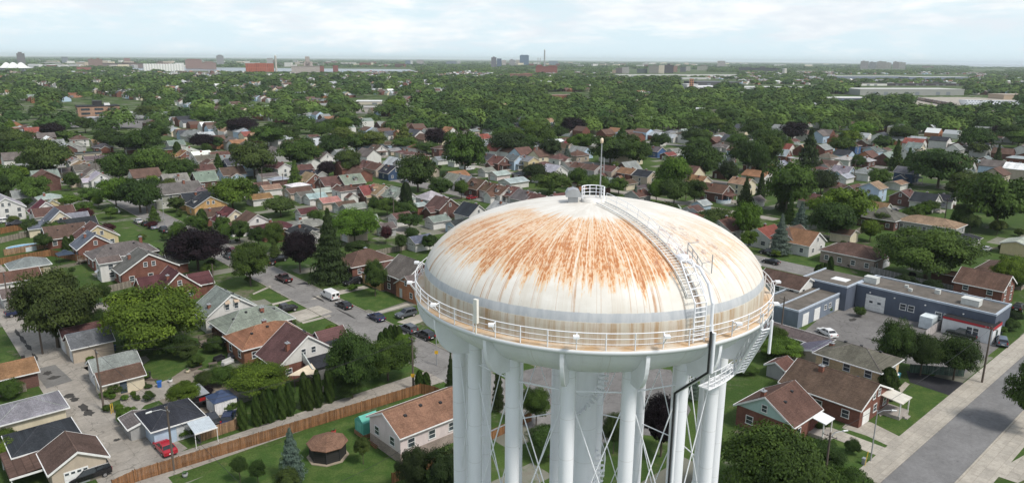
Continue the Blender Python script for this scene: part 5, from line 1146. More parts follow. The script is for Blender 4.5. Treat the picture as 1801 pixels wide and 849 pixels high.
for i in range(n + 1):
    for j in range(n + 1):
        a, b_ = i / n, j / n; vs.append((-2.2 + 4.4 * a, -1.4 + 2.8 * b_, 2.5 + .5 * (a - .5) * (b_ - .5) * 4 - .35 * math.sin(math.pi * a) * math.sin(math.pi * b_)))
m.add(vs, [(i * (n + 1) + j, (i + 1) * (n + 1) + j, (i + 1) * (n + 1) + j + 1, i * (n + 1) + j + 1) for i in range(n) for j in range(n)], 0, True); m.build('cloth', M_PAINT, o, color=(.62, .53, .40))
for x in (-2.2, 2.2):
    for y in (-1.4, 1.4): MB().tube((x, y, 0), (x, y, 2.5 + .5 * (1 if x * y > 0 else -1)), .05).build('post', M_DARKMETAL, o)
g = G(565, 690); 
# patio furniture
def bench(pxy, label, col):
    g = G(*pxy); o = thing('patio_sofa', (g.x, g.y, 0), ROTU + .3, label, 'sofa'); m = MB(); m.box(-.9, .9, -.4, .4, .15, .45); m.build('seat', M_PAINT, o, color=col); m = MB(); m.box(-.9, .9, .25, .42, .46, .95); m.build('backrest', M_PAINT, o, color=col)
    for s_ in (-1, 1): m = MB(); m.box(s_ * .95 - .09, s_ * .95 + .05, -.4, .42, .0, .68); m.build('arm', M_PAINT, o, color=col)
bench((386, 634), 'black patio sofa on the grass by the brown brick bungalow', (.02, .02, .022)); bench((412, 628), 'grey patio sofa on the slab by the brown brick bungalow', (.16, .16, .17)); bench((401, 640), 'pale patio sofa facing the black one', (.5, .5, .48))
for i, (x, y, c_, lb_) in enumerate(((281, 680, (.03, .12, .4), 'blue bin at the edge of the vegetable bed'), (201, 616, (.04, .09, .2), 'dark blue bin against the grey block garage'), (262, 664, (.03, .03, .03), 'black covered barbecue at the corner of the cream garage'), (1578, 665, (.05, .2, .25), 'teal wheelie bin on the tan brick house path'))):
    g = G(x, y); o = thing('bin', (g.x, g.y, 0), .4, lb_, 'bin'); m = MB(); m.add([(-.26, -.26, 0), (.26, -.26, 0), (.26, .26, 0), (-.26, .26, 0), (-.33, -.33, .95), (.33, -.33, .95), (.33, .33, .95), (-.33, .33, .95)], [(3, 2, 1, 0), (0, 1, 5, 4), (1, 2, 6, 5), (2, 3, 7, 6), (3, 0, 4, 7)]); m.build('body', M_PAINT, o, color=c_)
    m = MB(); m.prism([(-.36, .955), (.36, .955), (.36, 1.02), (-.2, 1.07), (-.36, 1.0)], -.36, .36); m.build('lid', M_PAINT, o, color=c_)
# decks, woodpiles and garden clutter
def deck(pxy, L, W, label, rot=ROTU, h=.8):
    g = G(*pxy); o = thing('deck', (g.x, g.y, 0), rot, label, 'deck'); colr = (.20, .17, .14)
    m = MB(); m.box(-L / 2, L / 2, -W / 2, W / 2, h - .12, h); m.build('boards', M_FENCE, o, color=colr)
    for x in (-1, 1):
        for y in (-1, 1): MB().box(x * (L / 2 - .1) - .06, x * (L / 2 - .1) + .06, y * (W / 2 - .1) - .06, y * (W / 2 - .1) + .06, 0, h + .95).build('post', M_FENCE, o, color=colr)
    for sy in (-1, 1):
        m = MB(); m.box(-L / 2, L / 2, sy * (W / 2 - .07) - .03, sy * (W / 2 - .07) + .03, h + .85, h + .93); n = int(L / .3)
        for i in range(n): m.box(-L / 2 + i * .3, -L / 2 + i * .3 + .05, sy * (W / 2 - .07) - .02, sy * (W / 2 - .07) + .02, h, h + .85)
        m.build('railing', M_FENCE, o, color=colr)
    m = MB()
    for i in range(3): m.box(-L / 2 - .3 - i * .3, -L / 2 - i * .3, -.6, .6, h - .3 - i * .22, h - .22 - i * .22)
    m.build('steps', M_FENCE, o, color=colr)
deck((372, 606), 3.6, 3.0, 'weathered grey deck behind the grey hip bungalow'); deck((150, 462), 3.0, 2.6, 'brown deck behind the tall white rear addition'); deck((556, 690), 3.2, 2.4, 'low deck under the shade sail', ROTU, .4)
CL = (((262, 668), 'planks', 'stack of grey planks at the bed edge'), ((345, 648), 'planks', 'pile of weathered boards on the gravel yard'), ((368, 660), 'planks', 'dark boards lying by the yellow-green garden tree'), ((240, 752), 'planks', 'timber stacked beside the weathered lean-to shed'), ((430, 650), 'planks', 'pale boards beside the patio sofas'),
      ((330, 655), 'tub', 'white garden tub on the gravel yard'), ((352, 640), 'tub', 'blue garden tub on the lawn'), ((300, 672), 'tub', 'green garden tub by the bed'), ((415, 705), 'tub', 'red tub beside the curtained canopy'), ((428, 662), 'tub', 'grey tub beside the pale boards'), ((587, 762), 'tub', 'cream flower tub on the lawn beside the garden tent'), ((326, 838), 'tub', 'orange flower tub inside the foreground fence'),
      ((375, 645), 'table', 'small garden table on the back lawn'), ((350, 662), 'table', 'dark work table on the gravel yard'), ((525, 676), 'table', 'patio table near the shade sail'), ((62, 416), 'table', 'garden table by the oval pool'), ((1420, 668), 'planks', 'boards leaning in the yard behind the long brick house'))
TC_ = [(.6, .6, .58), (.05, .14, .35), (.08, .2, .09), (.35, .05, .04), (.3, .3, .3), (.5, .44, .32), (.55, .22, .03)]
for i, (xy, kd, lb) in enumerate(CL):
    g = G(*xy)
    if kd == 'planks':
        o = thing('plank_pile', (g.x, g.y, 0), i * 1.1, lb, 'planks')
        for k_ in range(4): MB().box(-1.1 + .1 * k_, 1.0 + .12 * k_, -.32 + .16 * (k_ % 4), -.20 + .16 * (k_ % 4), .02 + .03 * (k_ % 2), .10 + .05 * (k_ % 2)).build('plank', M_WOODPOLE, o)
    elif kd == 'tub':
        o = thing('garden_tub', (g.x, g.y, 0), 0, lb, 'tub'); m = MB(); m.lathe([(.01, 0), (.26, 0), (.36, .5), (.33, .5), (.30, .42), (.01, .42)], 14); m.build('pot', M_PAINT, o, color=TC_[i % 7]); m = MB()
        for k_ in range(14): a = k_ * 2.4; m.add([(.1 * math.cos(a), .1 * math.sin(a), .42), (.3 * math.cos(a), .3 * math.sin(a), .75), (.3 * math.cos(a + .6), .3 * math.sin(a + .6), .7)], [(0, 1, 2)])
        m.build('plant', M_PAINT, o, color=(.05, .11, .03))
    else:
        o = thing('garden_table', (g.x, g.y, 0), .5, lb, 'table'); m = MB(); m.box(-.7, .7, -.4, .4, .7, .76); m.build('top', M_WOODPOLE, o)
        for x in (-.6, .6):
            for y in (-.32, .32): MB().tube((x, y, 0), (x, y, .7), .035, n=6).build('leg', M_WOODPOLE, o)
# bean frames in the vegetable bed
for i in range(2):
    g = G(205 + i * 30, 683 - i * 14); o = thing('bean_frame', (g.x, g.y, 0), ROTU, ('nearer', 'farther')[i] + ' dark pole frame over the vegetable bed', 'plant frame')
    for k in range(4): MB().tube((k * 1.1 - 1.6, 0, 0), (k * 1.1 - 1.6, 0, 1.9), .035, n=5).build('pole', M_DARKMETAL, o)
    m = MB(); m.tube((-1.7, 0, 1.9), (1.8, 0, 1.9), .035, n=5); m.build('top_bar', M_DARKMETAL, o)

# ------------------------------------------------------------------ the workshop block on the right
def from_corners(p0, p1, p2, z):
    a, b, c = G(*p0, z), G(*p1, z), G(*p2, z); ctr = (a + c) / 2
    return ctr, abs((b - a).dot(V2)), abs((c - b).dot(U2))
M_WRK = mat('workshop_wall', lambda t: bsdf(t, bright(t, ocol(t), t.ramp(t.noise(t.vmul(obc(t), (1, 1, .4)), .8, 5, .7), .3, .7, .88, 1.1)), .8))
M_FLAT = mat('flat_roof', lambda t: bsdf(t, t.mix(t.ramp(t.noise(obc(t), .35, 6, .7), .35, .65), (.10, .088, .074), (.155, .135, .115)), .95))
ws = thing('workshop', (*from_corners((1506, 500), (1755, 553), (1780, 534), 5.2)[0].xy, 0), ROTV, 'long blue-grey flat roofed workshop with a white roller door', 'workshop')
c0, Lw, Ww = from_corners((1506, 500), (1755, 553), (1780, 534), 5.2); BLU = (.088, .105, .14)
Ww = max(Ww, 9.0); base = c0.copy()
def wloc(u, v): d = UV(u, v); return d
m = MB(); m.box(-Lw / 2, Lw / 2, -Ww / 2, Ww / 2, 0, 5.0); m.build('wall', M_WRK, ws, color=BLU)
m = MB(); m.box(-Lw / 2 + .3, Lw / 2 - .3, -Ww / 2 + .3, Ww / 2 - .3, 5.0, 5.06); m.build('roof', M_FLAT, ws)
m = MB(); e = .3
m.box(-Lw / 2 - .06, Lw / 2 + .06, -Ww / 2 - .06, -Ww / 2 + e, 5.003, 5.38); m.box(-Lw / 2 - .06, Lw / 2 + .06, Ww / 2 - e, Ww / 2 + .06, 5.003, 5.38); m.box(-Lw / 2 - .06, -Lw / 2 + e, -Ww / 2 + e, Ww / 2 - e, 5.003, 5.38); m.box(Lw / 2 - e, Lw / 2 + .06, -Ww / 2 + e, Ww / 2 - e, 5.003, 5.38); m.build('parapet', m_plain('parapet', (.42, .47, .53), .6), ws)
# +y of this frame is -u, the face that looks on to the car park
yf = Ww / 2
m = MB(); 
for i in range(5): m.box(Lw / 2 - 6.2, Lw / 2 - 2.2, yf, yf + .05, .05 + i * .7, .72 + i * .7)
for a in (-1, 1): m.box(Lw / 2 - 4.2 + a * .85 - .35, Lw / 2 - 4.2 + a * .85 + .35, yf + .05, yf + .065, 1.75, 2.2, 1)
m.build('roller_door', [M_TRIM, M_GLASS], ws)
for a in (Lw / 2 - 9.8, Lw / 2 - 11.4, Lw / 2 - 16.6, Lw / 2 - 18.2): window(ws, (a, yf, 2.5), 'y', 1.1, 1.2, True)
for a in (Lw / 2 - 3, Lw / 2 - 8, Lw / 2 - 14, Lw / 2 - 21):
    m = MB(); m.box(a - .12, a + .12, yf, yf + .3, 3.9, 4.1); m.build('wall_lamp', M_TRIM, ws)
for (x, y, s_, h) in ((Lw / 2 - 1.5, 1.0, 1.3, 1.3), (-Lw / 2 + 5.5, .8, 1.6, 1.2), (-Lw / 2 + 12.5, -1.5, .5, .8), (Lw / 2 - 8, -1, .35, .5), (Lw / 2 - 9.5, 1, .35, .5)):
    m = MB(); m.box(x - s_, x + s_, y - s_ * .7, y + s_ * .7, 5.06, 5.06 + h); m.box(x - s_ * 1.05, x + s_ * 1.05, y - s_ * .75, y + s_ * .75, 5.063 + h, 5.15 + h); m.build('rooftop_unit', m_plain('unit_paint', (.56, .57, .54), .6), ws)
# lower wing to the left and the rear block
wg = thing('workshop_wing', (0, 0, 0), 0, 'lower blue-grey garage wing with three white doors beside the car park', 'workshop')
a, b_, c_ = G(1405, 547, 3.8), G(1484, 511, 3.8), G(1427, 494, 3.8)
Lu = (b_ - a).dot(U2); u0, v0 = toUV(a); u1 = toUV(b_)[0]; vd = 9.0
wg.location = (*UV(u0, v0).xy, 0); wg.rotation_euler = (0, 0, TH)
m = MB(); m.box(0, Lu, 0, vd, 0, 3.5); m.build('wall', M_WRK, wg, color=(.16, .19, .235)); m = MB(); m.box(.25, Lu - .25, .25, vd - .25, 3.5, 3.56); m.build('roof', M_FLAT, wg)
m = MB(); m.box(-.05, Lu + .05, -.05, .25, 3.503, 3.85); m.box(-.05, .25, .25, vd, 3.503, 3.85); m.box(-.05, Lu + .05, vd - .25, vd + .05, 3.853, 3.9); m.box(.25, Lu - .25, 4.4, 4.65, 3.563, 3.8); m.build('parapet', m_plain('parapet', (.42, .47, .53), .6), wg)
for f_ in (.16, .40, .87):
    m = MB(); x = Lu * f_
    for i in range(4): m.box(x - 1.25, x + 1.25, -.05, -.0, .05 + i * .66, .69 + i * .66)
    m.build('garage_door', M_TRIM, wg)
for f_ in (.58, .68): window(wg, (Lu * f_, -.0, 2.0), '-y', .9, .9, True)
rb_ = thing('rear_block', (*G(1474, 488, 5.4).xy, 0), ROTU, 'rear blue block of the workshop with a brown flat roof', 'workshop')
m = MB(); m.box(-5.5, 5.5, -4.5, 5.5, 0, 5.15); m.build('wall', M_WRK, rb_, color=BLU); m = MB(); m.box(-5.3, 5.3, -4.3, 5.3, 5.15, 5.2); m.build('roof', M_FLAT, rb_); m = MB(); m.box(-5.56, 5.56, -4.56, -4.3, 5.153, 5.5); m.box(-5.56, -5.3, -4.3, 5.3, 5.153, 5.5); m.box(-5.56, 5.56, 5.3, 5.56, 5.153, 5.5); m.build('parapet', m_plain('parapet', (.42, .47, .53), .6), rb_)
m = MB(); m.box(-1.5, 1.2, -2.4, 1.0, 5.2, 5.26); m.build('roof_patch', M_TRIM, rb_)
an = thing('annex', (*(from_corners((1662, 552), (1752, 572), (1770, 558), 3.6)[0] - U2 * 1.7).xy, 0), ROTV, 'white annex with a red stripe and black roof at the workshop end', 'shop')
_, La, Wa = from_corners((1662, 552), (1752, 572), (1770, 558), 3.6); Wa = 5.2
m = MB(); m.box(-La / 2, La / 2, -Wa / 2, Wa / 2, 0, 3.3); m.build('wall', M_WRK, an, color=(.60, .61, .62)); m = MB(); m.box(-La / 2, La / 2, -Wa / 2, Wa / 2, 3.303, 3.4); m.build('roof', m_plain('black_roof', (.02, .02, .022), .9), an)
m = MB(); m.box(-La / 2 - .05, La / 2, Wa / 2 + .003, Wa / 2 + .08, 2.95, 3.35); m.box(-La / 2 - .08, -La / 2 - .003, -Wa / 2, Wa / 2 + .08, 2.75, 3.35); m.build('red_stripe', m_plain('red_paint', (.36, .025, .035), .5), an)
for a in (-.55, .55): window(an, (a - 1, Wa / 2, 1.8), 'y', .9, 1.3, True)
m = MB(); m.box(-La / 2 - .05, -La / 2, -.6, .5, .05, 2.2); m.build('door', M_GLASS, an)
g = G(1643, 577); o = thing('shipping_container', (g.x, g.y + 1.5, 0), ROTU, 'white shipping container in the workshop car park', 'container')
m = MB(); m.box(-3, 3, -1.2, 1.2, .12, 2.55)
for i in range(20):
    x = -2.9 + i * .3
    for s_ in (-1, 1): m.box(x, x + .15, min(s_ * 1.2, s_ * 1.24), max(s_ * 1.2, s_ * 1.24), .25, 2.4)
m.build('body', M_CONCRETE_BLK, o, color=(.64, .70, .71)); m = MB(); m.box(-3.03, -2.99, -1.1, -.03, .2, 2.45); m.box(-3.03, -2.99, .03, 1.1, .2, 2.45); m.build('door', M_CONCRETE_BLK, o, color=(.58, .63, .65))
for x in (-2.6, 2.6): m = MB(); m.box(x - .25, x + .25, -1.1, 1.1, 0, .118); m.build('skid', M_DARKMETAL, o)
for i, (x, y) in enumerate(((1551, 543), (1575, 549), (1586, 552))):
    g = G(x, y); o = thing('picnic_table', (g.x, g.y, 0), ROTV, ('left', 'middle', 'right')[i] + ' one of three dark picnic tables along the workshop wall', 'table'); m = MB(); m.box(-1.1, 1.1, -.4, .4, .72, .78); m.build('top', M_WOODPOLE, o)
    for s_ in (-1, 1):
        m = MB(); m.box(-1.1, 1.1, s_ * .75 - .14, s_ * .75 + .14, .42, .47); m.build('seat', M_WOODPOLE, o)
        m = MB(); m.box(s_ * .8 - .05, s_ * .8 + .05, -.78, .78, .34, .42); m.tube((s_ * .8, -.6, 0), (s_ * .8, -.25, .72), .05).tube((s_ * .8, .6, 0), (s_ * .8, .25, .72), .05); m.build('leg', M_WOODPOLE, o)

# ------------------------------------------------------------------ fences
def fence(pts, h, col, label, cat='fence', posts=2.6, picket=False, z=0.0):
    ps = [G(*p) for p in pts]; root = empty('fence', ps[0], 0, label, cat); LAND.append((label, P((ps[0] + ps[-1]) / 2), 'fence'))
    o0 = ps[0]
    for a, b in zip(ps[:-1], ps[1:]):
        d = b - a; L = d.length; rz = math.atan2(d.y, d.x); m = MB()
        n = max(1, int(L / .16))
        if L < 70:
            for i in range(n):
                q = i * L / n; hh = h + .02 * math.sin(i * 5.1); m.box(q + .008, q + L / n - (.05 if picket else .012), -.012 + .01 * (i % 2), .012 + .01 * (i % 2), .05, hh)
        else: m.box(0, L, -.02, .02, 0, h)
        m.box(0, L, .024, .07, h * .25, h * .25 + .09); m.box(0, L, .024, .07, h * .8, h * .8 + .09)
        m.build('boards', M_FENCE, root, a - o0, rz, color=col)
        pm = MB().box(-.05, .05, .024, .12, 0, h + .06); p0_ = None; dn = d.normalized()
        for i in range(int(L / posts) + 1):
            if p0_ is None: p0_ = q_ = pm.build('post', M_FENCE, root, a - o0, rz, color=tuple(c * .8 for c in col))
            else: q_ = p0_.copy(); C.objects.link(q_)
            q_.location = a - o0 + dn * (i * posts)
    return root
OR, GYW, BRW = (.235, .118, .055), (.26, .23, .19), (.30, .19, .11)
fence([(200, 866), (240, 847), (740, 692), (764, 697), (800, 712)], 1.75, OR, 'long orange-brown board fence along the lane in the foreground')
fence([(354, 776), (414, 756), (428, 750)], 1.7, BRW, 'short light brown board fence in front of the curtained canopy')
fence([(354, 776), (336, 757)], 1.7, GYW, 'grey return of the light brown fence by the metal lean-to')
fence([(0, 412), (70, 398)], 1.9, OR, 'orange board fence at the far left above the pool')
fence([(0, 428), (60, 414)], 1.7, GYW, 'grey board fence between the orange fence and the pool')
fence([(8, 450), (107, 432), (112, 438)], 1.8, BRW, 'brown board fence just below the oval pool')
fence([(0, 466), (90, 450), (150, 462)], 1.8, OR, 'orange board fence behind the cream hip roofed garage')
fence([(168, 520), (232, 505)], 1.7, GYW, 'weathered grey fence behind the burgundy gable house')
fence([(0, 698), (48, 688)], 1.5, GYW, 'weathered grey fence in front of the dark red garage', picket=True)
fence([(20, 548), (52, 540)], 1.0, GYW, 'low grey picket fence below the old grey shed', picket=True)
fence([(860, 775), (935, 740)], 1.6, OR, 'orange fence seen between the tower columns')
fence([(1375, 635), (1420, 640)], 2.0, (.34, .09, .045), 'red-orange fence panel beside the tiny garden shed')
fence([(1530, 480), (1610, 500), (1700, 520)], 1.8, (.30, .29, .28), 'grey board fence behind the workshop')
fence([(1480, 420), (1560, 398)], 1.8, GYW, 'grey fence in front of the pyramid roofed house')
fence([(1626, 597), (1660, 573)], 1.9, (.5, .46, .44), 'pale board fence between container and annex')
fence([(1600, 655), (1695, 662)], 1.6, (.06, .10, .08), 'dark green screen fence under the car park trees')
fence([(650, 452), (720, 438)], 1.6, GYW, 'grey fence behind the yellow brick bungalow')
fence([(500, 408), (560, 396)], 1.6, (.26, .12, .07), 'brown fence behind the burgundy garage')
fence([(1340, 600), (1400, 612)], 1.6, BRW, 'brown fence by the long cream shed')
for i, p in enumerate((((440, 352), (480, 338)), ((1660, 365), (1720, 372)), ((690, 850), (800, 806)))): fence(list(p), 1.5, (GYW, (.3, .07, .06), OR)[i], ('grey fence behind the tan lane garage', 'red fence beside the charcoal roofed house', 'orange fence at the bottom beside the pink house')[i])

# ------------------------------------------------------------------ poles, lamps and wires
POLES = {}
def pole(key, base, h, label, arm=None, cross=True, lamp=None, steel=False, sign=False):
    g = G(*base); root = thing('street_lamp' if steel else 'utility_pole', (g.x, g.y, 0), 0, label, 'street lamp' if steel else 'utility pole')
    m = MB(); m.tube((0, 0, 0), (0, 0, h), .17 if not steel else .10, .11 if not steel else .06, 10); m.build('pole', M_GALV if steel else M_WOODPOLE, root)
    if cross and not steel:
        m = MB(); d = V2 if arm is None else arm; m.tube(-d * .9 + Vector((0, 0, h - .5)), d * .9 + Vector((0, 0, h - .5)), .055, n=6); m.build('crossarm', M_WOODPOLE, root)
        m = MB()
        for q in (-.8, -.3, .3, .8): m.tube(d * q + Vector((0, 0, h - .45)), d * q + Vector((0, 0, h - .25)), .045, n=6)
        m.build('insulators', M_GALV, root)
    if lamp is not None:
        m = MB(); m.path([Vector((0, 0, h * .93)), lamp * .7 + Vector((0, 0, h * .93 + .45)), lamp * 1.9 + Vector((0, 0, h * .93 + .55))], .045, 6); a = m.build('lamp_arm', M_GALV, root)
        m = MB(); m.tube(lamp * 1.8 + Vector((0, 0, h * .93 + .53)), lamp * 2.5 + Vector((0, 0, h * .93 + .5)), .14, .10, 8); m.build('lamp_head', m_plain('lamp_grey', (.6, .61, .6), .4), a)
    if sign: m = MB(); m.box(-.3, .3, -.22, -.18, 2.2, 2.8); m.build('sign', m_plain('warning_yellow', (.6, .36, .03), .5), root)
    POLES[key] = Vector((g.x, g.y, h - .3)); return root
pole('a', (75, 622), 9.5, 'utility pole at the lane edge left of the big yellow-green tree'); pole('b', (183, 722), 10, 'utility pole between the lane and the cream garage'); pole('c', (306, 826), 9.0, 'utility pole with a lamp beside the red sedan', lamp=-U2)
pole('d', (727, 684), 9.0, 'utility pole with a yellow sign near the two small cedars', sign=True); pole('e', (18, 552), 9.0, 'utility pole beside the old grey shed'); pole('f', (768, 642), 7.5, 'steel pole with a yellow sign at the lane mouth', steel=True, sign=True)
pole('g', (1531, 810), 7.5, 'steel street lamp on the front lawn beside the right street', steel=True, lamp=(U2 * .7 - V2 * .7)); pole('h', (1448, 862), 8.0, 'dark pole with a lamp head at the bottom right', lamp=(U2 * .4 + V2 * -.2).normalized()); pole('i', (1727, 672), 10, 'tall bare utility pole on the pavement beside the car park')
pole('j', (112, 326), 8.5, 'steel street lamp with a yellow sign at the far corner', steel=True, lamp=-U2, sign=True); pole('k', (290, 398), 8.5, 'steel street lamp at the kerb beside four parked cars', steel=True, lamp=-U2); pole('l', (757, 332), 9, 'steel street lamp left of the tank behind the grey hip house', steel=True, lamp=-U2)
pole('m', (172, 320), 11, 'dark pole in front of the pale gabled houses'); pole('n', (463, 340), 10, 'utility pole beside the tan lane garage'); pole('o', (500, 352), 10, 'utility pole left of the dark cone tree'); pole('p', (565, 362), 10, 'utility pole behind the pink roofed garage'); pole('q', (693, 396), 9.5, 'utility pole beside the brown roofed lane garage')
pole('r', (1206, 352), 10, 'utility pole behind the dome'); pole('s', (1372, 600), 9, 'utility pole at the long cream shed'); pole('t', (1660, 395), 9, 'utility pole beside the long pale bungalow'); pole('u', (861, 345), 8.5, 'utility pole in front of the brown gabled row'); pole('v', (1501, 320), 10, 'utility pole among the white hip roofed houses')
pole('w', (787, 398), 8.5, 'utility pole in front of the solar panel house'); pole('x', (378, 520), 7.5, 'short pole by the white gabled house', cross=False)
def wire(a, b, label, sag=.6, r=.022, off=0.0):
    p0, p1 = (POLES[k] if isinstance(k, str) else k for k in (a, b)); pts = []
    lat = Vector((-(p1 - p0).y, (p1 - p0).x, 0)).normalized() * off
    for i in range(17): t_ = i / 16; p = p0.lerp(p1, t_) + lat; p.z -= sag * 4 * t_ * (1 - t_); pts.append(p - p0)
    m = MB(); m.path(pts, r, 5); o = m.build('overhead_wire', M_DARKMETAL if r < .03 else M_GALV, None, p0); tag(o, label, 'wire', 'overhead wires')
wire('c', 'd', 'pale overhead wire running from the lamp pole to the yellow sign pole', 1.0, .018); wire('c', 'd', 'lower pale wire running beside the one from the lamp pole', 1.6, .018, .8)
wire('b', 'c', 'overhead wire between the cream garage pole and the red sedan pole', .5); wire('a', 'b', 'overhead wire along the lane between the two left poles', .5); wire('a', 'e', 'overhead wire from the lane pole to the shed pole', .5)
wire('b', G(545, 530, 5), 'overhead wire from the lane pole to the grey bungalow', .6); wire('b', G(400, 596, 3.5), 'service wire from the lane pole to the brown brick bungalow', .6)
wire('d', 'f', 'short wire from the yellow sign pole to the steel pole', .3); wire('n', 'o', 'overhead wire over the lane garages left', .5); wire('o', 'p', 'overhead wire over the lane garages middle', .5); wire('p', 'q', 'overhead wire over the lane garages right', .5)
wire('i', 'h', 'overhead wire along the right street pavement', 1.0)
wire(G(560, 862, 4), G(706, 790, 5), 'pale wire sloping down over the lawn to the pink house', .3, .018); wire('c', G(445, 870, 3), 'thin wire falling from the lamp pole over the lawn', .3)
for i, (x, y) in enumerate(((196, 727), (199, 725))):
    g = G(x, y); o = MB(); o.tube((0, 0, 0), (0, 0, 1.6 - .1 * i), .06, n=8); o = o.build('guy_guard', m_plain('guard_yellow', (.62, .42, .05), .5), None, g); tag(o, ('left', 'right')[i] + ' yellow guy wire guard at the lane pole foot', 'post')
g = G(1521, 818); o = MB().tube((0, 0, 0), (.25, .1, 2.0), .05, n=8).build('guy_guard', MATS['guard_yellow'], None, g); tag(o, 'leaning yellow marker post beside the right street lamp', 'post')
for i, (x, y) in enumerate(((1519, 815), (1506, 838), (45, 655))):
    g = G(x, y); o = thing('utility_box', (g.x, g.y, 0), TH, ('grey meter box on the lawn by the right street lamp', 'pale meter box in the shrub bed', 'basketball post at the lane')[i] if i < 2 else 'small dark backboard on a post at the lane', 'box' if i < 2 else 'backboard')
    m = MB(); m.box(-.25, .25, -.2, .2, 0 if i < 2 else 2.4, .8 if i < 2 else 3.1); m.build('box', M_GALV if i < 2 else M_DARKMETAL, o); m = MB(); m.box(-.3, .3, -.25, .25, .803, .86) if i < 2 else m.tube((0, .1, 0), (0, .1, 2.4), .05); m.build('lid' if i < 2 else 'post', M_GALV, o)

# ------------------------------------------------------------------ trees
nr = np.random.default_rng(11)
def leaf_mesh(name, pts, nrm, size, tint, squash=0.62):
    """many small leaf-spray quads; pts/nrm (n,3), size (n,)"""
    n = len(pts); nrm = nrm / (np.linalg.norm(nrm, axis=1, keepdims=True) + 1e-9)
    r = nr.normal(size=(n, 3)); a = np.cross(nrm, r); a /= (np.linalg.norm(a, axis=1, keepdims=True) + 1e-9); b = np.cross(nrm, a)
    s = size[:, None]
    v = np.stack([pts + a * s, pts + b * s * squash, pts - a * s, pts - b * s * squash], 1)
    v[:, 0] += nrm * s * .18; v[:, 2] -= nrm * s * .22
    me = bpy.data.meshes.new(name); me.vertices.add(4 * n); me.loops.add(4 * n); me.polygons.add(n)
    me.vertices.foreach_set('co', v.astype(np.float32).ravel()); me.loops.foreach_set('vertex_index', np.arange(4 * n, dtype=np.int32))
    me.polygons.foreach_set('loop_start', np.arange(0, 4 * n, 4, dtype=np.int32)); me.polygons.foreach_set('loop_total', np.full(n, 4, dtype=np.int32))
    at = me.attributes.new('tint', 'FLOAT', 'FACE'); at.data.foreach_set('value', tint.astype(np.float32))
    me.update(); me.materials.append(M_LEAF); return me
def sphere_pts(n):
    d = nr.normal(size=(n, 3)); return d / np.linalg.norm(d, axis=1, keepdims=True)
def broad_crown(name, nclump, nleaf, ls, seed, flat=0.0, gap=0.0):
    """crown in the unit cylinder r<=1, z 0..1 (scaled per tree); lumpy, with holes"""
    global nr; nr = np.random.default_rng(seed)
    d = sphere_pts(nclump * 3); d = d[d[:, 2] > -0.55][:nclump]; k = len(d)
    rad = nr.uniform(.60, .86, k) * (1 + .10 * np.sin(3 * np.arctan2(d[:, 1], d[:, 0]) + seed))
    c = d * rad[:, None]; cz = .48 + c[:, 2] * (.46 - flat * .1)
    c = np.stack([c[:, 0], c[:, 1], cz], 1)
    cr = nr.uniform(.15, .34, k); ctint = nr.uniform(.15, .8, k)
    w = cr ** 2 / (cr ** 2).sum(); idx = nr.choice(k, nleaf, p=w)
    u = sphere_pts(nleaf); u[:, 2] = np.where(u[:, 2] < -.2, -u[:, 2] * nr.uniform(.2, 1, nleaf), u[:, 2]); u /= np.linalg.norm(u, axis=1, keepdims=True)
    rr = nr.uniform(.62, 1.12, nleaf)
    p = c[idx] + u * (cr[idx] * rr)[:, None] * np.array([1, 1, .62])
    n = u * .8 + d[idx] * .55 + np.array([0, 0, .55]) + nr.normal(size=(nleaf, 3)) * .42
    tint = np.clip(ctint[idx] + nr.normal(size=nleaf) * .16, 0, 1)
    # a sparse inner filling so that the middle is not hollow
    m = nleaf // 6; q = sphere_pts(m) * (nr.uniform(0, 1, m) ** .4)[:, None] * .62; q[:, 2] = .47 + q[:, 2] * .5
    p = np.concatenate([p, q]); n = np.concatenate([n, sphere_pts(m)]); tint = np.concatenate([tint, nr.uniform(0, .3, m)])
    size = np.concatenate([nr.uniform(.7, 1.3, nleaf) * ls, np.full(m, ls * 1.7)])
    p[:, 2] = np.clip(p[:, 2], 0.0, None)
    return leaf_mesh(name, p, n, size, tint)
def cone_crown(name, nleaf, ls, seed, tiers=13, power=1.0, droop=.35):
    global nr; nr = np.random.default_rng(seed)
    t = nr.integers(0, tiers, nleaf); h = (t + .5) / tiers; h = 1 - (1 - h) ** .9
    br = 7 + (tiers - t); ang = (nr.integers(0, 1000, nleaf) % br) / br * 2 * np.pi + t * 1.3 + nr.normal(size=nleaf) * .14
    rmax = (1 - h) ** power * (.82 + .2 * np.sin(t * 2.7 + ang * 2)) + .03; f = nr.uniform(.15, 1, nleaf) ** .6; r = rmax * f
    z = h - droop * .12 * f * (1 - h) + nr.normal(size=nleaf) * .012
    p = np.stack([r * np.cos(ang), r * np.sin(ang), np.clip(z, .02, 1.0)], 1)
    n = np.stack([np.cos(ang) * .6, np.sin(ang) * .6, np.full(nleaf, .8)], 1) + nr.normal(size=(nleaf, 3)) * .4
    return leaf_mesh(name, p, n, nr.uniform(.7, 1.3, nleaf) * ls, np.clip(.25 + .55 * f + nr.normal(size=nleaf) * .15, 0, 1), .38)
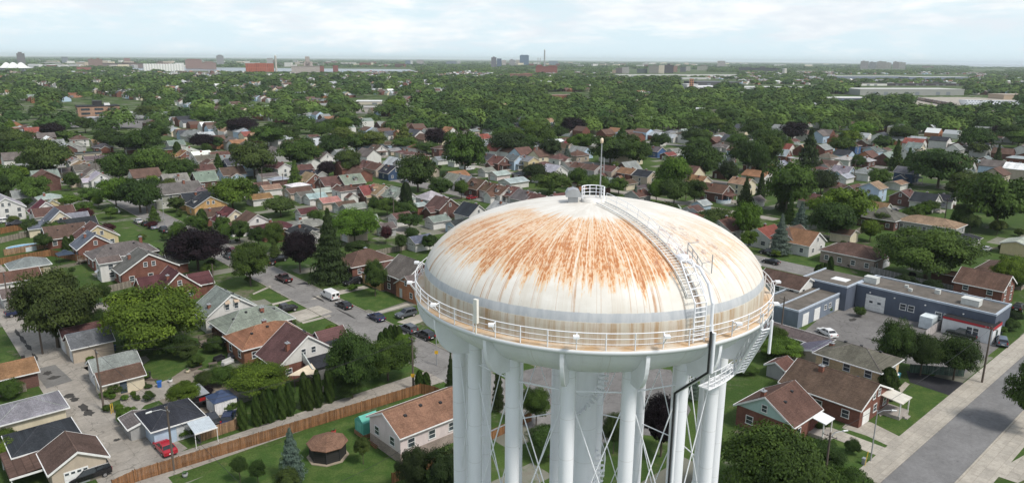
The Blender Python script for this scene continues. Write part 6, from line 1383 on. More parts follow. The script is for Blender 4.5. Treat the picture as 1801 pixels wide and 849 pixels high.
def column_crown(name, nleaf, ls, seed, fat=1.0):
    global nr; nr = np.random.default_rng(seed)
    h = nr.uniform(0.0, 1, nleaf); ang = nr.uniform(0, 2 * np.pi, nleaf)
    prof = np.where(h < .25, .72 + h * 1.12, np.sqrt(np.clip(1 - ((h - .25) / .77) ** 2.2, 0, 1)))
    r = prof * (nr.uniform(.72, 1.04, nleaf)) * (1 + .12 * np.sin(ang * 5 + h * 14) + .07 * np.sin(ang * 3 - h * 25))
    p = np.stack([r * np.cos(ang), r * np.sin(ang), h], 1)
    n = np.stack([np.cos(ang), np.sin(ang), np.full(nleaf, .55)], 1) + nr.normal(size=(nleaf, 3)) * .4
    return leaf_mesh(name, p, n, nr.uniform(.7, 1.3, nleaf) * ls, np.clip(.35 + .25 * np.sin(ang * 5 + h * 14) + nr.normal(size=nleaf) * .2, 0, 1), .45)
def limb_mesh(name, seed, limbs=6):
    r = random.Random(seed); m = MB(); m.tube((0, 0, -.02), (0, 0, .42), .040, .026, 9)
    for i in range(limbs):
        a = i * 2 * math.pi / limbs + r.uniform(-.3, .3); z0 = r.uniform(.24, .42); q = Vector((math.cos(a) * r.uniform(.22, .38), math.sin(a) * r.uniform(.22, .38), r.uniform(.55, .72)))
        mid = Vector((q.x * .45, q.y * .45, z0 + (q.z - z0) * .6)); m.tube((0, 0, z0), mid, .018, .012, 6).tube(mid, q, .012, .005, 5)
        q2 = mid + Vector((r.uniform(-.15, .15), r.uniform(-.15, .15), .2)); m.tube(mid, q2, .009, .004, 5)
    m.tube((0, 0, .42), (0, 0, .75), .024, .008, 7)
    o = m.build(name, M_BARK); me = o.data; bpy.data.objects.remove(o); return me
BIG = [broad_crown('crown', 50 + 9 * i, 19000, .0245, 100 + i) for i in range(5)]
OPEN = [broad_crown('crown', 30 + 4 * i, 14000, .027, 140 + i) for i in range(2)]
MIDC = [broad_crown('crown', 42 + 6 * i, 6500, .040, 200 + i) for i in range(6)]
FARC = [broad_crown('crown', 30 + 5 * i, 900, .105, 300 + i) for i in range(4)]
CONE = [cone_crown('crown', 11000, .044, 400 + i, 14 + i, 1.0 - .1 * i) for i in range(2)]
CONEF = [cone_crown('crown', 1500, .10, 420 + i, 10) for i in range(2)]
COLM = [column_crown('crown', 4200, .075, 500 + i) for i in range(3)]
LIMB = [limb_mesh('trunk', 600 + i, 5 + i) for i in range(3)]
_tm = MB(); _tm.tube((0, 0, -.01), (0, 0, .9), .03, .006, 8); _o = _tm.build('trunk', M_BARK); STEM = _o.data; bpy.data.objects.remove(_o)
TCOL = dict(m=((.055, .100, .022), 'mid green'), d=((.036, .068, .018), 'dark green'), b=((.070, .130, .020), 'bright green'), y=((.084, .142, .020), 'yellow-green'),
            o=((.050, .080, .023), 'olive green'), p=((.012, .007, .011), 'black-purple'), r=((.050, .016, .022), 'dark red'), s=((.075, .11, .105), 'blue-grey'), c=((.042, .078, .019), 'deep green'), k=((.026, .044, .017), 'blackish green'), e=((.066,.098,.026),'soft green'))
NTREE = [0]; TREES_ = []
def tree(loc, w_, h, zb, kind, hue, label=None, lod=None, group=None):
    """w_ crown radius, h total height, zb height of the lowest leaves"""
    dist = math.hypot(loc[0], loc[1]); lod = lod or (0 if dist < 215 else (1 if dist < 480 else 2)); i = NTREE[0]; NTREE[0] += 1
    nm = {'B': 'tree', 'O': 'tree', 'C': 'conifer', 'L': 'cedar', 'S': 'shrub'}[kind]
    root = empty(nm, (loc[0], loc[1], 0), (i * 2.4) % 6.28)
    if kind in 'BS': me = (BIG, MIDC, FARC)[lod][i % len((BIG, MIDC, FARC)[lod])]
    elif kind == 'O': me = OPEN[i % 2] if lod == 0 else MIDC[i % 6]
    elif kind == 'C': me = (CONE if lod == 0 else CONEF)[i % 2]
    else: me = COLM[i % 3]
    TREES_.append(root)
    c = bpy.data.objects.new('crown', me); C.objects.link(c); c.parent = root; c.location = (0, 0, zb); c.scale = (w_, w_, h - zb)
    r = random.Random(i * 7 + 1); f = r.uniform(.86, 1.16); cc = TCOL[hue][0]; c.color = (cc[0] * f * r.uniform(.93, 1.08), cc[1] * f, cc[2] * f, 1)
    if kind != 'S':
        if kind in 'BO': t = bpy.data.objects.new('trunk', LIMB[i % 3]); t.scale = (w_ * 1.15, w_ * 1.15, h)
        else: t = bpy.data.objects.new('trunk', STEM); t.scale = (h * .55, h * .55, h)
        C.objects.link(t); t.parent = root
    sz = 'broad ' if w_ > 6.3 else ('small ' if w_ < 2.6 and kind != 'L' else '')
    shp = {'B': 'round-headed tree', 'O': 'open-branched tree', 'C': 'cone-shaped conifer', 'L': 'columnar cedar', 'S': 'bush'}[kind]
    cat = {'B': 'tree', 'O': 'tree', 'C': 'conifer', 'L': 'cedar', 'S': 'bush'}[kind]
    if label: tag(root, label, cat); LAND.append((label, P((loc[0], loc[1], h * .6)), cat))
    else: auto(root, f"{sz}{TCOL[hue][1]} {shp}", cat, group or 'trees among the houses', Vector((loc[0], loc[1], h * .6)))
    return root
def tb(x0, y0, x1, y1, kind='B', hue='m', label=None, zb=None):
    """a tree whose crown fills this part of the photograph"""
    zb0 = {'B': 1.1, 'O': 2.2, 'C': .6, 'L': .1, 'S': .05}[kind] if zb is None else zb
    xc = (x0 + x1) / 2; p = G(xc, y1, zb0); zc = P(p)[2]; w_ = (x1 - x0) / 2 / F * zc
    d = Vector((p.x, p.y, 0)).normalized(); c = p + d * w_ * (.55 if kind != 'L' else .8); zc = P(c)[2]; w_ = (x1 - x0) / 2 / F * zc
    lo, hi = 1.0, 40.0
    for _ in range(30):
        mid = (lo + hi) / 2
        if P((c.x, c.y, mid))[1] > y0: lo = mid
        else: hi = mid
    h = max(lo, zb0 + .5)
    if kind in 'BO': h -= w_ * .10
    return tree((c.x, c.y), w_ * (1.08 if kind in 'BOS' else 1.02), max(h, zb0 + .6), zb0, kind, hue, label)
# near and individually described
for a in ((190, 494, 356, 622, 'B', 'y', 'big spreading yellow-green tree beside the grey hip bungalow'), (38, 470, 168, 612, 'B', 'o', 'big dark olive tree behind the slate roofed garage'),
          (298, 396, 400, 474, 'B', 'p', 'large black-purple maple at the side street'), (500, 400, 556, 476, 'B', 'p', 'smaller black-purple maple left of the tall spruce'), (540, 366, 624, 498, 'C', 'k', 'tall dark spruce on the side street corner'),
          (408, 420, 474, 500, 'B', 'm', 'round green street tree opposite the black-purple maples'), (640, 455, 680, 516, 'B', 'c', 'small round lawn tree beside the yellow brick bungalow'),
          (578, 578, 662, 698, 'B', 'd', 'bushy dark green tree right of the white gable house'), (640, 592, 725, 668, 'B', 'm', 'lower green tree between the dark bushy tree and the lane'), (410, 636, 505, 700, 'B', 'y', 'yellow-green tree in front of the white gable house'),
          (300, 668, 352, 712, 'B', 'y', 'small yellow-green tree behind the charcoal garage'), (486, 752, 544, 846, 'C', 's', 'blue spruce beside the screen house'), (482, 822, 528, 870, 'B', 'o', 'small olive bush tree in front of the blue spruce'),
          (408, 800, 436, 838, 'B', 'd', 'small weeping tree on the lawn, left one'), (440, 808, 468, 846, 'B', 'd', 'small weeping tree on the lawn, right one'), (625, 766, 652, 806, 'B', 'o', 'small sapling on the path before the pink house'),
          (700, 785, 762, 870, 'B', 'k', 'dark tree at the bottom in front of the pink house'), (745, 782, 812, 880, 'B', 'k', 'dark tree at the bottom beside the leftmost tower column'), (1262, 742, 1436, 900, 'B', 'm', 'large green tree at the foot of the tower, bottom right'),
          (1405, 775, 1480, 838, 'B', 'd', 'dark green tree behind the lamp pole at the bottom'), (1440, 820, 1530, 900, 'B', 'm', 'low green tree at the bottom edge under the street lamp'), (1768, 630, 1850, 752, 'B', 'c', 'deep green street tree cut by the right edge'),
          (1534, 558, 1600, 650, 'B', 'd', 'leftmost dark tree screening the car park'), (1588, 582, 1650, 655, 'B', 'd', 'middle dark tree screening the car park'), (1640, 588, 1714, 664, 'B', 'd', 'rightmost dark tree screening the car park'), (1540, 648, 1576, 704, 'L', 'c', 'stout cedar at the end of the brown brick house'),
          (1546, 396, 1706, 496, 'B', 'm', 'broad spreading tree behind the workshop roof'), (1740, 446, 1796, 510, 'B', 'y', 'yellow-tipped tree beside the red brick house at the right'), (1286, 350, 1334, 420, 'B', 'b', 'bright green tree right of the dome'), (1226, 362, 1292, 404, 'B', 'e', 'soft green tree cut off by the dome edge'),
          (1346, 376, 1394, 448, 'C', 's', 'blue spruce beside the orange-brown roofed house'), (1388, 356, 1426, 402, 'C', 's', 'second blue spruce farther behind the white gabled house'), (1484, 770, 1510, 800, 'S', 'd', 'clipped round bush on the front lawn'), (1290, 640, 1330, 660, 'S', 'm', 'green bush left of the tower stair'),
          (1344, 572, 1380, 608, 'B', 'm', 'green shrub tree under the balcony at the long cream shed'), (1336, 592, 1412, 632, 'B', 'b', 'bright bushy shrub left of the red-orange panel'), (780, 618, 806, 690, 'C', 'k', 'dark spruce left of the leftmost column'), (862, 628, 890, 720, 'C', 'k', 'dark spruce between two left columns'),
          (918, 678, 968, 742, 'B', 'm', 'green tree between the columns left of the riser'), (1058, 724, 1100, 790, 'B', 'o', 'thin olive tree right of the riser'), (1124, 688, 1200, 800, 'B', 'p', 'black-purple tree behind the right columns'), (1200, 656, 1236, 700, 'C', 's', 'small blue spruce behind the right columns'),
          (930, 745, 1000, 800, 'B', 'd', 'dark green tree low between the columns'), (690, 350, 735, 384, 'B', 'c', None), (1720, 345, 1760, 370, 'B', 'o', None), (373, 307, 446, 366, 'B', 'b', 'bright green tree beside the yellow brick gable house')):
    tb(a[0], a[1], a[2], a[3], a[4], a[5], a[6])
CED = ((428, 757, 705), (453, 750, 696), (468, 744, 688), (477, 743, 685), (497, 738, 679), (511, 732, 672), (537, 721, 656), (545, 722, 666), (560, 717, 652), (580, 709, 646))
for i, (x, y1, y0) in enumerate(CED):
    ln = ('end cedar of the lane hedge row, beside the board fence', 'second cedar from the board fence in the lane row', 'third cedar from the board fence in the lane row', 'fourth cedar from the board fence in the lane row', 'fifth cedar from the board fence in the lane row', 'sixth cedar from the board fence in the lane row',
          'slim cedar before the shade sail, left of a pair', 'slim cedar before the shade sail, right of a pair', 'cedar next to last at the far end of the lane row', 'last cedar at the far end of the lane row')[i]
    tb(x - 8.5, y0, x + 8.5, y1, 'L', 'c', ln)
for i, (x, y1, y0) in enumerate(((738, 690, 652), (750, 689, 655))): tb(x - 8, y0, x + 8, y1, 'L', 'c', ('left', 'right')[i] + ' one of two small cedars behind the fence corner')
for i, (x, y1, y0) in enumerate(((671, 612, 584), (679, 608, 577), (688, 606, 572), (695, 606, 572), (702, 607, 574), (684, 612, 582))): tb(x - 7, y0, x + 7, y1, 'L', 'c', ('first', 'second', 'third', 'fourth', 'fifth', 'front')[i] + ' cedar of the tight clump at the side street corner, counted from the left')
for i, (x, y1, y0) in enumerate(((1436, 492, 466), (1442, 491, 464), (1449, 490, 463), (1458, 488, 452))): tb(x - 6, y0, x + 6, y1, 'L', 'd', ('leftmost', 'second', 'third', 'tallest')[i] + ' cedar in the short row above the white workshop bungalow')
# shrubs and garden planting
for i, (x, y, w_, hue) in enumerate(((250, 612, 26, 'd'), (300, 615, 30, 'd'), (330, 622, 22, 'o'), (380, 612, 18, 'd'), (150, 590, 16, 'd'), (168, 575, 16, 'c'), (210, 572, 15, 'd'), (225, 735, 18, 'b'), (232, 752, 12, 'm'), (262, 700, 10, 'd'), (365, 672, 18, 'o'), (390, 668, 22, 'm'), (420, 672, 18, 'd'),
        (345, 640, 14, 'm'), (20, 800, 26, 'y'), (8, 770, 18, 'm'), (40, 838, 18, 'd'), (590, 800, 10, 'm'), (1452, 745, 10, 'd'), (1440, 752, 9, 'm'), (1775, 575, 14, 'd'), (1783, 560, 12, 'k'), (1760, 582, 9, 'm'), (160, 635, 8, 'b'), (20, 690, 22, 'm'), (190, 720, 8, 'm'), (210, 720, 8, 'b'), (1365, 448, 9, 'y'), (710, 605, 16, 'b'), (722, 600, 10, 'm'),
        (470, 700, 16, 'd'), (615, 690, 22, 'd'), (595, 660, 18, 'k'), (200, 690, 14, 'm'), (220, 682, 12, 'd'), (240, 672, 12, 'm'), (252, 664, 10, 'b'), (185, 697, 9, 'b'), (1590, 505, 20, 'k'), (1640, 510, 18, 'k'), (1350, 628, 14, 'm'), (1780, 500, 18, 'd'), (190, 405, 12, 'r'), (338, 444, 12, 'd'), (366, 476, 12, 'm'), (268, 398, 9, 'r'), (290, 419, 8, 'd'), (135, 425, 14, 'm'), (155, 430, 12, 'd'))):
    tb(x - w_, y - w_ * 1.1, x + w_, y + w_ * .55, 'S', hue)
vr = random.Random(21)
for i in range(26):
    g = G(vr.uniform(190, 262), vr.uniform(662, 704)); u_, v_ = toUV(g)
    tree((g.x, g.y), vr.uniform(.35, .7), vr.uniform(.5, 1.2), .02, 'S', vr.choice('mdbe'), None, 1, 'plants in the vegetable bed')
# street and garden trees of the middle distance, crown boxes
TREES = '''46 238 122 312 O o|20 236 90 290 B m|18 286 74 318 B y|-12 284 42 342 B m|40 306 88 356 B m|114 300 140 332 B c|182 262 242 322 B c|178 305 232 364 B b|212 306 282 372 B d|140 326 178 358 B m|106 340 142 362 B b|130 352 164 374 B m|134 364 164 388 B r|194 228 262 268 B d|100 228 140 252 B m|0 244 30 290 B d|238 254 308 316 B m|296 274 348 318 B c|334 232 382 262 B p|376 238 394 262 B d|368 270 402 302 C c|410 242 486 308 O o|240 318 278 372 B d|256 362 288 390 C m|326 376 358 404 B m|348 368 366 402 L c|306 250 320 276 L c|488 238 562 296 B m|524 238 560 292 B d|500 282 540 332 C c|560 280 590 312 B p|590 256 634 310 B o|560 234 606 276 B d|602 232 652 266 B m|466 344 522 378 B o|586 360 662 428 B b|648 344 668 372 B d|568 376 590 410 B m|782 220 854 308 B m|698 266 772 336 B d|756 310 796 346 B c|800 314 824 346 B m|704 322 726 376 L k|662 344 700 376 B m|692 238 736 262 B m|726 246 776 270 B c|858 228 930 272 B k|896 232 946 270 B d|920 284 962 318 B k|935 298 1004 340 B m|984 256 1010 286 C s|948 240 986 280 B k|958 312 982 352 C d|1000 292 1034 330 B m|1020 304 1072 340 B m|1036 232 1110 290 B d|1090 240 1144 292 B m|1070 310 1106 340 B m|1154 270 1212 340 B b|1160 310 1210 360 B d|1194 246 1268 316 B d|1200 310 1242 356 B c|1284 236 1346 302 B d|1264 280 1296 322 B k|1138 312 1170 354 B b|1108 324 1126 356 C s|1290 312 1330 364 C k|1206 236 1250 262 B m|1122 250 1142 276 C s
1326 232 1374 290 B m|1318 250 1350 314 B d|1390 228 1450 300 C k|1418 294 1468 340 B k|1340 274 1426 374 B m|1376 330 1400 392 C d|1430 324 1530 402 B y|1424 350 1500 420 B d|1526 294 1564 330 B m|1496 270 1520 296 B d|1600 252 1698 330 B d|1690 292 1810 404 B m|1672 296 1742 344 B e|1740 254 1764 294 C k|1704 248 1736 274 B o|1556 246 1592 300 C d|1534 236 1570 262 B d|1620 350 1650 372 B m|1520 340 1546 366 B m|1580 260 1612 300 C d|1360 318 1388 370 C k|1324 298 1350 350 C k
466 388 500 440 B m|440 396 470 430 B d|404 384 440 424 B d|386 392 410 424 B m|300 386 332 432 B m|470 420 498 456 C o|610 420 650 452 B d|700 372 742 402 B d|668 396 690 424 B r|712 398 738 428 B d|696 410 716 440 B d|742 410 770 440 B d|640 384 664 404 B m|-20 300 20 356 B d|64 408 92 436 B d|112 416 124 440 L c|124 414 134 438 L c|170 496 196 530 B d|120 520 160 570 B d|160 540 196 590 B d|96 560 136 600 B d'''
for ln in TREES.replace('\n', '|').split('|'):
    a = ln.split(); tb(float(a[0]), float(a[1]), float(a[2]), float(a[3]), a[4], a[5])

# ------------------------------------------------------------------ beyond: rows of houses and canopy out to the horizon
def visible(p): 
    if p.y < 30: return None
    x, y, z = P(p)
    return (x, y, z) if -60 < x < PW + 60 else None
BLOCKED = [(100, 260, 180, 224), (600, 690, 172, 200), (430, 482, 182, 205), (955, 1045, 162, 182), (340, 720, 119, 128), (230, 330, 108, 127), (1190, 1262, 138, 166), (1300, 1446, 149, 164), (1448, 1530, 166, 187), (1505, 1700, 150, 180), (1600, 1801, 168, 200), (1080, 1300, 128, 137.5), (1470, 1705, 131, 143), (1222, 1302, 140, 155), (1510, 1595, 112, 125), (1075, 1246, 120, 133), (935, 985, 118, 131), (430, 600, 118, 131), (325, 396, 112, 124), (860, 932, 112, 124), (710, 812, 112, 118)]
def blocked(x, y): return any(a < x < b and c < y < d for a, b, c, d in BLOCKED)
HG = {}
for o_, _, c_, q_ in THINGS:
    if c_ in ('house', 'garage'): HG.setdefault((int(o_.location.x // 20), int(o_.location.y // 20)), []).append(o_.location)
def clear(p, d):
    cx_, cy_ = int(p.x // 20), int(p.y // 20)
    return all((a.x - p.x) ** 2 + (a.y - p.y) ** 2 > d * d for i in (-1, 0, 1) for j in (-1, 0, 1) for a in HG.get((cx_ + i, cy_ + j), ()))
fr = random.Random(5); cand = []
for k in range(-16, 40):
    us = 70 + 105.5 * k
    for side in (-14, 15):
        v = 60.0
        while v < 2600:
            v += fr.uniform(10, 13.5)
            p = UV(us + side + fr.uniform(-1.5, 1.5), v)
            q = visible(p)
            if q and 128 < q[1] < 335 and not blocked(q[0], q[1]) and (q[1] < 232 or clear(p, 12.5)) and fr.random() < (.82 if q[1] > 150 else .6): cand.append((p, q))
cand.sort(key=lambda c: c[1][2])
RK = ['br'] * 5 + ['gy'] * 4 + ['gb'] * 3 + ['rb'] * 3 + ['dg'] * 2 + ['lg'] * 3 + ['tn', 'ob', 'rd', 'wt', 'sg', 'ch']; WK = ['w'] * 5 + ['cr', 'bk', 'bk', 'db', 'be', 'ob', 'gr', 'lb']
NIND = 126
def small_house(p, rot, L, W, e, r, roof, wall):
    root = empty('house', (p.x, p.y, 0), rot); m = MB(); m.prism([(-W / 2, 0), (W / 2, 0), (W / 2, e), (0, e + r - .02), (-W / 2, e)], -L / 2, L / 2); m.build('wall', wallmat(wall), root, color=WALL[wall][0])
    m = MB(); gable_roof(m, L, W, e, r); m.build('roof', M_SHINGLE, root, color=tuple(c * 1.15 for c in ROOF[roof][0]))
    for a in (-L * .25, L * .25): window(root, (a, -W / 2, 1.6), '-y', 1.2, 1.2, False)
    auto(root, f"far {ROOF[roof][1]}-roofed {WALL[wall][1]} house", 'house', 'houses along the residential streets', Vector((p.x, p.y, e)))
st_v, st_f, st_c = [], [], []
def stuff_house(p, rot, L, W, e, r, roof, wall):
    c, s = math.cos(rot), math.sin(rot); b = len(st_v)
    for x in (-L / 2, L / 2):
        for y, z in ((-W / 2, 0), (W / 2, 0), (W / 2, e), (0, e + r), (-W / 2, e)): st_v.append((p.x + x * c - y * s, p.y + x * s + y * c, z))
    fs = [(4, 3, 2, 1, 0), (5, 6, 7, 8, 9), (0, 5, 9, 4), (1, 2, 7, 6), (2, 3, 8, 7), (3, 4, 9, 8)]
    for i, f in enumerate(fs): st_f.append([b + j for j in f]); st_c.append(ROOF[roof][0] if i >= 4 else WALL[wall][0])
for i, (p, q) in enumerate(cand):
    rot = TH + (math.pi / 2 if fr.random() < .5 else 0); a = (p, rot, fr.uniform(8, 11.5), fr.uniform(7.5, 9.5), fr.choice((3.0, 3.2, 4.8)), fr.uniform(2.0, 3.2), fr.choice(RK), fr.choice(WK))
    if i < NIND: small_house(*a)
    else: stuff_house(*a)
def cells_mesh(name, vs, fs, cols, kind, label):
    me = bpy.data.meshes.new(name); me.from_pydata(vs, [], fs); at = me.attributes.new('col', 'FLOAT_COLOR', 'FACE'); at.data.foreach_set('color', np.array([(*c, 1) for c in cols], dtype=np.float32).ravel())
    me.materials.append(mat('far_house_paint', lambda t: bsdf(t, t.new('ShaderNodeAttribute', attribute_name='col').outputs['Color'], .85)))
    o = bpy.data.objects.new(name, me); C.objects.link(o); return tag(o, label, 'houses', None, kind)
# garages along the back lanes of the middle distance
ngar = 0
for us in (17.5, 122, 228.5, 334, 440):
    for side in (-7.5, 7.5):
        v = 110.0
        while v < 430 and ngar < 125:
            v += fr.uniform(8.5, 12); p = UV(us + side + fr.uniform(-1, 1), v); q = visible(p)
            if not q or not 205 < q[1] < 400 or us < 20 and q[1] > 330 or 690 < q[0] < 1400 and q[1] > 340 or not clear(p, 9) or fr.random() < .15: continue
            r_, w__ = fr.choice(RK), fr.choice(WK); L_, W_ = fr.uniform(6, 8.5), fr.uniform(5, 6.4)
            house((p.x, p.y), ROTU, L_, W_, 2.5, fr.uniform(.9, 1.5), r_, w__, kind=fr.choice(('gable', 'gable', 'hip')), wins=False, garage=('-x', 0, 2.6, (.55, .55, .53)), cat='garage', name='garage', desc=f"{ROOF[r_][1]}-roofed {WALL[w__][1]} lane garage", group='garages in the back yards'); ngar += 1
            HG.setdefault((int(p.x // 20), int(p.y // 20)), []).append(Vector((p.x, p.y, 0)))
# the block hidden behind the tank, seen from a step to the side
for u_ in (90, 158, 194):
    for k in range(12):
        p = UV(u_ + fr.uniform(-1, 1), 56 + k * 12.4 + fr.uniform(-1, 1)); q = visible(p)
        if not q or u_ == 194 and k > 7 or u_ == 90 and not (2 < k < 9) or not (740 < q[0] < 1345 and 352 < q[1] < 610) or not clear(p, 12): continue
        r_, w__ = fr.choice(RK), fr.choice(WK); house((p.x, p.y), fr.choice((ROTU, ROTV)), fr.uniform(8.5, 10), fr.uniform(7.4, 8.6), 3.1, fr.uniform(2.1, 3), r_, w__, chim=((1, .8, 1.0),), door='-x', desc=f"{ROOF[r_][1]}-roofed {WALL[w__][1]} house behind the tank", group='houses along the residential streets')
        HG.setdefault((int(p.x // 20), int(p.y // 20)), []).append(Vector((p.x, p.y, 0)))
# low blocks of the far shore and the far suburbs
for k in range(230):
    x_, y_ = (fr.uniform(60, 760), fr.uniform(111.5, 121)) if k < 130 else (fr.uniform(850, 1500), fr.uniform(111, 119))
    if 119 < y_ and 300 < x_ < 740: continue
    p = G(x_, y_); L_, W_ = fr.uniform(18, 70), fr.uniform(14, 30); stuff_house(p, fr.uniform(-.5, .5), L_, W_, fr.uniform(7, 24), 1.0, fr.choice(('gy', 'wt', 'lg', 'gb', 'br')), fr.choice(('w', 'be', 'bk', 'cr', 'gr', 'w')))
cells_mesh('distant_houses', st_v, st_f, st_c, 'stuff', 'small far rooftops and blocks showing between the distant treetops')
# individually built nearer canopy trees, then the far woodland as one mass
tr = random.Random(9); n_ind = 0; pts = []
for k in range(90000):
    y_ = 118 + 118 * tr.random() ** 1.15; x_ = tr.uniform(-40, PW + 40); p = G(x_, y_)
    if blocked(x_, y_): continue
    pts.append((p, x_, y_))
def density(x, y):
    """thick canopy, a little thinner over the rooftops on the left"""
    n = mnoise.noise(Vector((x / 90, y / 16, 3.1)))
    d = .62 + .5 * n
    if x < 760 and 150 < y < 225: d -= .34
    if x > 850 and y > 140: d += .12
    return d
near_pts = [(G(x, y), x, y) for x, y in ((tr.uniform(-30, PW + 30), tr.uniform(196, 275)) for _ in range(2600)) if not blocked(x, y)]
near_pts = [q for q in near_pts if clear(q[0], 6.5) and tr.random() < density(q[1], q[2])]
tr.shuffle(near_pts)
placed = []
def spaced(p, dmin): return all((p.x - a.x) ** 2 + (p.y - a.y) ** 2 > dmin * dmin for a in placed)
HUES = ['m'] * 4 + ['d'] * 4 + ['c'] * 3 + ['e', 'e', 'b', 'b', 'o', 'o', 'y', 'p']
NT_IND = 92
for p, x, y in near_pts:
    if len(placed) >= NT_IND: break
    if not spaced(p, 14) or (x < 850 and tr.random() < .55): continue
    placed.append(p); w_ = tr.uniform(6.0, 11); hgt = 4 + w_ * tr.uniform(.8, 1.15)
    tree((p.x, p.y), w_, hgt, 1.5, 'B' if tr.random() < .93 else 'C', tr.choice(HUES), None, 1 if y > 190 else 2)
for k in range(400):
    x, y = tr.uniform(780, 1320), tr.uniform(390, 600); p = G(x, y); u_, v_ = toUV(p)
    if len(TREES_) > 900 or any(abs(u_ - c_) < 6.5 for c_ in (70.8, 176.5, 122)) or not clear(p, 7) or not spaced(p, 13) or 640 < y: continue
    placed.append(p); w_ = tr.uniform(2.6, 4.6); tree((p.x, p.y), w_, w_ * tr.uniform(1.7, 2.2), .9, 'B', tr.choice(HUES), None, 1)
    if sum(1 for a in placed if 390 < P(a)[1] < 600 and 780 < P(a)[0] < 1320) > 22: break
# small garden trees filling the yards of the middle distance
ng = 0
for _ in range(4000):
    if ng >= 62: break
    x, y = tr.uniform(-20, PW + 20), tr.uniform(262, 430)
    if 690 < x < 1400 and y > 345: continue
    p = G(x, y); u_, v_ = toUV(p)
    if any(abs(u_ - c_) < 6.5 for c_ in (70.8, 176.5, 122, 228.5, 282, 388)) or not clear(p, 6.2) or not spaced(p, 7) or any((o_.location.x - p.x) ** 2 + (o_.location.y - p.y) ** 2 < 36 for o_ in TREES_): continue
    placed.append(p); w_ = tr.uniform(1.6, 3.4); tree((p.x, p.y), w_, w_ * tr.uniform(1.7, 2.4), .8, 'B', tr.choice(HUES), None, 1); ng += 1
ng = 0
for _ in range(6000):
    if ng >= 120: break
    x, y = tr.uniform(-20, PW + 20), tr.uniform(265, 620) if tr.random() < .8 else tr.uniform(620, 800)
    if 690 < x < 1400 and y > 345 or y > 560 and 1380 < x or y > 650 and x < 280: continue
    p = G(x, y); u_, v_ = toUV(p)
    if any(abs(u_ - c_) < 6 for c_ in (70.8, 176.5, 122, 228.5, 282, 388, 19.7)) or 89 < v_ < 98 or v_ < 36 or not clear(p, 5.4) or not spaced(p, 4): continue
    placed.append(p); w_ = tr.uniform(.6, 1.5); tree((p.x, p.y), w_, w_ * tr.uniform(1.2, 1.9), .02, 'S', tr.choice(HUES), None, 1 if y > 330 else 2); ng += 1
# far mass: crowns as clouds of leaf sprays, nearest ones with more
V, S_, N_, TI, HU = [], [], [], [], []
g2 = np.random.default_rng(4)
def blob(p, w_, h, n, hue, ls):
    d = g2.normal(size=(n, 3)); d /= np.linalg.norm(d, axis=1, keepdims=True); d[:, 2] = np.abs(d[:, 2]) * 1.0 - .25 * (g2.random(n) < .3)
    r = .72 + .3 * g2.random(n); lump = 1 + .22 * np.sin(d[:, 0] * 7 + p.x) * np.sin(d[:, 1] * 7 + p.y)
    q = d * (r * lump)[:, None] * np.array([w_, w_, h * .62]) + np.array([p.x, p.y, h * .42])
    V.append(q); N_.append(d + np.array([0, 0, .5]) + g2.normal(size=(n, 3)) * .10); S_.append(np.full(n, ls) * g2.uniform(.7, 1.3, n)); TI.append(np.clip(g2.normal(.5 + .55 * (g2.random() - .5), .10, n), 0, 1)); HU.append(np.full(n, hue))
cnt = 0; grid = {}
def free(p, d):
    c = (int(p.x // d), int(p.y // d))
    for i in (-1, 0, 1):
        for j in (-1, 0, 1):
            for a in grid.get((d, c[0] + i, c[1] + j), ()):
                if (a.x - p.x) ** 2 + (a.y - p.y) ** 2 < d * d * .8: return False
    grid.setdefault((d, *c), []).append(p); return True
for a in placed: grid.setdefault((9, int(a.x // 9), int(a.y // 9)), []).append(a)
for p, x, y in pts:
    if cnt > 9000: break
    nz = mnoise.noise(Vector((x / 26, y / 5.0, 7.7))) + .5 * mnoise.noise(Vector((x / 70, y / 14, 1.7)))
    if nz < ((.02 if 146 < y < 232 else -.25) if x < 760 - (y - 150) * .6 else (-.32 if y > 140 else -.2)): continue
    dd = math.hypot(p.x, p.y); left = x < 760 - (y - 150) * .6; sp_ = (38 if left else 19) if dd < 900 else ((29 if left else 21) if dd < 1800 else 26)
    if dd > 7000 or not free(p, sp_): continue
    if 300 < x < 735 and 119 < y < 130.5: continue
    w_ = tr.uniform(6.5, 13) if dd < 1800 else tr.uniform(8, 14); h = (3.5 + w_ * tr.uniform(.6, .95)) if dd < 1800 else tr.uniform(6.5, 10)
    n = 1300 if dd < 700 else (700 if dd < 900 else (420 if dd < 1300 else (220 if dd < 2500 else 90))); hue = tr.choice((.0, .12, .25, .35, .45, .55, .7, .85, 1.0))
    blob(p, w_, h, n, hue, w_ * (.075 if dd < 700 else (.11 if dd < 1200 else (.2 if dd < 2500 else .26)))); cnt += 1
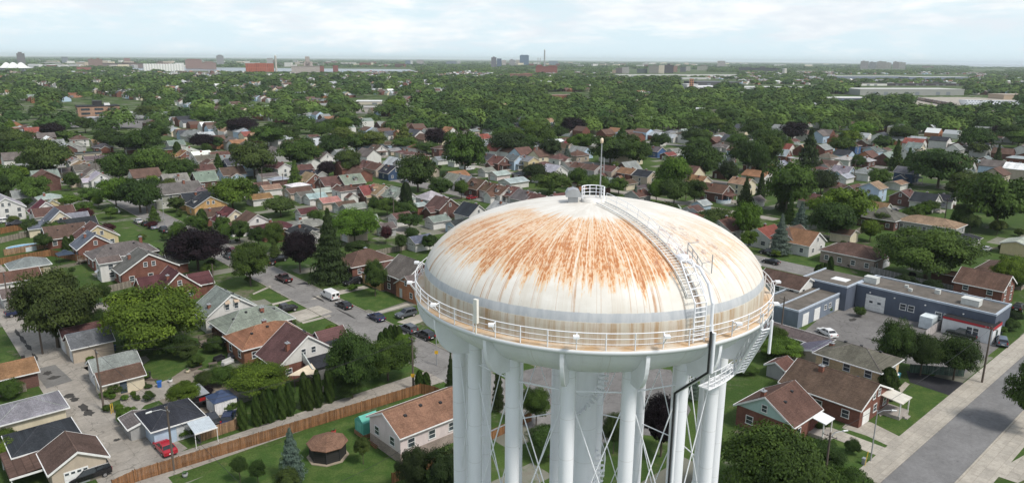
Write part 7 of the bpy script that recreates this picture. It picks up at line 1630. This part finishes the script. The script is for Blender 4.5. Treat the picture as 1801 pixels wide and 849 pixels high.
# far belts near the horizon
for k in range(5200):
    y_ = 113.5 + 8 * tr.random(); x_ = tr.uniform(-60, PW + 60); p = G(x_, y_); dd = math.hypot(p.x, p.y)
    hz_y = 96 + x_ * .0083
    if y_ < hz_y + 2.2 or x_ > 1600 and y_ < 118.8 or (20 < x_ < 735 and 117.5 < y_ < 127): continue
    blob(p, 22 if dd > 3500 else 12, tr.uniform(7, 11), 34, min(1, max(0, tr.gauss(.4, .25))), 5 if dd > 3500 else 2.6)
for k in range(2600):
    d = tr.uniform(4500, 15000); x_ = tr.uniform(-60, 1640 if d < 9000 else 1600); f_ = ray(x_, 104); p = Vector((f_.x / f_.y * d, d, 0))
    if 1500 < x_ < 1605 and d < 7500 or 840 < x_ < 990 and d < 5600: continue
    blob(p, 60, tr.uniform(7, 12), 24, min(1, max(0, tr.gauss(.35, .2))), 10)
for k in range(160):
    x_ = tr.uniform(1500, 1700); d = tr.uniform(7000, 9500); f_ = ray(x_, 104); p = Vector((f_.x / f_.y * d, d, 0)); blob(p, 70, tr.uniform(12, 18), 24, .3, 12)
Vp, Np, Sp, Tp, Hp = (np.concatenate(a) for a in (V, N_, S_, TI, HU))
nr = np.random.default_rng(3); Vp[:, 2] = np.clip(Vp[:, 2], .3, None)
me = leaf_mesh('far_woodland', Vp, Np, Sp, Tp, .8); me.materials.clear(); me.materials.append(M_FARLEAF); at = me.attributes.new('hue', 'FLOAT', 'FACE'); at.data.foreach_set('value', Hp.astype(np.float32))
o = bpy.data.objects.new('far_woodland', me); C.objects.link(o); tag(o, 'far tree canopy spreading from the rooftops to the horizon', 'woodland', None, 'stuff')

# ------------------------------------------------------------------ far buildings
def facade(name, base, win, cw, ch):
    def b(t):
        p = obc(t); x, y, z = t.sep(p)
        br = t.new('ShaderNodeTexBrick', {'Scale': 1.0, 'Mortar Size': cw * .22, 'Brick Width': cw, 'Row Height': ch, 'Color1': win, 'Color2': tuple(c * .7 for c in win), 'Mortar': base}); br.offset = 0.0
        t.set(br.inputs['Vector'], t.comb(t.math('ADD', x, y), z, 0)); br.inputs['Mortar Size'].default_value = min(.9, cw * .22)
        nz = t.sep(t.new('ShaderNodeNewGeometry').outputs['Normal'])[2]
        return bsdf(t, t.mix(t.ramp(nz, .4, .6), br.outputs[0], base), .8)
    return mat(name, b)
def bld(x0, x1, y0, y1, wallc, label, cat='building', dep=None, win=(.06, .07, .08), tower=True, dist=None, top=None, parts=(), rot=None, cell=(3.2, 3.3), roofc=None):
    """a far building seen between x0..x1, roof at y0, foot at y1"""
    p = G((x0 + x1) / 2, y1) if dist is None else None; wallc = tuple(min(.7, c * 1.2) for c in wallc)
    if dist is not None: f_ = ray((x0 + x1) / 2, y1); p = Vector((f_.x / f_.y * dist, dist, 0))
    zc = P(p)[2]; w_ = (x1 - x0) / F * zc; h = (P(p)[1] - y0) / F * zc; dep = dep or min(w_, 40)
    a = rot if rot is not None else -math.atan2(p.x, p.y); root = thing('building', (p.x, p.y, 0), a, label, cat)
    m = MB(); m.box(-w_ / 2, w_ / 2, 0, dep, 0, h); nm = 'facade_%d' % (hash((tuple(wallc), tuple(win), cell)) % 99991)
    m.build('wall', facade(nm, wallc, win, *cell), root)
    m = MB(); e = max(.4, w_ * .012); m.box(-w_ / 2 - e, w_ / 2 + e, -e, dep + e, h + .02, h + .5); m.build('roof', m_plain('froof_%d' % (hash(tuple(roofc or wallc)) % 9973), roofc or tuple(c * .8 for c in wallc), .9), root)
    for (a0, a1, hh) in parts:
        m = MB(); m.box(-w_ / 2 + a0 * w_, -w_ / 2 + a1 * w_, dep * .25, dep * .75, h + .52, h + .52 + hh); m.build('rooftop_block', facade(nm, wallc, win, *cell), root)
    return root
WT, BRK = (.62, .62, .60), (.30, .10, .065)
bld(33, 45, 95, 117, (.16, .15, .15), 'grey tower block at the far left beside the white tent roof', 'tower', parts=((.2, .7, 6),)); bld(110, 120, 101, 113, (.2, .22, .25), 'slim grey-blue tower right of the tent roof', 'tower'); bld(158, 180, 105, 119, (.26, .17, .14), 'brown apartment slab on the far left shore', parts=((.2, .3, 5), (.6, .8, 5)))
bld(219, 229, 103, 112, (.27, .14, .12), 'small brick block on the left horizon'); bld(186, 252, 112, 120, (.22, .17, .15), 'long low brown apartments left of the white silos'); bld(137, 160, 119, 126, (.32, .13, .10), 'low red building before the left river')
bld(328, 355, 106, 121, (.30, .19, .16), 'brown apartment slab right of the white silos', parts=((.1, .9, 3),)); bld(357, 380, 111, 122, (.30, .20, .17), 'low stepped brown building before the grey tower', parts=((.2, .8, 4),)); bld(382, 394, 99, 116, (.28, .28, .29), 'grey apartment tower standing alone on the left skyline', 'tower', parts=((.2, .8, 5),)); bld(470, 480, 103, 113, (.38, .37, .36), 'pale tower behind the red brick blocks', 'tower', dist=4600)
for i, (a, b_) in enumerate(((433, 449), (450, 469), (470, 482))): bld(a, b_, 112 + (i != 1) * .4, 126.5, (.34, .10, .06), ('left', 'middle', 'right')[i] + ' of three joined windowless red brick blocks', win=(.30, .085, .05), cell=(6, 14))
bld(514, 562, 117, 129.5, (.46, .40, .37), 'white and brown factory with a stepped white roof', 'factory', parts=((.45, .75, 14), (.5, .66, 30))); bld(558, 570, 117, 129, (.26, .085, .07), 'dark red gable block at the end of the white factory'); bld(586, 595, 116, 127.5, (.25, .075, .065), 'small dark red block standing before the river')
bld(713, 722, 107, 116, (.15, .20, .27), 'blue tower, left of two beyond the river', 'tower'); bld(722, 726, 107, 115, WT, 'white slab beside the blue tower beyond the river', 'tower'); bld(733, 745, 106, 114, (.34, .30, .30), 'pinkish tower, right of two beyond the river', 'tower'); bld(804, 810, 107.5, 115, (.5, .5, .5), 'small white tower alone on the middle skyline', 'tower'); bld(785, 803, 108, 115, (.18, .21, .26), 'low blue-grey block beside the small white tower')
bld(864, 873, 102, 121, (.17, .16, .19), 'dark tower leftmost of the downtown cluster', 'tower', parts=((.3, .7, 4),)); bld(874, 882, 104, 120, (.10, .14, .22), 'navy tower in the downtown cluster', 'tower'); bld(883, 890, 106.5, 117, (.48, .42, .40), 'pale slab right of the navy tower', 'tower'); bld(896, 906, 106, 117, (.30, .28, .30), 'grey tower left of the big blue block', 'tower', parts=((.2, .6, 5),)); bld(907, 914, 106, 116, (.46, .40, .36), 'tan slab touching the big blue block', 'tower')
bld(914, 930, 98.5, 116, (.08, .14, .23), 'big flat-topped blue tower on the skyline', 'tower', parts=((.1, .9, 4),)); bld(965, 981, 108, 116, (.22, .27, .33), 'blue-grey block right of the tall chimney', 'tower')
bld(942, 980, 117.5, 128.5, (.28, .085, .065), 'red brick power plant under the tall chimney', 'power plant', parts=((.05, .3, 5), (.6, .95, 3))); bld(897, 936, 131, 139, (.30, .16, .12), 'low wide brick building below the blue tower', parts=((.6, .9, 2),))
bld(1077, 1083, 124, 129, (.5, .38, .3), 'small tan cube at the middle right horizon'); bld(1083, 1094, 120, 129.5, (.16, .13, .13), 'dark apartment block left of the white slab'); bld(1094, 1106, 119, 129.5, (.46, .44, .42), 'white and dark apartment slab at the middle right horizon', 'tower'); bld(1120, 1138, 122, 129, (.10, .12, .12), 'low dark block right of the white slab')
bld(1141, 1158, 116.5, 129.5, (.30, .28, .25), 'grey-tan apartment block with a water tank', parts=((.4, .7, 5),)); bld(1158, 1168, 115.5, 129.5, (.58, .52, .43), 'cream blank-sided apartment tower', 'tower', win=(.55, .5, .41)); bld(1168, 1184, 115, 129, (.10, .085, .095), 'nearly black apartment block', 'tower', parts=((.3, .6, 4),)); bld(1184, 1191, 117, 127, (.38, .22, .18), 'pinkish block attached to the nearly black one'); bld(1196, 1206, 119, 127, (.13, .13, .15), 'dark block left of the pale stepped one'); bld(1206, 1214, 117.5, 125, (.46, .43, .38), 'pale stepped apartment block'); bld(1226, 1244, 117, 124, (.40, .38, .33), 'pale twin apartment blocks on the right horizon')
bld(1262, 1275, 108, 114, (.44, .38, .36), 'hazy pink block alone on the right horizon', dist=6000); bld(1300, 1366, 120, 127, (.13, .12, .13), 'long dark plant on the right horizon', 'factory', parts=((.2, .3, 4), (.55, .68, 6)))
for i, (a, b_, y0) in enumerate(((1513, 1526, 108.5), (1528, 1540, 110), (1542, 1557, 109), (1558, 1566, 111), (1570, 1580, 109.5), (1580, 1591, 110.5))): bld(a, b_, y0, 121.5, ((.34, .29, .29), (.30, .28, .30), (.40, .34, .31), (.44, .38, .34), (.34, .28, .26), (.48, .44, .40))[i], ('first', 'second', 'third', 'fourth', 'fifth', 'last')[i] + ' of six apartment towers in a row on the right skyline, from the left', 'tower', parts=((.2, .5, 4),))
bld(1622, 1640, 116.5, 121, (.28, .16, .14), 'low red shore building before the lake')
# sheds and warehouses on the right
def shed(x0, x1, y0, y1, wallc, roofc, label, dep=40, gabled=False, z=None):
    p0, p1 = G(x0, y1), G(x1, y1); d = p1 - p0; L = d.length; zc = P(p0)[2]; h = max(2.5, (y1 - y0) / F * zc * .62); root = thing('warehouse', p0, math.atan2(d.y, d.x), label, 'warehouse')
    m = MB(); m.box(0, L, 0, dep, 0, h); m.build('wall', m_plain('shed_%d' % (hash(wallc) % 9973), wallc, .7), root); m = MB()
    if gabled: m.prism([(-.5, h), (dep + .5, h), (dep / 2, h + dep * .10)], -.4, L + .4)
    else: m.box(-.4, L + .4, -.4, dep + .4, h + .02, h + .8)
    m.build('roof', m_plain('shroof_%d' % (hash(roofc) % 9973), roofc, .6), root); m = MB(); n = max(2, int(L / 18))
    for i in range(n):
        if (i * 7) % 3: m.box((i + .25) * L / n, (i + .65) * L / n, -.06, -.01, .2, h * .62)
    m.build('loading_doors', m_plain('shed_door', (.20, .22, .24), .6), root)
    return root
shed(1080, 1300, 130, 135, (.58, .57, .55), (.6, .6, .58), 'very long low white warehouse below the right apartment blocks', 30); shed(1225, 1300, 141, 151, (.10, .10, .11), (.13, .13, .145), 'dark roofed warehouse behind the white stepped works', 60); shed(1195, 1212, 148, 157, (.5, .52, .53), (.55, .56, .56), 'left white block of the stepped works', 25); shed(1208, 1227, 143, 159, (.66, .66, .65), (.62, .62, .6), 'tall white block of the works with an orange top', 25)
bld(1213, 1220, 140, 143.5, (.45, .22, .13), 'orange rooftop box on the tall white works block', 'tank', dist=1290, dep=6); shed(1228, 1258, 150, 159, (.64, .65, .66), (.6, .6, .6), 'white gabled shed right of the stepped works', 25, True); shed(1300, 1372, 151, 158, (.50, .51, .52), (.68, .68, .67), 'left white roofed shed of the middle yard', 30); shed(1374, 1444, 152, 159, (.48, .45, .42), (.66, .66, .65), 'right white roofed shed of the middle yard', 30)
shed(1452, 1526, 168, 181, (.16, .19, .25), (.68, .68, .67), 'blue-grey warehouse with a white roof at the sandy yard', 22); shed(1470, 1596, 132, 139, (.16, .19, .25), (.62, .62, .62), 'long blue warehouse with a white roof edge on the right', 40); shed(1598, 1702, 133, 141, (.16, .19, .25), (.60, .60, .60), 'farther half of the long blue white-roofed warehouse', 40)
shed(1508, 1560, 145, 151, (.66, .66, .62), (.08, .06, .06), 'cream monitor roofed hall behind the big grey warehouse', 30); shed(1512, 1695, 152, 168, (.30, .31, .29), (.46, .46, .43), 'big grey warehouse with a pale roof beside the sandy yard', 60); shed(1560, 1690, 146, 151, (.05, .04, .045), (.05, .04, .045), 'long dark monitor roof behind the big grey warehouse', 30); shed(1765, 1830, 163, 175, (.42, .33, .24), (.40, .33, .26), 'tan flat building at the right edge of the yard', 30)
shed(1200, 1250, 136, 140, (.55, .55, .54), (.5, .5, .5), 'low pale shed above the dark roofed warehouse', 30); shed(1330, 1420, 139, 144, (.20, .22, .25), (.30, .31, .33), 'low grey-blue shed in the right woods', 30)
for i in range(9):
    g0 = G(1606 + i * 7.2, 175 + i * 1.35); g1 = G(1612 + i * 7.2, 176.1 + i * 1.35); d = g1 - g0; o = thing('goods_wagon', g0, math.atan2(d.y, d.x), ('leftmost', 'second', 'third', 'fourth', 'middle', 'sixth', 'seventh', 'eighth', 'rightmost')[i] + ' brown goods wagon of the train in the sandy yard, from the left', 'wagon', 'goods wagons of the train'); L = d.length * .97
    m = MB(); m.box(0, L, -1.4, 1.4, 1.0, 4.4); m.build('body', M_PAINT, o, color=((.17, .12, .10), (.20, .15, .13), (.26, .20, .17), (.14, .10, .09))[i % 4]); m = MB(); m.prism([(-1.5, 4.4), (1.5, 4.4), (0, 4.75)], 0, L); m.build('roof', M_PAINT, o, color=(.30, .28, .27)); m = MB()
    for q in (.15, .85): m.box(L * q - 1, L * q + 1, -1.2, 1.2, 0, 1.0)
    m.build('bogie', M_DARKMETAL, o)
# rows of parked white lorry boxes
k = 0
for r_ in range(3):
    for i in range(22):
        x, y = 1694 + i * 5.4 + r_ * 2, 181 + r_ * 3.2 + i * .12; g = G(x, y); o = empty('lorry_trailer', (g.x, g.y, 0), TH + 1.2, 'small white lorry trailer parked in rows on the sandy yard at the right edge', 'trailer', 'lorry trailers in rows'); m = None
        if k == 0:
            m = MB(); m.box(-6, 6, -1.25, 1.25, 1.1, 3.9); LB = m.build('box', M_PAINT, o, color=(.62, .65, .68)).data; m = MB(); m.box(-5, -2, -1.1, 1.1, 0, 1.1); m.box(3.5, 5, -1.1, 1.1, 0, 1.1); LW = m.build('wheels', M_DARKMETAL, o).data
        else:
            for nm, me_, c_ in (('box', LB, (.62, .65, .68)), ('wheels', LW, (.03, .03, .03))): q = bpy.data.objects.new(nm, me_); C.objects.link(q); q.parent = o; q.color = (*c_, 1)
        k += 1
# chimneys
def stack(x, y0, y1, r_, col, label, dist=None):
    p = G(x, y1); zc = P(p)[2]; h = (y1 - y0) / F * zc; o = thing('chimney', (p.x, p.y, 0), 0, label, 'chimney'); MB().tube((0, 0, 0), (0, 0, h * .94), r_ * 1.3, r_, 14).build('shaft', m_plain('stack_%d' % (hash(col) % 997), col, .8), o); MB().tube((0, 0, h * .94 + .01), (0, 0, h), r_ * 1.02, r_, 14).build('rim', M_TRIM, o)
stack(486, 98, 127, 3.2, (.45, .42, .38), 'pale chimney beside the red brick blocks'); stack(957.5, 88, 119, 4.2, (.36, .36, .37), 'tallest grey chimney on the skyline'); stack(946, 102, 118, 2.2, (.4, .4, .4), 'left one of two thin stacks at the power plant'); stack(950, 102, 118, 2.2, (.4, .4, .4), 'right one of two thin stacks at the power plant'); stack(1379, 121, 133, 7, (.52, .50, .46), 'fat pale silo beside the long white warehouse')
# white silos in one block of individual cylinders, and the tent roof
for i in range(14):
    p = G(255 + i * 4.8, 125.5); o = thing('silo', (p.x, p.y, 0), 0, 'white cylindrical silo in the long row on the left shore', 'silo'); LAND.pop(); o['group'] = 'row of white silos'; zc = P(p)[2]; h = (125.5 - 113.5) / F * zc; r_ = 2.4 / F * zc
    MB().tube((0, 0, 0), (0, 0, h), r_ * .98, r_ * .98, 14).build('shaft', M_TRIM, o); MB().tube((0, 0, h + .01), (0, 0, h + 1.2), r_, r_ * .6, 14).build('cap', M_TRIM, o)
bld(310, 324, 111.5, 125, (.6, .6, .58), 'white head house at the right end of the silos', win=(.55, .55, .53))
p = G(20, 124); zc = P(p)[2]; o = thing('tent_roof', (p.x, p.y + 20, 0), 0, 'white tent roof with three peaks at the left edge', 'pavilion'); s_ = zc / F
m = MB(); n = 40; vs = []
for i in range(n + 1):
    for j in range(9):
        x = (i / n - .5) * 52 * s_; y = (j / 8 - .5) * 60; e = (1 - (2 * j / 8 - 1) ** 2); pk = sum(max(0, 1 - abs(x - c_ * s_) / (9 * s_)) ** 1.6 for c_ in (-14, -2, 12)); ed = max(0, 1 - (abs(x) / (26 * s_)) ** 3)
        vs.append((x, y, 4 * s_ + (3.0 * ed + 7.5 * min(1, pk)) * s_ * e))
m.add(vs, [(i * 9 + j, (i + 1) * 9 + j, (i + 1) * 9 + j + 1, i * 9 + j + 1) for i in range(n) for j in range(8)], 0, True); m.build('fabric', M_TRIM, o); m = MB(); m.box(-25 * s_, 24 * s_, -25, 25, 0, 4 * s_); m.build('wall', m_plain('tent_wall', (.3, .32, .34)), o)
# the tan office block and other flat roofs among the trees
bb = (.25, .155, .105)
p = G(139, 213); o = thing('office_block', (p.x, p.y, 0), TH - R(8), 'three-storey tan brick block with a dark rooftop house', 'office block'); zc = P(p)[2]; s_ = zc / F
Lx, Ly, hh = 66 * s_, 52 * s_, 24 * s_
m = MB(); m.box(0, Lx, 0, Ly, 0, hh); m.build('wall', M_BRICK, o, color=bb); m = MB(); m.box(-.3, Lx + .3, -.3, Ly + .3, hh + .01, hh + .5); m.build('roof', m_plain('black_roof', (.02, .02, .022), .9), o); m = MB(); m.box(Lx * .4, Lx * .62, Ly * .45, Ly * .8, hh + .52, hh + 4.2); m.build('rooftop_house', M_DARKMETAL, o); m = MB(); m.box(Lx * .66, Lx * .8, Ly * .3, Ly * .6, hh + .52, hh + 2.0); m.build('rooftop_unit', M_TRIM, o)
for k_ in range(3):
    for q in (.18, .5, .82):
        m = MB(); m.box(Lx * q - 3.2, Lx * q + 3.2, -.12, -.0, hh * (.14 + .3 * k_), hh * (.14 + .3 * k_) + 1.7); m.build('window', M_GLASS, o); m = MB(); m.box(-.12, 0, Ly * q - 2.6, Ly * q + 2.6, hh * (.14 + .3 * k_), hh * (.14 + .3 * k_) + 1.7); m.build('window', M_GLASS, o)
for (a, b_, y0, y1, wc_, rc_, lb_) in ((196, 245, 196, 209, (.40, .42, .42), (.52, .53, .52), 'pale flat shops right of the tan brick block'), (150, 205, 205, 214, (.34, .36, .38), (.40, .42, .44), 'grey flat roofed shop below the tan brick block'), (268, 330, 196, 208, (.38, .38, .37), (.22, .23, .25), 'row of dark flat roofs in the left town'), (312, 332, 194, 201, (.62, .62, .6), (.66, .66, .65), 'small bright white roof in the left town'), (451, 467, 184, 198, (.62, .58, .52), (.55, .56, .56), 'white two-storey shop with a dark shopfront'), (438, 452, 184, 196, (.5, .5, .49), (.40, .42, .44), 'grey shop beside the white two-storey one'),
        (627, 671, 176, 184, (.55, .5, .42), (.70, .70, .69), 'white roofed hall in the middle town'), (612, 672, 186, 197, (.45, .42, .38), (.36, .35, .33), 'low beige stores in front of the white roofed hall'), (526, 562, 183, 191, (.42, .36, .30), (.38, .40, .43), 'blue-grey flat roofs in the middle town'), (464, 486, 150, 158, (.26, .09, .07), (.22, .10, .08), 'dark red block in the far middle town'), (514, 538, 161, 170, (.28, .12, .09), (.40, .42, .45), 'brick block with a grey roof in the middle town'), (913, 965, 168, 176, (.40, .36, .32), (.46, .44, .42), 'grey front part of the brick school'), (965, 1022, 165, 175, (.30, .12, .08), (.24, .13, .10), 'red brick school among the trees'),
        (1063, 1102, 215, 223, (.45, .42, .38), (.13, .12, .12), 'low flat roofed building deep in the trees'), (100, 136, 162, 172, (.48, .24, .16), (.36, .15, .10), 'orange-red roofs in the far left town'), (140, 157, 147, 158, (.66, .66, .64), (.5, .5, .5), 'white house tall among the far left trees'), (0, 14, 222, 243, (.34, .15, .09), (.26, .14, .10), 'red brick house at the left edge far back'), (1690, 1730, 258, 266, (.62, .60, .55), (.5, .5, .48), 'white flat garage row behind the right trees')):
    shed(a, b_, y0, y1, wc_, rc_, lb_, 18)

# ------------------------------------------------------------------ the air
ZTOP = max([o_.matrix_world.translation.z for o_ in bpy.data.objects] + [0]); ZTOP = 118.0; hb = MB(); hb.box(-25900, 25900, -250, 41800, -1.0, ZTOP)
def haze_mat():
    m = bpy.data.materials.new('haze'); m.use_nodes = True; t = NT(m.node_tree); t.n.clear(); o = t.new('ShaderNodeOutputMaterial')
    v = t.new('ShaderNodeVolumePrincipled'); v.inputs['Color'].default_value = (.86, .94, 1.0, 1); v.inputs['Density'].default_value = HAZE; v.inputs['Anisotropy'].default_value = 0.0
    t.l.new(v.outputs[0], o.inputs['Volume']); return m
HAZE = 0.00005
if HAZE > 0: tag(hb.build('haze', haze_mat()), None, None, None, 'stuff')

# ------------------------------------------------------------------ labels for what has not been described by hand
def short(lb):
    lb = lb.split(' with ')[0].split(' beside ')[0].split(' behind ')[0].split(' under ')[0].split(' in front ')[0].split(' at the ')[0].split(' on the ')[0]
    return lb
LM = []
seen = {}
for lb, q, cat in LAND:
    s = short(lb)
    if 2 <= len(s.split()) <= 6 and cat not in ('car', 'fence', 'utility pole', 'bin'): seen[s] = seen.get(s, 0) + 1; LM.append((s, q))
LM = [(s, q) for s, q in LM if seen[s] == 1]
ORD = ['', 'second ', 'third ', 'fourth ', 'fifth ', 'sixth ', 'seventh ', 'eighth ', 'ninth ', 'tenth ', 'eleventh ', 'twelfth ', 'thirteenth ', 'fourteenth ', 'fifteenth ', 'sixteenth ']
bucket = {}
for o, desc, cat, q in THINGS:
    best = min(LM, key=lambda l: abs(l[1][0] - q[0]) + 3.2 * abs(l[1][1] - q[1])); dx, dy = q[0] - best[1][0], q[1] - best[1][1]
    rel = ('left of' if dx < 0 else 'right of') if abs(dx) > 2.2 * abs(dy) else ('beyond' if dy < 0 else 'in front of')
    d = desc if cat in ('tree', 'conifer', 'cedar', 'bush') else desc
    bucket.setdefault((d, rel, best[0]), []).append((abs(dx) + 3.2 * abs(dy), o))
for (d, rel, lm), lst in bucket.items():
    lst.sort(key=lambda a: a[0])
    for i, (_, o) in enumerate(lst): o['label'] = f"{ORD[min(i, 15)] if len(lst) > 1 and i else ('nearest ' if len(lst) > 1 else '')}{d} {rel} the {lm}".strip()
